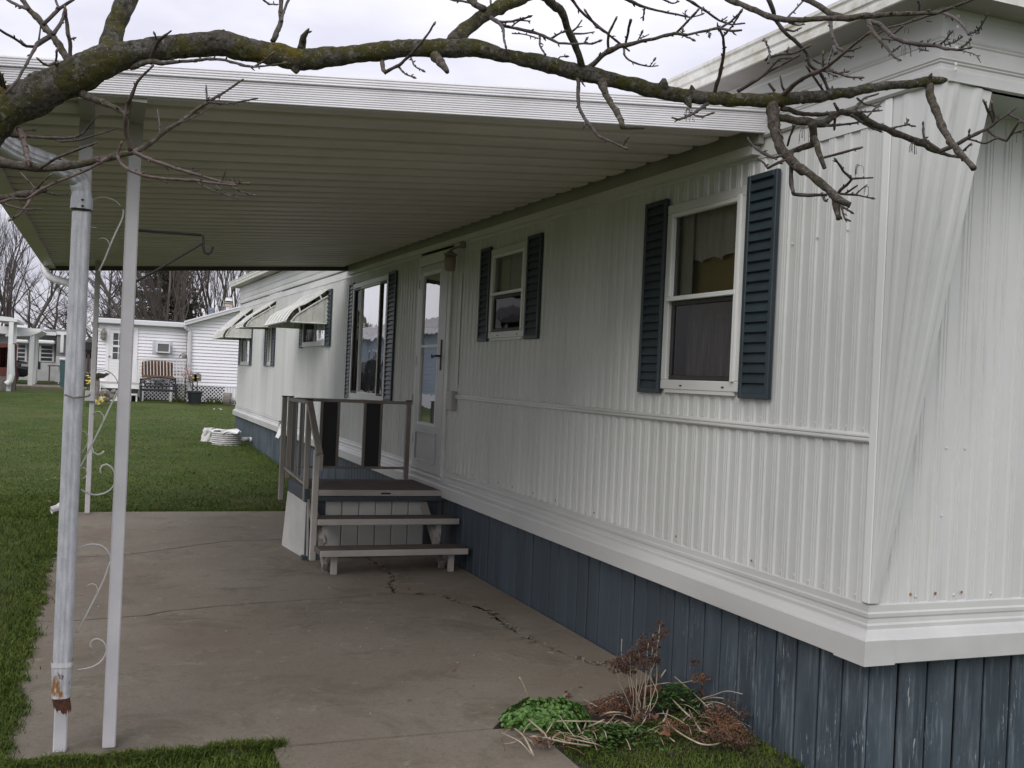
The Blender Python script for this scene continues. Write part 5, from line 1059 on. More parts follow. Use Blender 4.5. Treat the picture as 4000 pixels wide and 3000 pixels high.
for mi, segs, px0, dd, r0, r1 in TW:
    base = 2.75 if px0 < 0 else DM(px0); big = max([p[2] for _, ps in segs for p in ps if len(p) > 2]+[r0])
    # depth drift of side twigs keeps them near their parent branch
    trace('branch' if big >= 20 else 'twig', (TWIGR if mi else TWIG) if big < 24 else BARK2, segs, base, base+dd, r0, r1, 8 if big >= 16 else 6, .011, .16)
    if mi or random.random() < .3:                       # bud at the tip
        c_, ps = segs[-1]; p = ps[-1]; e_ = P(CR[c_][0]+p[0]/2.212, CR[c_][1]+p[1]/2.212, d=base+dd)
        q = ps[-2] if len(ps) > 1 else ps[-1]; f_ = P(CR[c_][0]+q[0]/2.212, CR[c_][1]+q[1]/2.212, d=base+dd); dr = (e_-f_)
        if dr.length > 1e-4:
            dr.normalize(); r_ = 10/2.212*base/FPX; m = MB(); m.smooth = True; m.tube([e_-dr*r_, e_+dr*r_*.6, e_+dr*r_*2.0, e_+dr*r_*3.2], [r_*.7, r_*1.15, r_*.8, r_*.1], 6); m.build('bud', BUD if mi else TWIG, tree)
# hanging seed stalks (fine threads)
m = MB(); rs = random.Random(4)
for c_, x, y, L_, n_ in (('D',330,1110,130,9),('D',1255,1240,110,8),('D',1180,395,100,5),('Z',2120,105,110,6),('C',1515,950,120,8),('D',1580,270,60,3),('D',2195,1150,90,2),('D',1205,240,70,2),('Z',2190,290,70,3)):
    for k in range(n_):
        d = DM(CR[c_][0]+x/2.212)-.1+rs.uniform(-.05,.05); a = rs.uniform(-1,1); b2 = rs.uniform(.1,.35); L2 = L_*rs.uniform(.6,1.15); pts_ = []
        for t in (0,.2,.4,.6,.8,1): pts_.append(P(CR[c_][0]+(x+a*L2*.55*(1-(1-t)**2))/2.212, CR[c_][1]+(y-L2*b2*math.sin(t*2.4)+L2*t*t*.95)/2.212, d=d+.03*t))
        m.tube(pts_, .0007, 4); m.tube([pts_[-1], pts_[-1]+Vector((0,0,-.004))], [.0014,.0006], 4)
ss = m.build('seed_stalks', TWIG, tree); props(ss, kind='stuff')

# ================================================================== PLANTS BY THE SKIRTING
def U(cx, cy): return (1900+cx/2.212, 2250+cy/2.212)
def bedp(cx, cy, z=.0): a, b_ = U(cx, cy); return P(a, b_, z=z)
sc_ = bedp(510, 1290); sd = thing('sedum_clump', (sc_.x, sc_.y, 0), 'low mound of bright green fleshy sedum leaves at the slab edge', 'sedum plant')
aL, aR = bedp(110,1290), bedp(930,1290); rx = (aR-aL).length/2; ctr = (aL+aR)/2; RL = random.Random(3)
for part in range(1):
    m = MB(); m.smooth = True
    for k in range(1050):
        u_, v_ = RL.uniform(-1.02,1.02), RL.uniform(-1.02,1.02)
        if u_*u_+v_*v_ > 1: continue
        lump = .75+.5*noise.noise(Vector((u_*2.2, v_*2.2, 5))); h = .115*math.sqrt(max(0,1-u_*u_-v_*v_))*lump*RL.uniform(.75,1.1)+.008
        c_ = Vector((ctr.x+u_*rx, ctr.y+.03+v_*rx*.55, h)); nrm = Vector((u_*.8, v_*.8, .75)).normalized()
        t1 = nrm.cross(Vector((0.3,1,.2))).normalized(); t2 = nrm.cross(t1); rot = RL.uniform(0,6.3)
        for j in range(7):
            a = rot+j*6.283/7*(1 if j < 5 else 1.3); d = t1*math.cos(a)+t2*math.sin(a); L_ = RL.uniform(.011,.017)*(1 if j < 5 else .6); w_ = nrm.cross(d)*L_*.55; lift = .35 if j < 5 else .9
            p0 = c_; p1 = c_+d*L_*.55+nrm*L_*lift*.45; p2 = c_+d*L_+nrm*L_*(lift+.15)
            m.add([p0, p1-w_, p1+w_, p2, p1+nrm*L_*-.12], [(0,2,4),(0,4,1),(4,2,3),(1,4,3)])
    fo = m.build('foliage', SEDUM, sd)
m = MB(); m.smooth = True; vs_ = []
for i in range(9):
    for j in range(20):
        f_ = i/8; a = j/20*6.283; r_ = math.sin(f_*1.57); vs_.append((ctr.x+math.cos(a)*r_*rx*.88, ctr.y+.03+math.sin(a)*r_*rx*.46, .062*math.cos(f_*1.57)-.02))
m.add(vs_, [(i*20+j, i*20+(j+1)%20, (i+1)*20+(j+1)%20, (i+1)*20+j) for i in range(8) for j in range(20)]); m.build('mound', HERB, sd)
def herb(name, cx, cy, rx_, n, label, cat, hgt=.10, mat=HERB, sz=.014, px_depth=None):
    c_ = bedp(cx, cy); t = thing(name, (c_.x, c_.y, 0), label, cat); m = MB(); m.smooth = True
    for k in range(n):
        u_, v_ = RL.gauss(0,.45), RL.gauss(0,.45); h = hgt*math.exp(-(u_*u_+v_*v_)*1.2)*RL.uniform(.35,1.1)
        q = Vector((c_.x+u_*rx_, c_.y+v_*rx_*.7, h)); a = RL.uniform(0,6.3); d = Vector((math.cos(a), math.sin(a), RL.uniform(-.1,.7))).normalized(); w_ = d.cross(Vector((0,0,1))).normalized(); L_ = sz*RL.uniform(.8,1.6)
        m.add([q, q+d*L_*.5-w_*L_*.42, q+d*L_*.5+w_*L_*.42, q+d*L_, q+d*L_*.5+Vector((0,0,-.15*L_))], [(0,2,4),(0,4,1),(4,2,3),(1,4,3)])
    m.build('foliage', mat, t); return t
herb('sedum_clump', 1620, 1150, .17, 850, 'taller green sedum clump among the dead stems against the skirting', 'sedum plant', .12, HERB, .016)
herb('weed_clump', 1080, 1400, .22, 700, 'dark green weeds below the dead flower stalks', 'weeds', .045, HERB, .018)
# dead flower stalks standing, each with a dried head
ds_ = thing('dead_flower_stalks', bedp(1320,1270), 'upright dead flower stalks with dark brown dried seed heads', 'dead plant')
def stem(t, pts, r, mat=STRAW, y=None, name='stem'):
    m = MB(); m.smooth = True; m.tube([p for p, _ in catmull(pts, .02)], r, 5); return m.build(name, mat, t)
def head(t, c_, rad, n, mat=DEADB, sz=.007, flat=.6):
    m = MB()
    for k in range(n):
        d = Vector((RL.gauss(0,1), RL.gauss(0,1), RL.gauss(0,1))).normalized()*rad*RL.random()**.4; q = c_+Vector((d.x, d.y, d.z*flat)); s_ = sz*RL.uniform(.6,1.5)
        pp_ = [q+Vector((RL.uniform(-1,1), RL.uniform(-1,1), RL.uniform(-1,1)))*s_ for _ in range(4)]; m.add(pp_, [(0,1,2),(0,2,3),(0,3,1),(1,3,2)])
    m.build('seed_head', mat, t)
yb = bedp(1320,1240).y
def V_(cx, cy, dy=0): a, b_ = U(cx, cy); return P(a, b_, y=yb+dy)
for tip, base_, hr, hn, dy in (((1500,420),(1330,1220),.022,40,.05),((1440,500),(1310,1230),.0,0,.05),((1400,580),(1300,1240),.06,150,.02),((1500,510),(1360,1230),.025,60,.04),((1130,770),(1280,1230),.05,150,-.03),((1240,700),(1290,1240),.055,130,-.02),((1230,830),(1300,1250),.03,70,-.02),((1420,720),(1385,1220),.05,110,.03),((1350,740),(1340,1230),.05,120,0),((1170,545),(1300,1000),.0,0,0),((1285,640),(1290,1200),.03,60,0),((1470,720),(1420,1200),.02,30,.06)):
    a, b_ = V_(*tip, dy+RL.uniform(-.05,.05)), V_(base_[0]+RL.uniform(-60,60), base_[1]+RL.uniform(-10,40), RL.uniform(-.05,.03)); stem(ds_, [b_, b_.lerp(a, .35)+Vector((RL.uniform(-.03,.03), RL.uniform(-.02,.02), 0)), b_.lerp(a, .7)+Vector((RL.uniform(-.02,.02), 0, 0)), a], .0021)
    if hn: head(ds_, a, hr*1.25, int(hn*1.0), sz=.0075)
head(ds_, V_(1555,470), .018, 26); head(ds_, V_(1490,395), .014, 16)
head(ds_, V_(1180,770), .05, 130, sz=.008); head(ds_, V_(1300,720), .05, 120, sz=.008); head(ds_, V_(1400,600), .045, 90, sz=.007)
dl = thing('fallen_stalks', bedp(1000,1320), 'tangle of fallen pale dead stalks lying over the bed', 'dead plant')
for i, ps in enumerate(([(285,875),(330,960),(365,1065)],[(755,970),(690,1020),(600,1100),(575,1105)],[(575,1110),(640,1220),(745,1370),(790,1400)],[(305,1190),(400,1270),(510,1370),(545,1470)],[(620,1200),(560,1290),(500,1385)],[(580,1280),(620,1255),(800,1255),(985,1260),(1200,1297)],[(870,1310),(1000,1250),(1020,1245)],[(835,1062),(900,1100),(960,1130),(990,1150)],[(970,1150),(1060,1075),(1140,1045),(1200,1065),(1235,1120)],[(980,1215),(1060,1180),(1140,1178),(1205,1197)],[(1345,965),(1450,940),(1560,925),(1680,925),(1780,905)],[(1625,870),(1720,950),(1860,1080),(1980,1200)],[(1505,880),(1560,800),(1640,750),(1720,725),(1780,740)],[(1720,725),(1775,685)],[(1862,518),(1920,580),(1975,650),(2000,760),(1985,900),(1950,1010)],[(1545,1000),(1620,1080),(1720,1180),(1800,1250)],[(1460,1195),(1540,1190),(1640,1230),(1740,1290),(1840,1292)],[(1520,1100),(1530,1190)],[(1545,1205),(1590,1290),(1700,1375),(1850,1450),(1960,1458),(2030,1440)],[(1740,1120),(1860,1060),(1960,1030),(2080,995),(2212,1020)],[(1550,1370),(1625,1430)],[(245,1320),(310,1370),(360,1450),(410,1560)],[(130,1355),(210,1390),(300,1440),(390,1540)],[(140,1452),(230,1440),(320,1400)],[(430,1390),(560,1410),(700,1440),(900,1470)],[(680,1390),(800,1420),(940,1450),(1010,1480)],[(770,1240),(790,1300),(835,1385)],[(860,1270),(830,1360)],[(1130,1180),(1060,1260),(1000,1300)],[(1400,1180),(1370,1240),(1330,1300)],[(1480,1290),(1540,1240),(1570,1150)],[(1700,1250),(1770,1185)],[(1750,1150),(1820,1290),(1900,1390)],[(1640,1050),(1690,1070),(1735,1100)],[(1870,1070),(1960,1050),(2060,1060)],[(1860,1100),(1980,1090),(2100,1130),(2190,1200)],[(1800,1330),(1890,1350),(1960,1375)],[(350,1400),(420,1385),(500,1400)],[(500,1380),(540,1480)],[(560,1390),(545,1480)])):
    pts_ = []
    for j, (cx, cy) in enumerate(ps):
        t = j/(len(ps)-1); low = bedp(cx, cy, .02+.05*math.sin(t*3.14))
        if i in (0,12,13,14): low = P(*U(cx, cy), y=bedp(*max(ps, key=lambda q: q[1]), .03).y+.03*t)
        elif low.x > W-.03: low = P(*U(cx, cy), x=W-.03)
        pts_.append(low)
    stem(dl, pts_, .0030 if i % 3 else .0042)
for k in range(90):
    cx, cy = (RL.uniform(120,1000), RL.uniform(1330,1480)) if k % 3 == 0 else (RL.uniform(950,2150), RL.uniform(1080,1420)); a = RL.uniform(-1.5,1.5); L_ = RL.uniform(90,280); pts_ = []
    for j in range(4):
        t_ = j/3; q = bedp(cx+L_*t_*math.cos(a), cy+L_*.45*t_*math.sin(a)-30*math.sin(t_*3.14), .015+.03*math.sin(t_*3.14)*RL.random()+RL.uniform(0,.03))
        if q.x > W-.03: q = Vector((W-.03, q.y, q.z))
        pts_.append(q)
    stem(dl, pts_, RL.uniform(.0011,.0024), STRAW if k % 4 else DEADL)
head(dl, V_(1805,750,.1), .03, 45)
# dry leaves in the bed
t = thing('dry_leaves', bedp(1500,1290), 'heap of dry brown maple leaves caught in the bed by the skirting', 'dead leaves')
def dryleaf(c_, s_, mat=DEADL):
    m = MB(); a = RL.uniform(0,6.3); tilt = Vector((RL.uniform(-.7,.7), RL.uniform(-.7,.7), 1)).normalized(); u_ = tilt.cross(Vector((math.cos(a), math.sin(a), 0))).normalized(); v_ = tilt.cross(u_)
    vs_ = [c_]; n = 11
    for k in range(n):
        an = k/n*6.283; r_ = s_*(1.0 if k % 2 == 0 else .55)*(1.15 if k in (0,2,8) else .85); q = c_+u_*(r_*math.cos(an))+v_*(r_*math.sin(an))+tilt*(s_*.35*math.cos(2*an)*RL.uniform(.4,1)); vs_.append(q)
    m.add(vs_, [(0, 1+k, 1+(k+1)%n) for k in range(n)]); m.build('leaf', mat, t)
for cx, cy, s_ in ((1000,1120,.04),(1060,1150,.035),(1120,1060,.04),(1240,1040,.04),(1180,1180,.04),(1320,1080,.04),(1400,1040,.045),(960,1100,.035),(1230,1130,.04),(960,1180,.035),(955,1330,.03),(1310,1420,.025),(1290,1230,.03),(1090,1100,.04),(1180,1110,.04),(1050,1210,.03),(700,1420,.03),(470,1440,.035),(430,1410,.03),(1480,1000,.05),(1390,980,.035),(1760,1020,.05),(1850,1000,.04),(1600,1260,.05),(1660,1320,.05),(1560,1340,.045),(1720,1340,.04),(1450,1220,.03),(1900,1340,.05),(1980,1240,.05),(2050,1320,.05),(2120,1380,.05),(2180,1300,.05),(1840,1230,.04),(700,1010,.03),(1750,1180,.03),(1940,1160,.04),(2020,1130,.04),(1140,1090,.03)):
    c_ = bedp(cx, cy, .045); 
    if c_.x > W-.05: c_ = P(*U(cx, cy), x=W-.05)
    dryleaf(c_, s_*.8)
for cx, cy, r_, n_, mm in ((1060,1110,.09,260,DEADL),(1200,1080,.09,260,DEADB),(1330,1010,.08,220,DEADL),(980,1150,.06,120,DEADL),(1850,880,.055,150,DEADL),(1490,990,.06,90,DEADL),(2120,1090,.05,80,DEADB),(2100,1350,.11,420,DEADL),(2180,1420,.09,260,DEADB),(1980,1200,.09,300,DEADB),(2060,1250,.09,260,DEADL),(1950,1380,.08,200,DEADB),(2190,1180,.06,110,DEADB),(1600,1300,.07,140,DEADL),(1740,1300,.07,130,DEADB),(1340,1200,.06,120,DEADB),(1130,1120,.06,100,DEADB),(520,1440,.05,80,DEADB),(710,1040,.02,30,DEADB),(1230,990,.035,60,DEADB),(1480,860,.03,40,DEADL)):
    c_ = bedp(cx, cy, .06)
    if c_.x > W-.06: c_ = P(*U(cx, cy), x=W-.06)
    head(t, c_, r_, n_, mm, .006, .5)

# ================================================================== WHITE RIBBED RING AND PIPE BY THE SKIRTING
def Q(a, b_): return (700+a/5.53, 1600+b_/5.53)
tc_ = P(*Q(1008,790), z=gz(20)); tb = thing('ribbed_pipe_ring', (tc_.x, tc_.y, gz(20)), 'white ribbed plastic well ring with torn cover standing on the lawn', 'plastic ring')
R0 = .285; m = MB(); m.smooth = True; pr = []
for k in range(7):
    z = .01+k*.040; pr += [(R0*.86, z), (R0*.87, z+.006), (R0, z+.012), (R0, z+.028), (R0*.87, z+.034), (R0*.86, z+.0395)]
m.lathe((tc_.x, tc_.y, gz(20)), pr, 36); m.build('ring', PLASTIC, tb)
m = MB(); RS = random.Random(9); n = 26; vs_ = [Vector((tc_.x, tc_.y, gz(20)+.33))]
for k in range(n):
    a = k/n*6.283; r_ = R0*RS.uniform(.85,1.25); vs_.append(Vector((tc_.x+r_*math.cos(a), tc_.y+r_*math.sin(a), gz(20)+.29+RS.uniform(-.03,.05)+(.05 if k in (2,3,15) else 0))))
m.add(vs_, [(0, 1+k, 1+(k+1)%n) for k in range(n)]); m.build('torn_cover', WHITE, tb)
pa, pb_ = P(*Q(1290,650), y=tc_.y), P(*Q(1510,645), y=tc_.y+.1)
m = MB(); m.smooth = True; m.tube([pa, pb_], .05, 12); m.tube([pb_, pb_+Vector((.06,0,-.01))], .052, 12); props(m.build('drain_pipe', PLASTIC), 'short pale drain pipe between the ribbed ring and the skirting', 'pipe')
ba = P(*Q(600,740), z=gz(20)); bg = thing('plastic_bag', (ba.x, ba.y, gz(20)), 'crumpled translucent plastic sheeting bundle beside the ribbed ring', 'plastic sheet')
m = MB(); m.smooth = False; n, rows = 18, 7
for i in range(rows):
    z = i*.055
    for k in range(n):
        a = k/n*6.283; r_ = (.10+.03*(1-i/rows))*(1+.35*noise.noise(Vector((math.cos(a)*2, math.sin(a)*2, i*.5)))); m.v.append((ba.x+r_*math.cos(a)+.02*i*.3, ba.y+r_*math.sin(a)*.8, gz(20)+z))
m.f = [(i*n+k, i*n+(k+1)%n, (i+1)*n+(k+1)%n, (i+1)*n+k) for i in range(rows-1) for k in range(n)]; m.mi = [0]*len(m.f); m.sm = [False]*len(m.f); m.build('sheeting', PLASTIC, bg)
m = MB(); m.tube([P(*Q(525,420), y=ba.y), P(*Q(580,378), y=ba.y), P(*Q(650,430), y=ba.y)], .012, 6); m.build('knotted_top', DARK, bg)
e_ = P(-300/2.212, 1370/2.212, d=2.75)
woody('branch', BARK2, [(trunk_base+Vector((.05,-.05,1.75)), .06), ((trunk_base+Vector((.05,-.05,1.75))).lerp(e_, .5)+Vector((0,0,.05)), .035), (e_, .016)], 10, .03, .12)

# ================================================================== WHITE HOUSE ACROSS THE LAWN
YN_ = 38.0; GN = gz(38)
def N(cx, cy, y=YN_): return P(350+cx/3.6867, 1150+cy/3.6867, y=y)
wh = thing('white_house', (N(1350,1480).x, YN_, GN), 'white vinyl-sided neighbour house with flat addition and sloping roof', 'house')
def lap(name, x0, x1, z0, ztop, y, parent, mat, pitch=.112, th=.034, openings=()):
    m = MB(); z = z0
    xs_ = [x0+(x1-x0)*i/30 for i in range(31)]
    while True:
        any_ = False
        for a, c_ in zip(xs_, xs_[1:]):
            za, zc = ztop(a), ztop(c_)
            if z >= max(za, zc): continue
            any_ = True; t0a, t0c = min(z+pitch, za), min(z+pitch, zc)
            if any(o_[0] < (a+c_)/2 < o_[1] and o_[2] < z+pitch/2 < o_[3] for o_ in openings): continue
            m.add([(a,y-th,z),(c_,y-th,z),(c_,y,max(t0c,z)),(a,y,max(t0a,z))], [(0,1,2,3)]); m.add([(a,y,z),(c_,y,z),(c_,y-th,z),(a,y-th,z)], [(0,1,2,3)])
        if not any_: break
        z += pitch
    return m.build(name, mat, parent)
xa, xb = N(112,900).x, N(1352,900).x; ztL = N(700,440).z; zsk = N(1700,1305).z
lap('siding', xa, xb+.9, zsk, lambda x: ztL, YN_, wh, VINYL)
m = MB(); m.box((xa,YN_+.02,zsk-.02),(xb,YN_+5,ztL)); m.build('addition_core', VINYL, wh)
m = MB(); m.box((xa-.25,YN_-.25,ztL-.01),(xb+.05,YN_+5.2,N(700,372).z), .02); m.build('flat_roof', simple('fascia_pale', (.60,.605,.62,1), (.68,.685,.70,1), 1, rough=.5), wh)
m = MB(); m.box((xa-.1,YN_-.1,N(700,372).z),(xb,YN_+5,N(700,372).z+.05)); m.build('roof_edge', DARK, wh)
yG = YN_-.35; G_ = lambda cx, cy: N(cx, cy, yG)
x0, x1 = G_(1400,900).x, G_(2600,900).x
p0, p1 = G_(1420,432), G_(2180,228); sl_ = (p1.z-p0.z)/(p1.x-p0.x); zg = lambda x: p0.z+sl_*(x-p0.x)
zsk2 = G_(1700,1310).z
lap('siding', x0, x1, zsk2, zg, yG, wh, VINYL)
m = MB(); m.box((x0,yG+.01,zsk2),(x0+.09,yG+.35,zg(x0)));  m.box((x0-.01,yG-.022,zsk2),(x0+.10,yG-.017,zg(x0))); m.build('corner_post', VINYL, wh)
m = MB(); m.prism([(x0,yG+.02,zsk2),(x1,yG+.02,zsk2),(x1,yG+.02,zg(x1)),(x0,yG+.02,zg(x0))], (0,6,0)); m.build('main_core', VINYL, wh)
q0, q1 = G_(1370,388), G_(2180,168); s2 = (q1.z-q0.z)/(q1.x-q0.x)
m = MB(); m.prism([(q0.x,yG-.28,zg(q0.x)),(x1,yG-.28,zg(x1)),(x1,yG-.28,q0.z+s2*(x1-q0.x)),(q0.x,yG-.28,q0.z)], (0,6.5,0)); m.build('sloping_roof', simple('rake_trim', (.58,.57,.57,1), (.66,.65,.65,1), 1, rough=.5), wh)
m = MB(); m.prism([(q0.x-.04,yG-.30,q0.z-.05),(x1,yG-.30,q0.z+s2*(x1-q0.x)-.05),(x1,yG-.30,q0.z+s2*(x1-q0.x)),(q0.x-.04,yG-.30,q0.z)], (0,.02,0)); m.build('drip_edge', VINYL, wh)
m = MB(); lobed(m, [G_(1375,440)+Vector((0,-.1,0)), G_(1385,480)+Vector((0,-.1,0)), G_(1440,525)+Vector((0,-.06,0)), G_(1445,560)+Vector((0,-.06,0)), G_(1435,1050)+Vector((0,-.06,0)), G_(1435,1470)+Vector((0,-.06,0))], [.065]*6, 12, 4, .04); m.build('downpipe', POST, wh)
# door
dx0, dx1, dz0, dz1 = N(272,900).x, N(640,900).x, N(450,1262).z, N(450,505).z
m = MB(); 
for a, c_ in (((dx0-.10,YN_-.05,dz0),(dx0,YN_-.0,dz1+.09)),((dx1,YN_-.05,dz0),(dx1+.10,YN_-.0,dz1+.09)),((dx0,YN_-.049,dz1),(dx1,YN_-.0,dz1+.09))): m.box(a, c_)
dr = m.build('door', VINYL, wh)
m = MB(); m.box((dx0,YN_-.030,dz0),(dx1,YN_-.02,dz1)); m.build('leaf', WHITE, dr)
gx0, gx1, gz0, gz1 = N(330,900).x, N(570,900).x, N(400,932).z, N(400,560).z
m = MB(); m.box((gx0,YN_-.036,gz0),(gx1,YN_-.032,gz1)); m.build('pane', simple('dark_glass', (.035,.037,.04,1), (.09,.095,.10,1), 3, rough=.1), dr)
m = MB(); zm_ = N(400,745).z; m.box((gx0-.02,YN_-.043,zm_-.035),(gx1+.02,YN_-.033,zm_+.035))
for f_ in (.33,.66): m.box((gx0+(gx1-gx0)*f_-.012,YN_-.041,gz0),(gx0+(gx1-gx0)*f_+.012,YN_-.034,gz1))
for f_ in (.25,.72): m.box((gx0,YN_-.0405,gz0+(gz1-gz0)*f_-.012),(gx1,YN_-.0345,gz0+(gz1-gz0)*f_+.012))
m.build('glazing_bar', WHITE, dr)
m = MB(); c_ = N(285,890); m.lathe((c_.x,YN_-.07,c_.z), [(.01,-.03),(.03,-.015),(.03,.015),(.01,.03)], 10); m.build('knob', STONE, dr)
# white lattice skirting
def lattice(xa_, xb_, za_, zb_, y, name, parent):
    m = MB(); s_ = .125; x = xa_-(zb_-za_); h = zb_-za_
    while x < xb_:
        for sgn in (1, -1):
            ax, az = (x, za_) if sgn > 0 else (x, zb_); bx_, bz_ = (x+h, zb_) if sgn > 0 else (x+h, za_)
            t0 = max(0, (xa_-ax)/h); t1 = min(1, (xb_-ax)/h)
            if t1 > t0+.02:
                A_ = Vector((ax+h*t0, y+(.006 if sgn > 0 else 0), az+(bz_-az)*t0)); B_ = Vector((ax+h*t1, y+(.006 if sgn > 0 else 0), az+(bz_-az)*t1)); m.bar(A_, B_, .008, .027)
        x += s_
    return m.build(name, VINYL, parent)
zl0 = GN+.02; lattice(N(700,1400).x, x0, zl0, zsk, YN_-.02, 'lattice', wh); lattice(x0, G_(1945,1400).x, zl0-.01, zsk2, yG-.03, 'lattice', wh)
m = MB(); m.box((xa,YN_+.3,GN-.1),(xb,YN_+.35,zsk)); m.box((x0,yG+.25,GN-.1),(x1,yG+.30,zsk2)); m.build('crawlspace_wall', DARK, wh)
m = MB(); xx = G_(1945,1400).x
while xx < x1-.1: m.box((xx,yG-.035,GN-.05),(xx+.085,yG-.02,zsk2)); xx += .095
m.build('skirt_slats', VINYL, wh)
m = MB(); m.box((x0-.02,yG-.05,zsk2-.03),(x1,yG-.018,zsk2+.02)); m.build('starter_strip', VINYL, wh)
# things on and around the white house
t = thing('air_conditioner', N(1050,780), 'window air conditioner set in a grey panel on the white house', 'air conditioner')
m = MB(); m.box((N(905,780).x,YN_-.035,N(1050,862).z),(N(1190,780).x,YN_-.018,N(1050,682).z)); m.build('mounting_panel', simple('pale_grey_panel', (.48,.50,.54,1), (.54,.56,.60,1), 1, rough=.5), t)
m = MB(); ax0, ax1, az0, az1 = N(955,780).x, N(1150,780).x, N(1050,840).z, N(1050,702).z
for a, c_ in (((ax0,YN_-.35,az0),(ax0+.04,YN_-.03,az1)),((ax1-.04,YN_-.35,az0),(ax1,YN_-.03,az1)),((ax0+.04,YN_-.35,az0),(ax1-.04,YN_-.03,az0+.035)),((ax0+.04,YN_-.35,az1-.03),(ax1-.04,YN_-.03,az1))): m.box(a, c_)
m.build('casing', WHITE, t)
m = MB(); m.box((ax0+.04,YN_-.33,az0+.035),(ax1-.04,YN_-.3,az1-.03)); m.build('grille', simple('grille_grey', (.11,.10,.10,1), (.15,.14,.135,1), 30, rough=.7), t)
t = thing('wall_lantern', N(200,575), 'small bronze wall lantern beside the white house door', 'wall lamp')
c_ = N(202,575); m = MB(); m.lathe((c_.x,YN_-.14,c_.z), [(.03,-.20),(.09,-.16),(.10,.06),(.05,.14),(.02,.22)], 8); m.build('lantern', STONE, t); m = MB(); m.box((c_.x-.04,YN_-.10,c_.z-.06),(c_.x+.04,YN_-.02,c_.z+.10)); m.build('bracket', DARK, t)
t = thing('porch_steps', (N(420,1460).x, YN_-.9, GN), 'white wooden porch landing and steps below the white house door', 'steps')
lx0, lx1 = N(135,1300,37).x, N(712,1300,37).x; lz1 = N(400,1262,37.2).z
m = MB(); m.box((lx0,36.9,lz1-.05),(lx1,YN_-.03,lz1)); m.build('landing', CREAM, t)
m = MB(); m.box((lx0,36.9,lz1-.20),(lx1,36.94,lz1-.055)); m.build('rim', WHITE, t)
m = MB(); m.box((lx0+.05,36.96,GN-.05),(lx1-.03,37.0,lz1-.21)); m.build('riser', DARK, t)
m = MB(); m.box((lx0,36.5,GN+.18),(lx1-.05,36.9,GN+.23)); m.build('step', WHITE, t)
m = MB(); m.box((lx0+.02,36.52,GN-.02),(lx0+1.0,36.56,GN+.18)); m.box((lx1-.10,36.52,GN-.02),(lx1-.05,37.9,GN+.22)); m.box((lx0+.02,36.52,GN-.02),(lx0+.06,37.9,lz1-.06)); m.build('side_board', WHITE, t)
t = thing('porch_railing', (N(1000,1250).x, 37.4, GN), 'white spindle railing along the wall of the white house', 'railing')
yr_ = 37.3; rr = lambda cx, cy: N(cx, cy, yr_)
m = MB(); m.bar(rr(680,930), rr(1400,938), .05, .05); m.build('top_rail', WHITE, t)
m = MB(); m.bar(rr(690,1165), rr(1400,1195), .04, .04); m.build('bottom_rail', WHITE, t)
for cx in (680,700): 
    m = MB(); m.bar(rr(cx,935), rr(cx+8,1460), .05, .05, (0,1,0)); m.build('newel', WHITE, t)
for k in range(15):
    cx = 735+k*47; m = MB(); m.bar(rr(cx,940), rr(cx+4,1225 if k < 10 else 1290), .022, .022, (0,1,0)); m.build('spindle', WHITE, t)
t = thing('wicker_settee', (N(975,1250).x, 37.6, GN), 'brown wicker settee behind the white spindle railing', 'settee')
ys_ = 37.6; z0_, z1_ = N(975,1165,ys_).z, N(975,955,ys_).z; X0_, X1_ = N(752,1050,ys_).x, N(1200,1050,ys_).x
m = MB(); n = 20
m.prism([(X0_,ys_,z0_),(X1_,ys_,z0_)]+[(X1_-(X1_-X0_)*i/n, ys_, z1_-.05+.06*math.sin(3.14*i/n)) for i in range(n+1)], (0,.05,0)); m.build('back', WICK, t)
for k in range(22):
    a = X0_+.03+(X1_-X0_-.06)*k/21; m = MB(); m.box((a,ys_-.012,z0_+.02),(a+.02,ys_-.002,z1_-.06)); m.build('weave_slat', DEADL, t)
m = MB(); m.box((X0_,ys_-.5,z0_-.08),(X1_,ys_,z0_)); m.build('seat', WICK, t)
for a in (X0_+.05, X1_-.05):
    for yy in (ys_-.45, ys_-.02): m = MB(); m.box((a-.025,yy-.025,GN-.02),(a+.025,yy+.025,z0_-.08)); m.build('leg', WHITE, t)
t = thing('garden_bench', (N(985,1490,36.4).x, 36.4, GN), 'black cast-iron garden bench with ornate arched back on the lawn', 'bench')
yb_ = 36.4; B_ = lambda cx, cy: N(cx, cy, yb_)
for cx in (735, 1238):
    m = MB(); m.bar(B_(cx,1205), B_(cx,1492), .05, .05, (0,1,0)); m.bar(B_(cx,1300)+Vector((0,-.5,-.05)), B_(cx,1492)+Vector((0,-.5,-.02)), .05, .05, (0,1,0)); m.bar(B_(cx,1300)+Vector((0,-.5,-.03)), B_(cx,1290), .05, .04); m.build('end_frame', IRON, t)
arch = [B_(735+503*i/16, 1222-22*math.sin(math.pi*i/16)**2-8*math.sin(math.pi*i/16)) for i in range(17)]
m = MB(); m.tube(arch, .03, 6); m.tube([B_(735,1325),B_(1238,1325)], .026, 6); m.build('back_frame', IRON, t)
m = MB(); RB = random.Random(2)
for k in range(46):
    cx, cy = 760+RB.random()*455, 1235+RB.random()*75; c_ = B_(cx, cy); r_ = RB.uniform(.03,.06); a0_ = RB.uniform(0,6.3)
    m.tube([c_+Vector((r_*math.cos(a0_+i*.7), 0, r_*math.sin(a0_+i*.7)*.8)) for i in range(7)], .011, 5)
m.build('scrollwork', IRON, t)
for k in range(4): m = MB(); m.box(B_(740,1375)+Vector((0,-.48+k*.12,-.02)), B_(1235,1375)+Vector((0,-.38+k*.12,.01))); m.build('seat_slat', IRON, t)
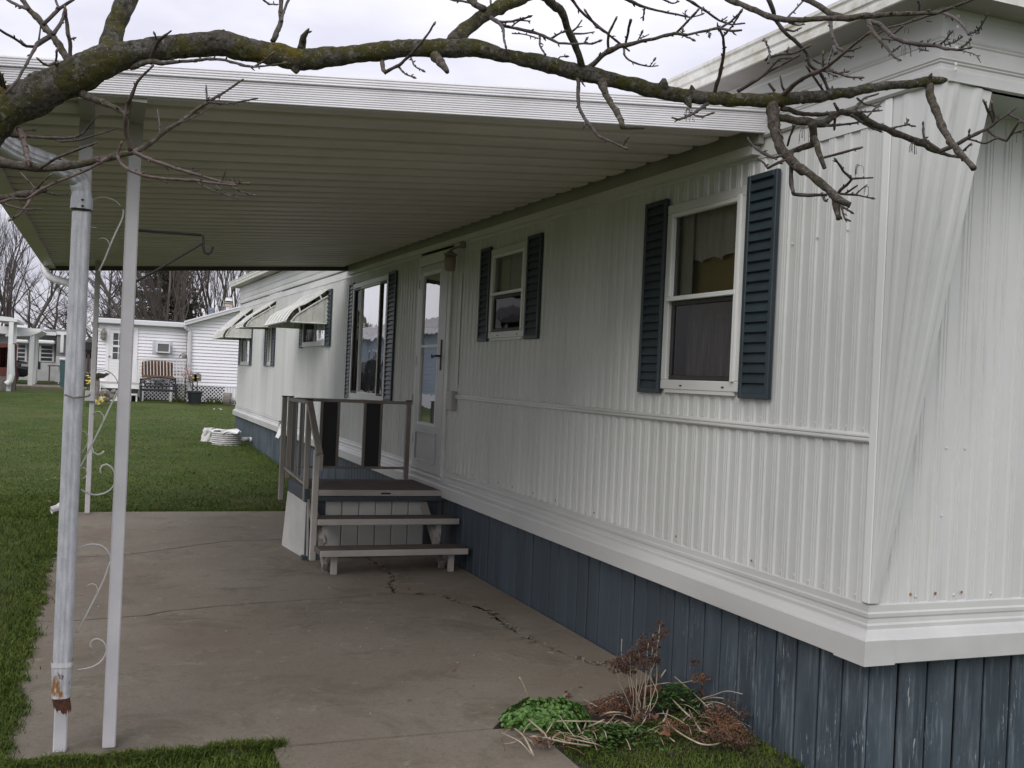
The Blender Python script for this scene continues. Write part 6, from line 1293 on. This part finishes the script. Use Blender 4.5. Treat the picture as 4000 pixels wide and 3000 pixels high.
def potted(name, x, y, r, h, label):
    t = thing(name, (x, y, gz(y)), label, 'planter'); m = MB(); m.smooth = False
    m.lathe((x,y,gz(y)), [(r*.72,0),(r*.95,h*.88),(r*1.08,h*.88),(r*1.08,h),(r*.96,h),(r*.9,h*.9)], 24); m.build('pot', POTB, t); m = MB(); m.lathe((x,y,gz(y)), [(r*.9,h*.85),(.02,h*.9)], 16); m.build('earth', SOIL, t); return t
pc = N(1513,1505,36.6); pt = potted('planter', pc.x, 36.6, .26, .42, 'large dark blue plant pot with pink flowering branch')
M_ = lambda cx, cy: N(cx, cy, 36.6)
m = MB(); m.tube([M_(1460,1340),M_(1440,1250),M_(1420,1150),M_(1400,1060)], .012, 5); m.tube([M_(1500,1330),M_(1490,1280),M_(1430,1255),M_(1360,1270)], .016, 5); m.tube([M_(1430,1230),M_(1350,1180),M_(1320,1130)], .008, 5); m.tube([M_(1425,1180),M_(1470,1120)], .008, 5); m.build('stem', TWIG, pt)
for k in range(40):
    c_ = M_(1395+RB.gauss(0,45), 1130+RB.gauss(0,50))+Vector((0,RB.uniform(-.1,.1),0)); m = MB(); m.lathe(c_, [(.004,-.02),(.028,0),(.01,.02)], 6); m.build('blossom', PINK if k % 4 else WHITE, pt)
hkp_ = thing('shepherd_hook', (N(1395,1490,36.8).x, 36.8, GN), 'curved iron shepherd hook holding a small feeder by the downpipe', 'garden hook')
H_ = lambda cx, cy: N(cx, cy, 36.8)
m = MB(); m.smooth = True; m.tube([p for p, _ in catmull([H_(1378,1490),H_(1392,1100),H_(1402,930),H_(1395,875),H_(1360,848),H_(1320,858),H_(1300,890),H_(1295,915),H_(1283,915)], .05)], .011, 6); m.build('pole', DARK, hkp_)
m = MB(); c_ = H_(1360,885); m.lathe(c_, [(.02,-.09),(.08,-.07),(.08,0),(.05,.02),(.01,.10)], 10); m.build('feeder', STONE, hkp_)
for cx, cy, s_, lab in ((1490,1205,.12,'grey birdhouse with flowers, left of the pair by the planter'),(1555,1198,.12,'grey birdhouse with a yellow flower, right of the pair by the planter')):
    c_ = N(cx, cy, 36.9); t = thing('birdhouse', (c_.x, 36.9, GN), lab, 'birdhouse', 'birdhouses by the planter')
    m = MB(); m.prism([(c_.x-s_,36.85,c_.z-.12),(c_.x+s_,36.85,c_.z-.12),(c_.x+s_,36.85,c_.z+.10),(c_.x,36.85,c_.z+.17),(c_.x-s_,36.85,c_.z+.10)], (0,.18,0)); m.build('box', STONE, t)
    m = MB(); m.lathe((c_.x,36.83,c_.z), [(.02,-.02),(.055,0),(.02,.02)], 8); m.build('flower', YEL, t); m = MB(); m.box((c_.x-.015,36.93,GN-.02),(c_.x+.015,36.96,c_.z-.12)); m.build('stake', DARK, t)
m = MB(); c_ = N(1985,1520,36.9); m.smooth = True; m.lathe((c_.x,36.9,GN), [(.15,-.02),(.14,.2),(.145,.36),(.13,.37)], 14); props(m.build('tree_stump', STONE), 'short grey log stump at the end of the lattice', 'stump')
for cx, cy, r_, h_, lab, cat, mm in ((1752,235,.12,.22,'grey metal roof vent on the white house','roof vent',simple('vent_grey',(.12,.14,.17,1),(.17,.19,.22,1),2,rough=.5)),):
    c_ = N(cx, cy+50, 40); m = MB(); m.smooth = False; m.lathe((c_.x,40,c_.z-.2), [(r_*.85,0),(r_*.9,h_+.1),(r_*1.1,h_+.12),(r_*1.05,h_+.2),(.04,h_+.22)], 16); props(m.build('roof_vent', mm), lab, cat)
c_ = N(2000,190, 40); t = thing('chimney_cap', (c_.x, 40, c_.z-.2), 'banded chimney flue with cap and rust marks on the white house roof', 'chimney')
for z0_, z1_, r_, mm in ((0,.24,.09,PLASTIC),(.24,.38,.14,CREAM),(.31,.36,.143,RUST),(.38,.44,.09,DARK),(.44,.53,.13,WHITE),(.53,.58,.11,GREYSID)):
    m = MB(); m.lathe((c_.x,40,c_.z-.2), [(r_,z0_+.001),(r_*1.02,(z0_+z1_)/2),(r_,z1_)], 16); m.build('flue_section', mm, t)
# birdbath, hoop, ornaments, daffodils
c_ = N(110,1160,34); t = thing('birdbath', (c_.x, 34, gz(34)), 'weathered stone birdbath with scalloped bowl near the white house steps', 'birdbath')
zb_ = c_.z-gz(34); m = MB(); m.smooth = True; m.lathe((c_.x,34,gz(34)), [(.07,zb_-.10),(.20,zb_-.07),(.34,zb_+.04),(.36,zb_+.06),(.33,zb_+.06),(.2,zb_-.02),(.02,zb_-.04)], 26)
for i, v in enumerate(m.v):
    a = math.atan2(v[1]-34, v[0]-c_.x); m.v[i] = (v[0], v[1], v[2]+.018*math.cos(a*9)*min(1, math.hypot(v[0]-c_.x, v[1]-34)/.3))
m.build('bowl', STONE, t); m = MB(); m.smooth = True; m.lathe((c_.x,34,gz(34)), [(.17,-.02),(.17,.05),(.10,.09),(.075,.25),(.09,zb_*.6),(.07,zb_-.10)], 16); m.build('pedestal', STONE, t)
m = MB(); m.smooth = True; m.tube([p for p, _ in catmull([N(100,1085,34.5),N(170,1085,34.5),N(260,1105,34.5),N(340,1160,34.5),N(395,1240,34.5),N(415,1330,34.5),N(400,1480,34.5)], .06)], .012, 6); props(m.build('garden_hoop', DARK), 'thin dark iron hoop arching over the garden ornaments', 'garden hoop')
for cx, cy, r_, lab in ((220,1425,.17,'large grey garden rock by the birdbath'),(325,1470,.12,'round grey garden rock at the hoop'),(240,1510,.11,'flat pale garden rock in the grass'),(355,1400,.10,'small squarish stone ornament under the hoop')):
    c_ = N(cx, cy, 33.6); bm = bmesh.new(); bmesh.ops.create_icosphere(bm, subdivisions=2, radius=r_)
    for v in bm.verts: v.co *= 1+.35*noise.noise(v.co*6+Vector((cx,0,0))); v.co.z *= .85
    me = bpy.data.meshes.new('garden_rock'); bm.to_mesh(me); bm.free(); me.materials.append(STONE); o = bpy.data.objects.new('garden_rock', me); o.location = (c_.x, 33.6, max(c_.z, gz(33.6)+r_*.5)); col.objects.link(o); props(o, lab, 'rock', 'garden rocks by the birdbath')
for cx, cy, lab in ((180,1500,'yellow garden pinwheel nearer the rocks'),(125,1540,'yellow garden pinwheel lowest in the grass')):
    c_ = N(cx, cy, 33.4); t = thing('garden_pinwheel', (c_.x, 33.4, gz(33.4)), lab, 'pinwheel', 'yellow pinwheels'); m = MB()
    for k in range(3):
        a = k*2.1+.4; m.prism([c_, c_+Vector((math.cos(a)*.12, 0, math.sin(a)*.12)), c_+Vector((math.cos(a+.9)*.09, 0, math.sin(a+.9)*.09))], (0,.01,0))
    m.build('vanes', YEL, t); m = MB(); m.bar((c_.x,33.41,gz(33.4)-.02),(c_.x,33.41,c_.z), .01, .01, (0,1,0)); m.build('stick', DARK, t)
t = thing('daffodils', (N(-20,1480,33).x, 33, gz(33)), 'clump of pale yellow daffodils beside the birdbath', 'flowers')
for k in range(9):
    c_ = N(-10+RB.gauss(0,16), 1220+RB.uniform(-50,70), 33); m = MB(); m.lathe(c_, [(.01,-.02),(.05,0),(.02,.02)], 7); m.build('bloom', YEL, t); m2 = MB(); m2.tube([(c_.x,33,gz(33)),(c_.x+.02,33,c_.z)], .008, 4); m2.build('stem', HERB, t)

m = MB()
for cx, n_ in ((1270,60),(1790,90),(2100,40)):
    for k in range(n_):
        c_ = N(cx+RB.gauss(0,45 if n_ < 80 else 90), 1495, 37.1); h_ = RB.uniform(.1,.3); a = RB.uniform(-.12,.12); m.add([(c_.x,37.1,GN-.02),(c_.x+.02,37.1,GN-.02),(c_.x+a,37.05+RB.uniform(-.1,.1),GN+h_)], [(0,1,2)])
props(m.build('border_plants', BLADE), 'spiky spring leaves along the lattice of the white house', 'border plants', kind='stuff')

# ================================================================== GREY HOUSE AND NEIGHBOUR CARPORT AT THE LEFT
def Lp(cx, cy, y): return P(cx/2.765, 950+cy/2.765, y=y)
YH = 52.0; gh = thing('grey_house', (Lp(500,1370,YH).x, YH, gz(YH)), 'low grey house with white brick base and slatted window', 'house')
hl = lambda cx, cy, y=YH: Lp(cx, cy, y)
hx0, hx1 = hl(-60,1100).x, hl(760,1100).x; hz1 = hl(500,985).z; hb_ = hl(500,1285).z
m = MB(); m.box((hx0,YH,hb_),(hx1,YH+6,hz1)); m.build('wall', GREYSID, gh)
m = MB(); m.box((hx0-.02,YH-.05,gz(YH)-.1),(hx1+.02,YH+6,hb_)); m.build('brick_base', WBRICK, gh)
m = MB(); m.prism([(hx0-.3,YH-.5,hl(0,985).z-.02),(hx1+.4,YH-.5,hl(740,960).z-.05),(hx1+.4,YH-.5,hl(740,925).z),(hx0-.3,YH-.5,hl(0,950).z)], (0,7,0)); m.build('roof', ROOFG, gh)
m = MB(); m.box((hx0-.3,YH-.56,hl(500,990).z-.02),(hl(612,990).x,YH-.5,hl(500,960).z)); m.build('fascia', WHITE, gh)
def slat_win(cx0, cx1, cy0, cy1):
    a, c_ = hl(cx0,cy0), hl(cx1,cy1); m = MB(); m.box((a.x,YH-.06,c_.z),(c_.x,YH-.052,a.z)); w_ = m.build('window', simple('dim_glass', (.03,.035,.045,1), (.07,.08,.10,1), 2, rough=.15), gh)
    for k in range(5):
        z = c_.z+(a.z-c_.z)*k/4; m = MB(); m.box((a.x-.04,YH-.085,z-.025),(c_.x+.04,YH-.0625,z+.025)); m.build('louver_bar', WHITE, w_)
    for xx in (a.x, c_.x): m = MB(); m.box((xx-.05,YH-.09,c_.z),(xx+.03,YH-.065,a.z)); m.build('jamb', WHITE, w_)
slat_win(440,575,1100,1280); slat_win(190,280,1090,1275)
m = MB(); a, c_ = hl(402,1045), hl(600,1098); m.box((a.x,YH-.7,c_.z),(c_.x,YH-.02,a.z), .05); m.build('window_hood', WHITE, gh)
m = MB(); a, c_ = hl(180,1040), hl(315,1088); m.box((a.x,YH-.6,c_.z),(c_.x,YH-.02,a.z), .05); m.build('window_hood', WHITE, gh)
m = MB(); a, c_ = hl(398,1110), hl(436,1360); m.box((a.x,YH-.07,c_.z),(c_.x,YH-.055,a.z)); m.build('door', DARK, gh)
m = MB(); a, c_ = hl(616,950,51), hl(712,1225,51); m.box((a.x,51.2,c_.z),(hl(760,950,51).x,51.9,hl(650,985,51).z)); m.build('porch_wall', simple('taupe_siding', (.20,.19,.19,1), (.24,.23,.225,1), 1, rough=.7), gh)
m = MB(); m.box((a.x-.02,51.1,hl(650,988,51).z),(c_.x,51.25,a.z)); m.build('porch_beam', WHITE, gh)
m = MB(); m.box((hl(655,1000,51).x,51.05,hl(655,1180,51).z),(hl(690,1000,51).x,51.2,hl(655,990,51).z)); m.build('porch_pillar', WHITE, gh)
m = MB(); m.box((a.x,51.1,gz(51)-.05),(hl(760,1225,51).x,51.9,c_.z)); m.build('porch_base', WBRICK, gh)
t = thing('garden_chair', (hl(655,1350,49).x, 49, gz(49)), 'small white garden chair by the grey house porch', 'chair')
c_ = hl(690,1330,49); m = MB(); m.box((c_.x-.2,48.8,gz(49)+.4),(c_.x+.2,49.2,gz(49)+.45)); m.build('seat', WHITE, t); m = MB(); m.box((c_.x-.2,49.18,gz(49)+.4),(c_.x+.2,49.22,gz(49)+.9)); m.build('back', WHITE, t)
for sx_ in (-.18,.18):
    for sy_ in (-.18,.18): m = MB(); m.box((c_.x+sx_-.02,49+sy_-.02,gz(49)-.02),(c_.x+sx_+.02,49+sy_+.02,gz(49)+.4)); m.build('leg', WHITE, t)
t = thing('garden_table', (hl(640,1350,49).x, 49.2, gz(49)), 'low dark garden table beside the white chair', 'table')
c_ = hl(640,1320,49.2); m = MB(); m.box((c_.x-.45,48.95,c_.z-.05),(c_.x+.35,49.4,c_.z)); m.build('top', STONE, t)
for sx_ in (-.4,.3): m = MB(); m.box((c_.x+sx_,49.0,gz(49)-.02),(c_.x+sx_+.05,49.35,c_.z-.05)); m.build('leg', STONE, t)
c_ = hl(728,1500,44); t = thing('wheeled_bin', (c_.x, 44, gz(44)), 'tall teal wheeled bin half hidden behind the near downspout', 'bin')
m = MB(); m.prism([(c_.x-.24,43.8,gz(44)),(c_.x+.24,43.8,gz(44)),(c_.x+.30,43.8,gz(44)+1.1),(c_.x-.30,43.8,gz(44)+1.1)], (0,.5,0)); m.build('body', TEAL, t); m = MB(); m.box((c_.x-.33,43.75,gz(44)+1.1),(c_.x+.33,44.35,gz(44)+1.2), .03); m.build('lid', WHITE, t)
# neighbour carport frames
YC = 45.0; nc = thing('neighbour_carport', (Lp(330,1480,YC).x, YC, gz(YC)), 'white flat-roofed carport on square posts over the black car', 'carport')
cl = lambda cx, cy, y=YC: Lp(cx, cy, y)
m = MB(); m.prism([cl(-60,968), cl(350,1000), cl(448,945), cl(435,925), cl(-60,888)], (0,5,0)); m.build('roof', WHITE, nc)
m = MB(); m.prism([cl(60,1008)+Vector((0,-.05,0)), cl(330,1000)+Vector((0,-.05,0)), cl(440,958)+Vector((0,-.05,0)), cl(440,940)+Vector((0,-.05,0)), cl(320,955)+Vector((0,-.05,0)), cl(60,985)+Vector((0,-.05,0))], (0,.04,0)); m.build('fascia', WHITE, nc)
for cx, cxb, cyb in ((332,325,1482),(368,358,1462),(388,376,1452)):
    yy = YC+(0 if cx < 340 else 2.0 if cx < 380 else 4.0); a, c_ = Lp(cx, 960, yy), Lp(cxb, cyb, yy); w_ = .085; m = MB(); m.box((c_.x-w_,yy,gz(yy)-.05),(c_.x+w_,yy+.2,a.z), .02); m.build('post', WHITE, nc)
YD = 41.0; nd = thing('deck_frame', (Lp(115,1500,YD).x, YD, gz(YD)), 'white patio cover frame with downspout above the red deck', 'patio cover')
m = MB(); m.prism([Lp(-60,782,YD), Lp(-60,830,YD), Lp(180,850,YD), Lp(190,822,YD), Lp(120,800,YD)], (0,4,0)); m.build('roof', WHITE, nd)
m = MB(); a, c_ = Lp(98,850,YD), Lp(135,1095,YD); m.box((a.x,YD,gz(YD)-.05),(c_.x,YD+.2,a.z)); m.build('post', WHITE, nd)
m = MB(); a, c_ = Lp(152,850,YD+2), Lp(172,1080,YD+2); m.box((a.x,YD+2,gz(YD)),(c_.x,YD+2.2,a.z)); m.build('post', WHITE, nd)
m = MB(); lobed(m, [Lp(122,1090,YD)+Vector((0,-.06,0)), Lp(125,1340,YD)+Vector((0,-.06,0)), Lp(130,1420,YD)+Vector((0,-.06,0)), Lp(110,1490,YD)+Vector((0,-.1,0)), Lp(68,1525,YD)+Vector((0,-.14,0))], [.10]*5, 12, 4, .05); m.build('downspout', WHITE, nd)
YR = 41.4; rd = thing('red_deck', (Lp(60,1500,YR).x, YR, gz(YR)), 'dark red wooden deck with cut-out railing at the left edge', 'deck')
def rdp(cx, cy): return Lp(cx, cy, YR)
m = MB(); m.box((rdp(-60,1440).x,YR,gz(YR)),(rdp(178,1440).x,YR+.06,rdp(60,1330).z)); m.build('lower_panel', REDW, rd)
m = MB(); m.bar(rdp(-60,1105), rdp(178,1102), .10, .14); m.build('top_rail', REDW, rd)
m = MB(); m.box((rdp(140,1100).x,YR-.02,gz(YR)),(rdp(185,1100).x,YR+.12,rdp(160,1098).z)); m.build('corner_post', REDW, rd)
for k in range(7):
    cx = 132-k*28; m = MB(); c_ = rdp(cx, 1100); m.box((c_.x-.10,YR,rdp(cx,1340).z),(c_.x+.06,YR+.03,rdp(cx,1112).z)); m.build('baluster', REDW, rd)
m = MB(); m.box((rdp(-60,1430).x,YR-.1,gz(YR)-.05),(rdp(170,1430).x,YR-.02,rdp(60,1440).z)); m.build('stone_base', STONE, rd)
# black car nose under the neighbour carport
YK = 47.0; ck = thing('parked_car', (Lp(235,1455,YK).x, YK, gz(YK)), 'black car parked under the white neighbour carport', 'car')
kx = Lp(318,1460,YK).x-1.78; kg = gz(YK)
m = MB(); m.smooth = True; body = [(-2.6,.30),(1.55,.30),(1.75,.42),(1.78,.70),(1.60,.92),(.75,1.02),(.35,1.06),(-.25,1.55),(-1.0,1.66),(-2.2,1.64),(-2.6,1.30)]
m.prism([(kx+a, YK, kg+z) for a, z in body], (0,1.75,0)); m.build('body', CARP, ck)
m = MB(); m.prism([(kx+.22,YK-.012,kg+1.08),(kx-.28,YK-.012,kg+1.50),(kx-.95,YK-.012,kg+1.58),(kx-.95,YK-.012,kg+1.08)], (0,.01,0)); m.build('side_window', simple('car_glass', (.10,.11,.12,1), (.14,.15,.16,1), 1, rough=.08), ck)
for a in (1.05,-1.7):
    m = MB(); ring = [(kx+a+.34*math.cos(i*.393), YK-.02, kg+.34+.34*math.sin(i*.393)) for i in range(16)]; m.prism(ring, (0,.22,0)); wl = m.build('wheel', IRON, ck)
    m = MB(); ring = [(kx+a+.2*math.cos(i*.524), YK-.03, kg+.34+.2*math.sin(i*.524)) for i in range(12)]; m.prism(ring, (0,.009,0)); m.build('rim', STONE, wl)
m = MB(); m.box((kx+1.45,YK-.012,kg+.72),(kx+1.74,YK+.3,kg+.84), .02); m.build('headlight', PLASTIC, ck)
c_ = Lp(952,1350,46); t = thing('garden_lamp_post', (c_.x, 46, gz(46)), 'dark lantern lamp post on the lawn beyond the carport posts', 'lamp post')
m = MB(); m.tube([(c_.x,46,gz(46)),(c_.x,46,Lp(952,1190,46).z)], .05, 8); m.build('pole', DEADB, t); m = MB(); m.lathe((c_.x,46,Lp(952,1190,46).z), [(.08,0),(.17,.14),(.19,.42),(.22,.44),(.04,.62)], 10); m.build('lantern', DARK, t); m = MB(); m.box((c_.x-.3,45.7,gz(46)-.05),(c_.x+.3,46.3,gz(46)+.35), .03); m.build('planter_base', DARK, t)
YQ = 60.; t = thing('far_grey_house', (Lp(980,1250,YQ).x, YQ, gz(YQ)), 'distant grey house with pale roof behind the lamp post', 'house')
m = MB(); a, c_ = Lp(800,1110,YQ), Lp(1150,1400,YQ); m.box((a.x,YQ,gz(YQ)-.1),(c_.x,YQ+6,a.z)); m.build('wall', GREYSID, t)
m = MB(); m.prism([(a.x-.3,YQ-.4,a.z),(c_.x+.3,YQ-.4,a.z),(c_.x-1,YQ+3,Lp(960,1030,YQ).z),(a.x+1,YQ+3,Lp(960,1030,YQ).z)], (0,.3,0)); m.build('roof', ROOFG, t)
m = MB(); m.box((Lp(930,1190,YQ).x,YQ-.03,Lp(930,1240,YQ).z),(Lp(1010,1190,YQ).x,YQ-.01,Lp(930,1190,YQ).z)); m.build('window', DARK, t)

# ---- blue house off to the left, seen only as a reflection in the door and picture window
bh = thing('blue_house', (-6.2, 41, gz(41)), 'pale blue lap-sided house mirrored in the storm door and picture window', 'house')
m = MB(); z = gz(36)+.55; X_ = -6.2
while z < gz(36)+2.9:
    m.add([(X_+.02,32,z),(X_+.02,58,z),(X_,58,z+.14),(X_,32,z+.14)], [(0,1,2,3)]); z += .14
m.build('siding', BLUESID, bh)
m = MB(); m.box((-10.5,32,gz(32)-.1),(X_-.01,58,gz(36)+3.0)); m.build('wall', BLUESID, bh)
m = MB(); m.box((X_-.02,31.98,gz(32)-.1),(X_+.03,58.02,gz(36)+.56)); m.build('skirt', VINYL, bh)
m = MB(); m.box((X_-.05,31.7,gz(36)+2.92),(X_+.35,58.3,gz(36)+3.14)); m.build('fascia', VINYL, bh)
m = MB(); m.prism([(X_+.36,31.7,gz(36)+3.14),(-8.4,31.7,gz(36)+4.0),(-10.9,31.7,gz(36)+3.14)], (0,26.6,0)); m.build('roof', ROOFG, bh)
for yy in (36,42,47.5,53):
    m = MB(); m.box((X_+.03,yy,gz(36)+1.2),(X_+.06,yy+1.2,gz(36)+2.4)); w_ = m.build('window', VINYL, bh); m = MB(); m.box((X_+.061,yy+.1,gz(36)+1.3),(X_+.065,yy+1.1,gz(36)+2.3)); m.build('pane', DARK, w_)

# ================================================================== BACKGROUND TREES
def bare_tree(name, x, y, h, spread, label, seed, stems=1, up=.75, levels=5, r0=.16, mat=FARBARK, first=.28, group='bare trees behind the houses', kids=4):
    R = random.Random(seed); z0 = gz(y); t = thing(name, (x, y, z0), label, 'tree', group); mt, mc = MB(), MB(); mt.smooth = mc.smooth = True
    def grow(p, d, L, r, lv):
        m = mt if lv == 0 else mc; n = 4 if lv < 3 else 2; pts = [p]; q = p.copy(); dd = d.copy()
        for i in range(n):
            dd = (dd+Vector((R.gauss(0,.13), R.gauss(0,.13), R.gauss(0,.07)+.05*up))).normalized(); q = q+dd*(L/n); pts.append(q)
        re = r*.55 if lv < levels-1 else r*.35; m.tube(pts, [r+(re-r)*i/n for i in range(n+1)], 7 if lv == 0 else 5 if lv < 2 else 3, cap=False)
        if lv >= levels-1: return
        for k in range(kids+(1 if lv else 0)):
            f_ = R.uniform(first if lv == 0 else .25, 1.0); i = min(int(f_*n), n-1); b0 = pts[i].lerp(pts[i+1], f_*n-i); a = R.uniform(0, 6.283)
            side = Vector((math.cos(a), math.sin(a), 0)); nd_ = (dd*up+side*spread*R.uniform(.6,1.1)+Vector((0,0,.25*up))).normalized(); grow(b0, nd_, L*R.uniform(.45,.68), r*(.62-.25*f_), lv+1)
        grow(pts[-1], (dd+Vector((R.gauss(0,.2), R.gauss(0,.2), .1))).normalized(), L*.6, re, lv+1)
    for s_ in range(stems):
        a = s_*6.283/stems+R.uniform(-.4,.4); ln = .0 if stems == 1 else R.uniform(.10,.30)
        grow(Vector((x+.15*math.cos(a)*(stems > 1), y+.15*math.sin(a)*(stems > 1), z0-.1)), Vector((math.cos(a)*ln, math.sin(a)*ln, 1)).normalized(), h*(.5 if stems == 1 else .58)*R.uniform(.9,1.1), r0, 0)
    mt.build('trunk', mat, t); mc.build('crown', mat, t); return t
def xat(px, y, py=1350): return P(px, py, y=y).x
bare_tree('bare_tree', xat(30,58), 58, 7.6, .42, 'tall many-stemmed bare tree at the left edge of the sky', 21, stems=7, up=1.0, r0=.11, levels=5, kids=2)
bare_tree('bare_tree', xat(-90,66), 66, 7.2, .5, 'bare tree left of the tall many-stemmed one', 5, stems=3, r0=.11, levels=5, kids=3)
bare_tree('bare_tree', xat(240,64), 64, 6.6, .95, 'broad spreading bare tree behind the near downspout', 8, stems=1, up=.5, r0=.15, levels=5, first=.2, kids=4)
bare_tree('bare_tree', xat(150,70), 70, 6.0, .9, 'low spreading bare tree over the grey house roof', 12, stems=2, up=.5, r0=.12, levels=5, kids=3)
bare_tree('bare_tree', xat(422,60), 60, 6.6, .85, 'bare tree with bent limbs between the near carport posts', 17, stems=1, up=.55, r0=.15, levels=5, first=.22, kids=4)
bare_tree('bare_tree', xat(352,68), 68, 6.4, .9, 'slim bare tree just right of the downspout', 29, stems=1, up=.55, r0=.12, levels=5, first=.2, kids=3)
bare_tree('bare_tree', xat(500,72), 72, 6.6, .8, 'bare tree beside the dark spruce', 33, stems=2, up=.6, r0=.11, levels=5, first=.2, kids=3)
LAB = ['leftmost','second','third','fourth','fifth','sixth','seventh','eighth','ninth']
for i, px in enumerate((600,650,700,745,790,835,880,925,975)):
    yy = (51 if i < 3 else 58)+(i*37 % 11)*(.3 if i < 3 else 1); bare_tree('poplar_tree', xat(px,yy), yy, 8.6+(i*5 % 4)*.5, .34, LAB[i]+' from the spruce in the row of upright bare poplars', 40+i, stems=2, up=1.15, r0=.10, levels=5, mat=FARBARK2, group='upright bare poplars behind the white house', kids=3, first=.12)
# spruce
def spruce(x, y, h, rad, label, seed):
    R = random.Random(seed); z0 = gz(y); t = thing('spruce_tree', (x, y, z0), label, 'tree'); m = MB(); m.tube([(x,y,z0-.1),(x,y,z0+h*.5),(x,y,z0+h)], [.26,.16,.03], 8); m.build('trunk', FARBARK, t)
    m = MB(); br = MB()
    for k in range(620):
        f_ = R.random()**1.15; z = z0+1.0+f_*(h-1.1); L = rad*(1-f_)**.8*R.uniform(.65,1.08)+.25; a = R.uniform(0,6.283); d = Vector((math.cos(a), math.sin(a), -.12))
        p0 = Vector((x,y,z)); p1 = p0+d*L*.6; p2 = p0+d*L+Vector((0,0,.10*L)); br.tube([p0,p1,p2],[.02,.014,.006],3,cap=False); nn = int(8+L*8)
        for j in range(nn):
            s_ = R.uniform(.2,1); q = p0.lerp(p2, s_)+Vector((R.gauss(0,.10), R.gauss(0,.10), R.gauss(0,.05))); sd_ = Vector((R.gauss(0,1), R.gauss(0,1), R.gauss(-.5,.5))).normalized()*R.uniform(.14,.34); w_ = sd_.cross(Vector((R.gauss(0,1),R.gauss(0,1),R.gauss(0,1)))).normalized()*R.uniform(.025,.06)
            m.add([q-w_, q+w_, q+sd_], [(0,1,2)])
    br.build('boughs', FARBARK, t); m.build('crown', NEEDLE, t)
spruce(xat(640,56), 56, 9.6, 2.5, 'dark dense spruce rising behind the white house', 77)
strip_org()
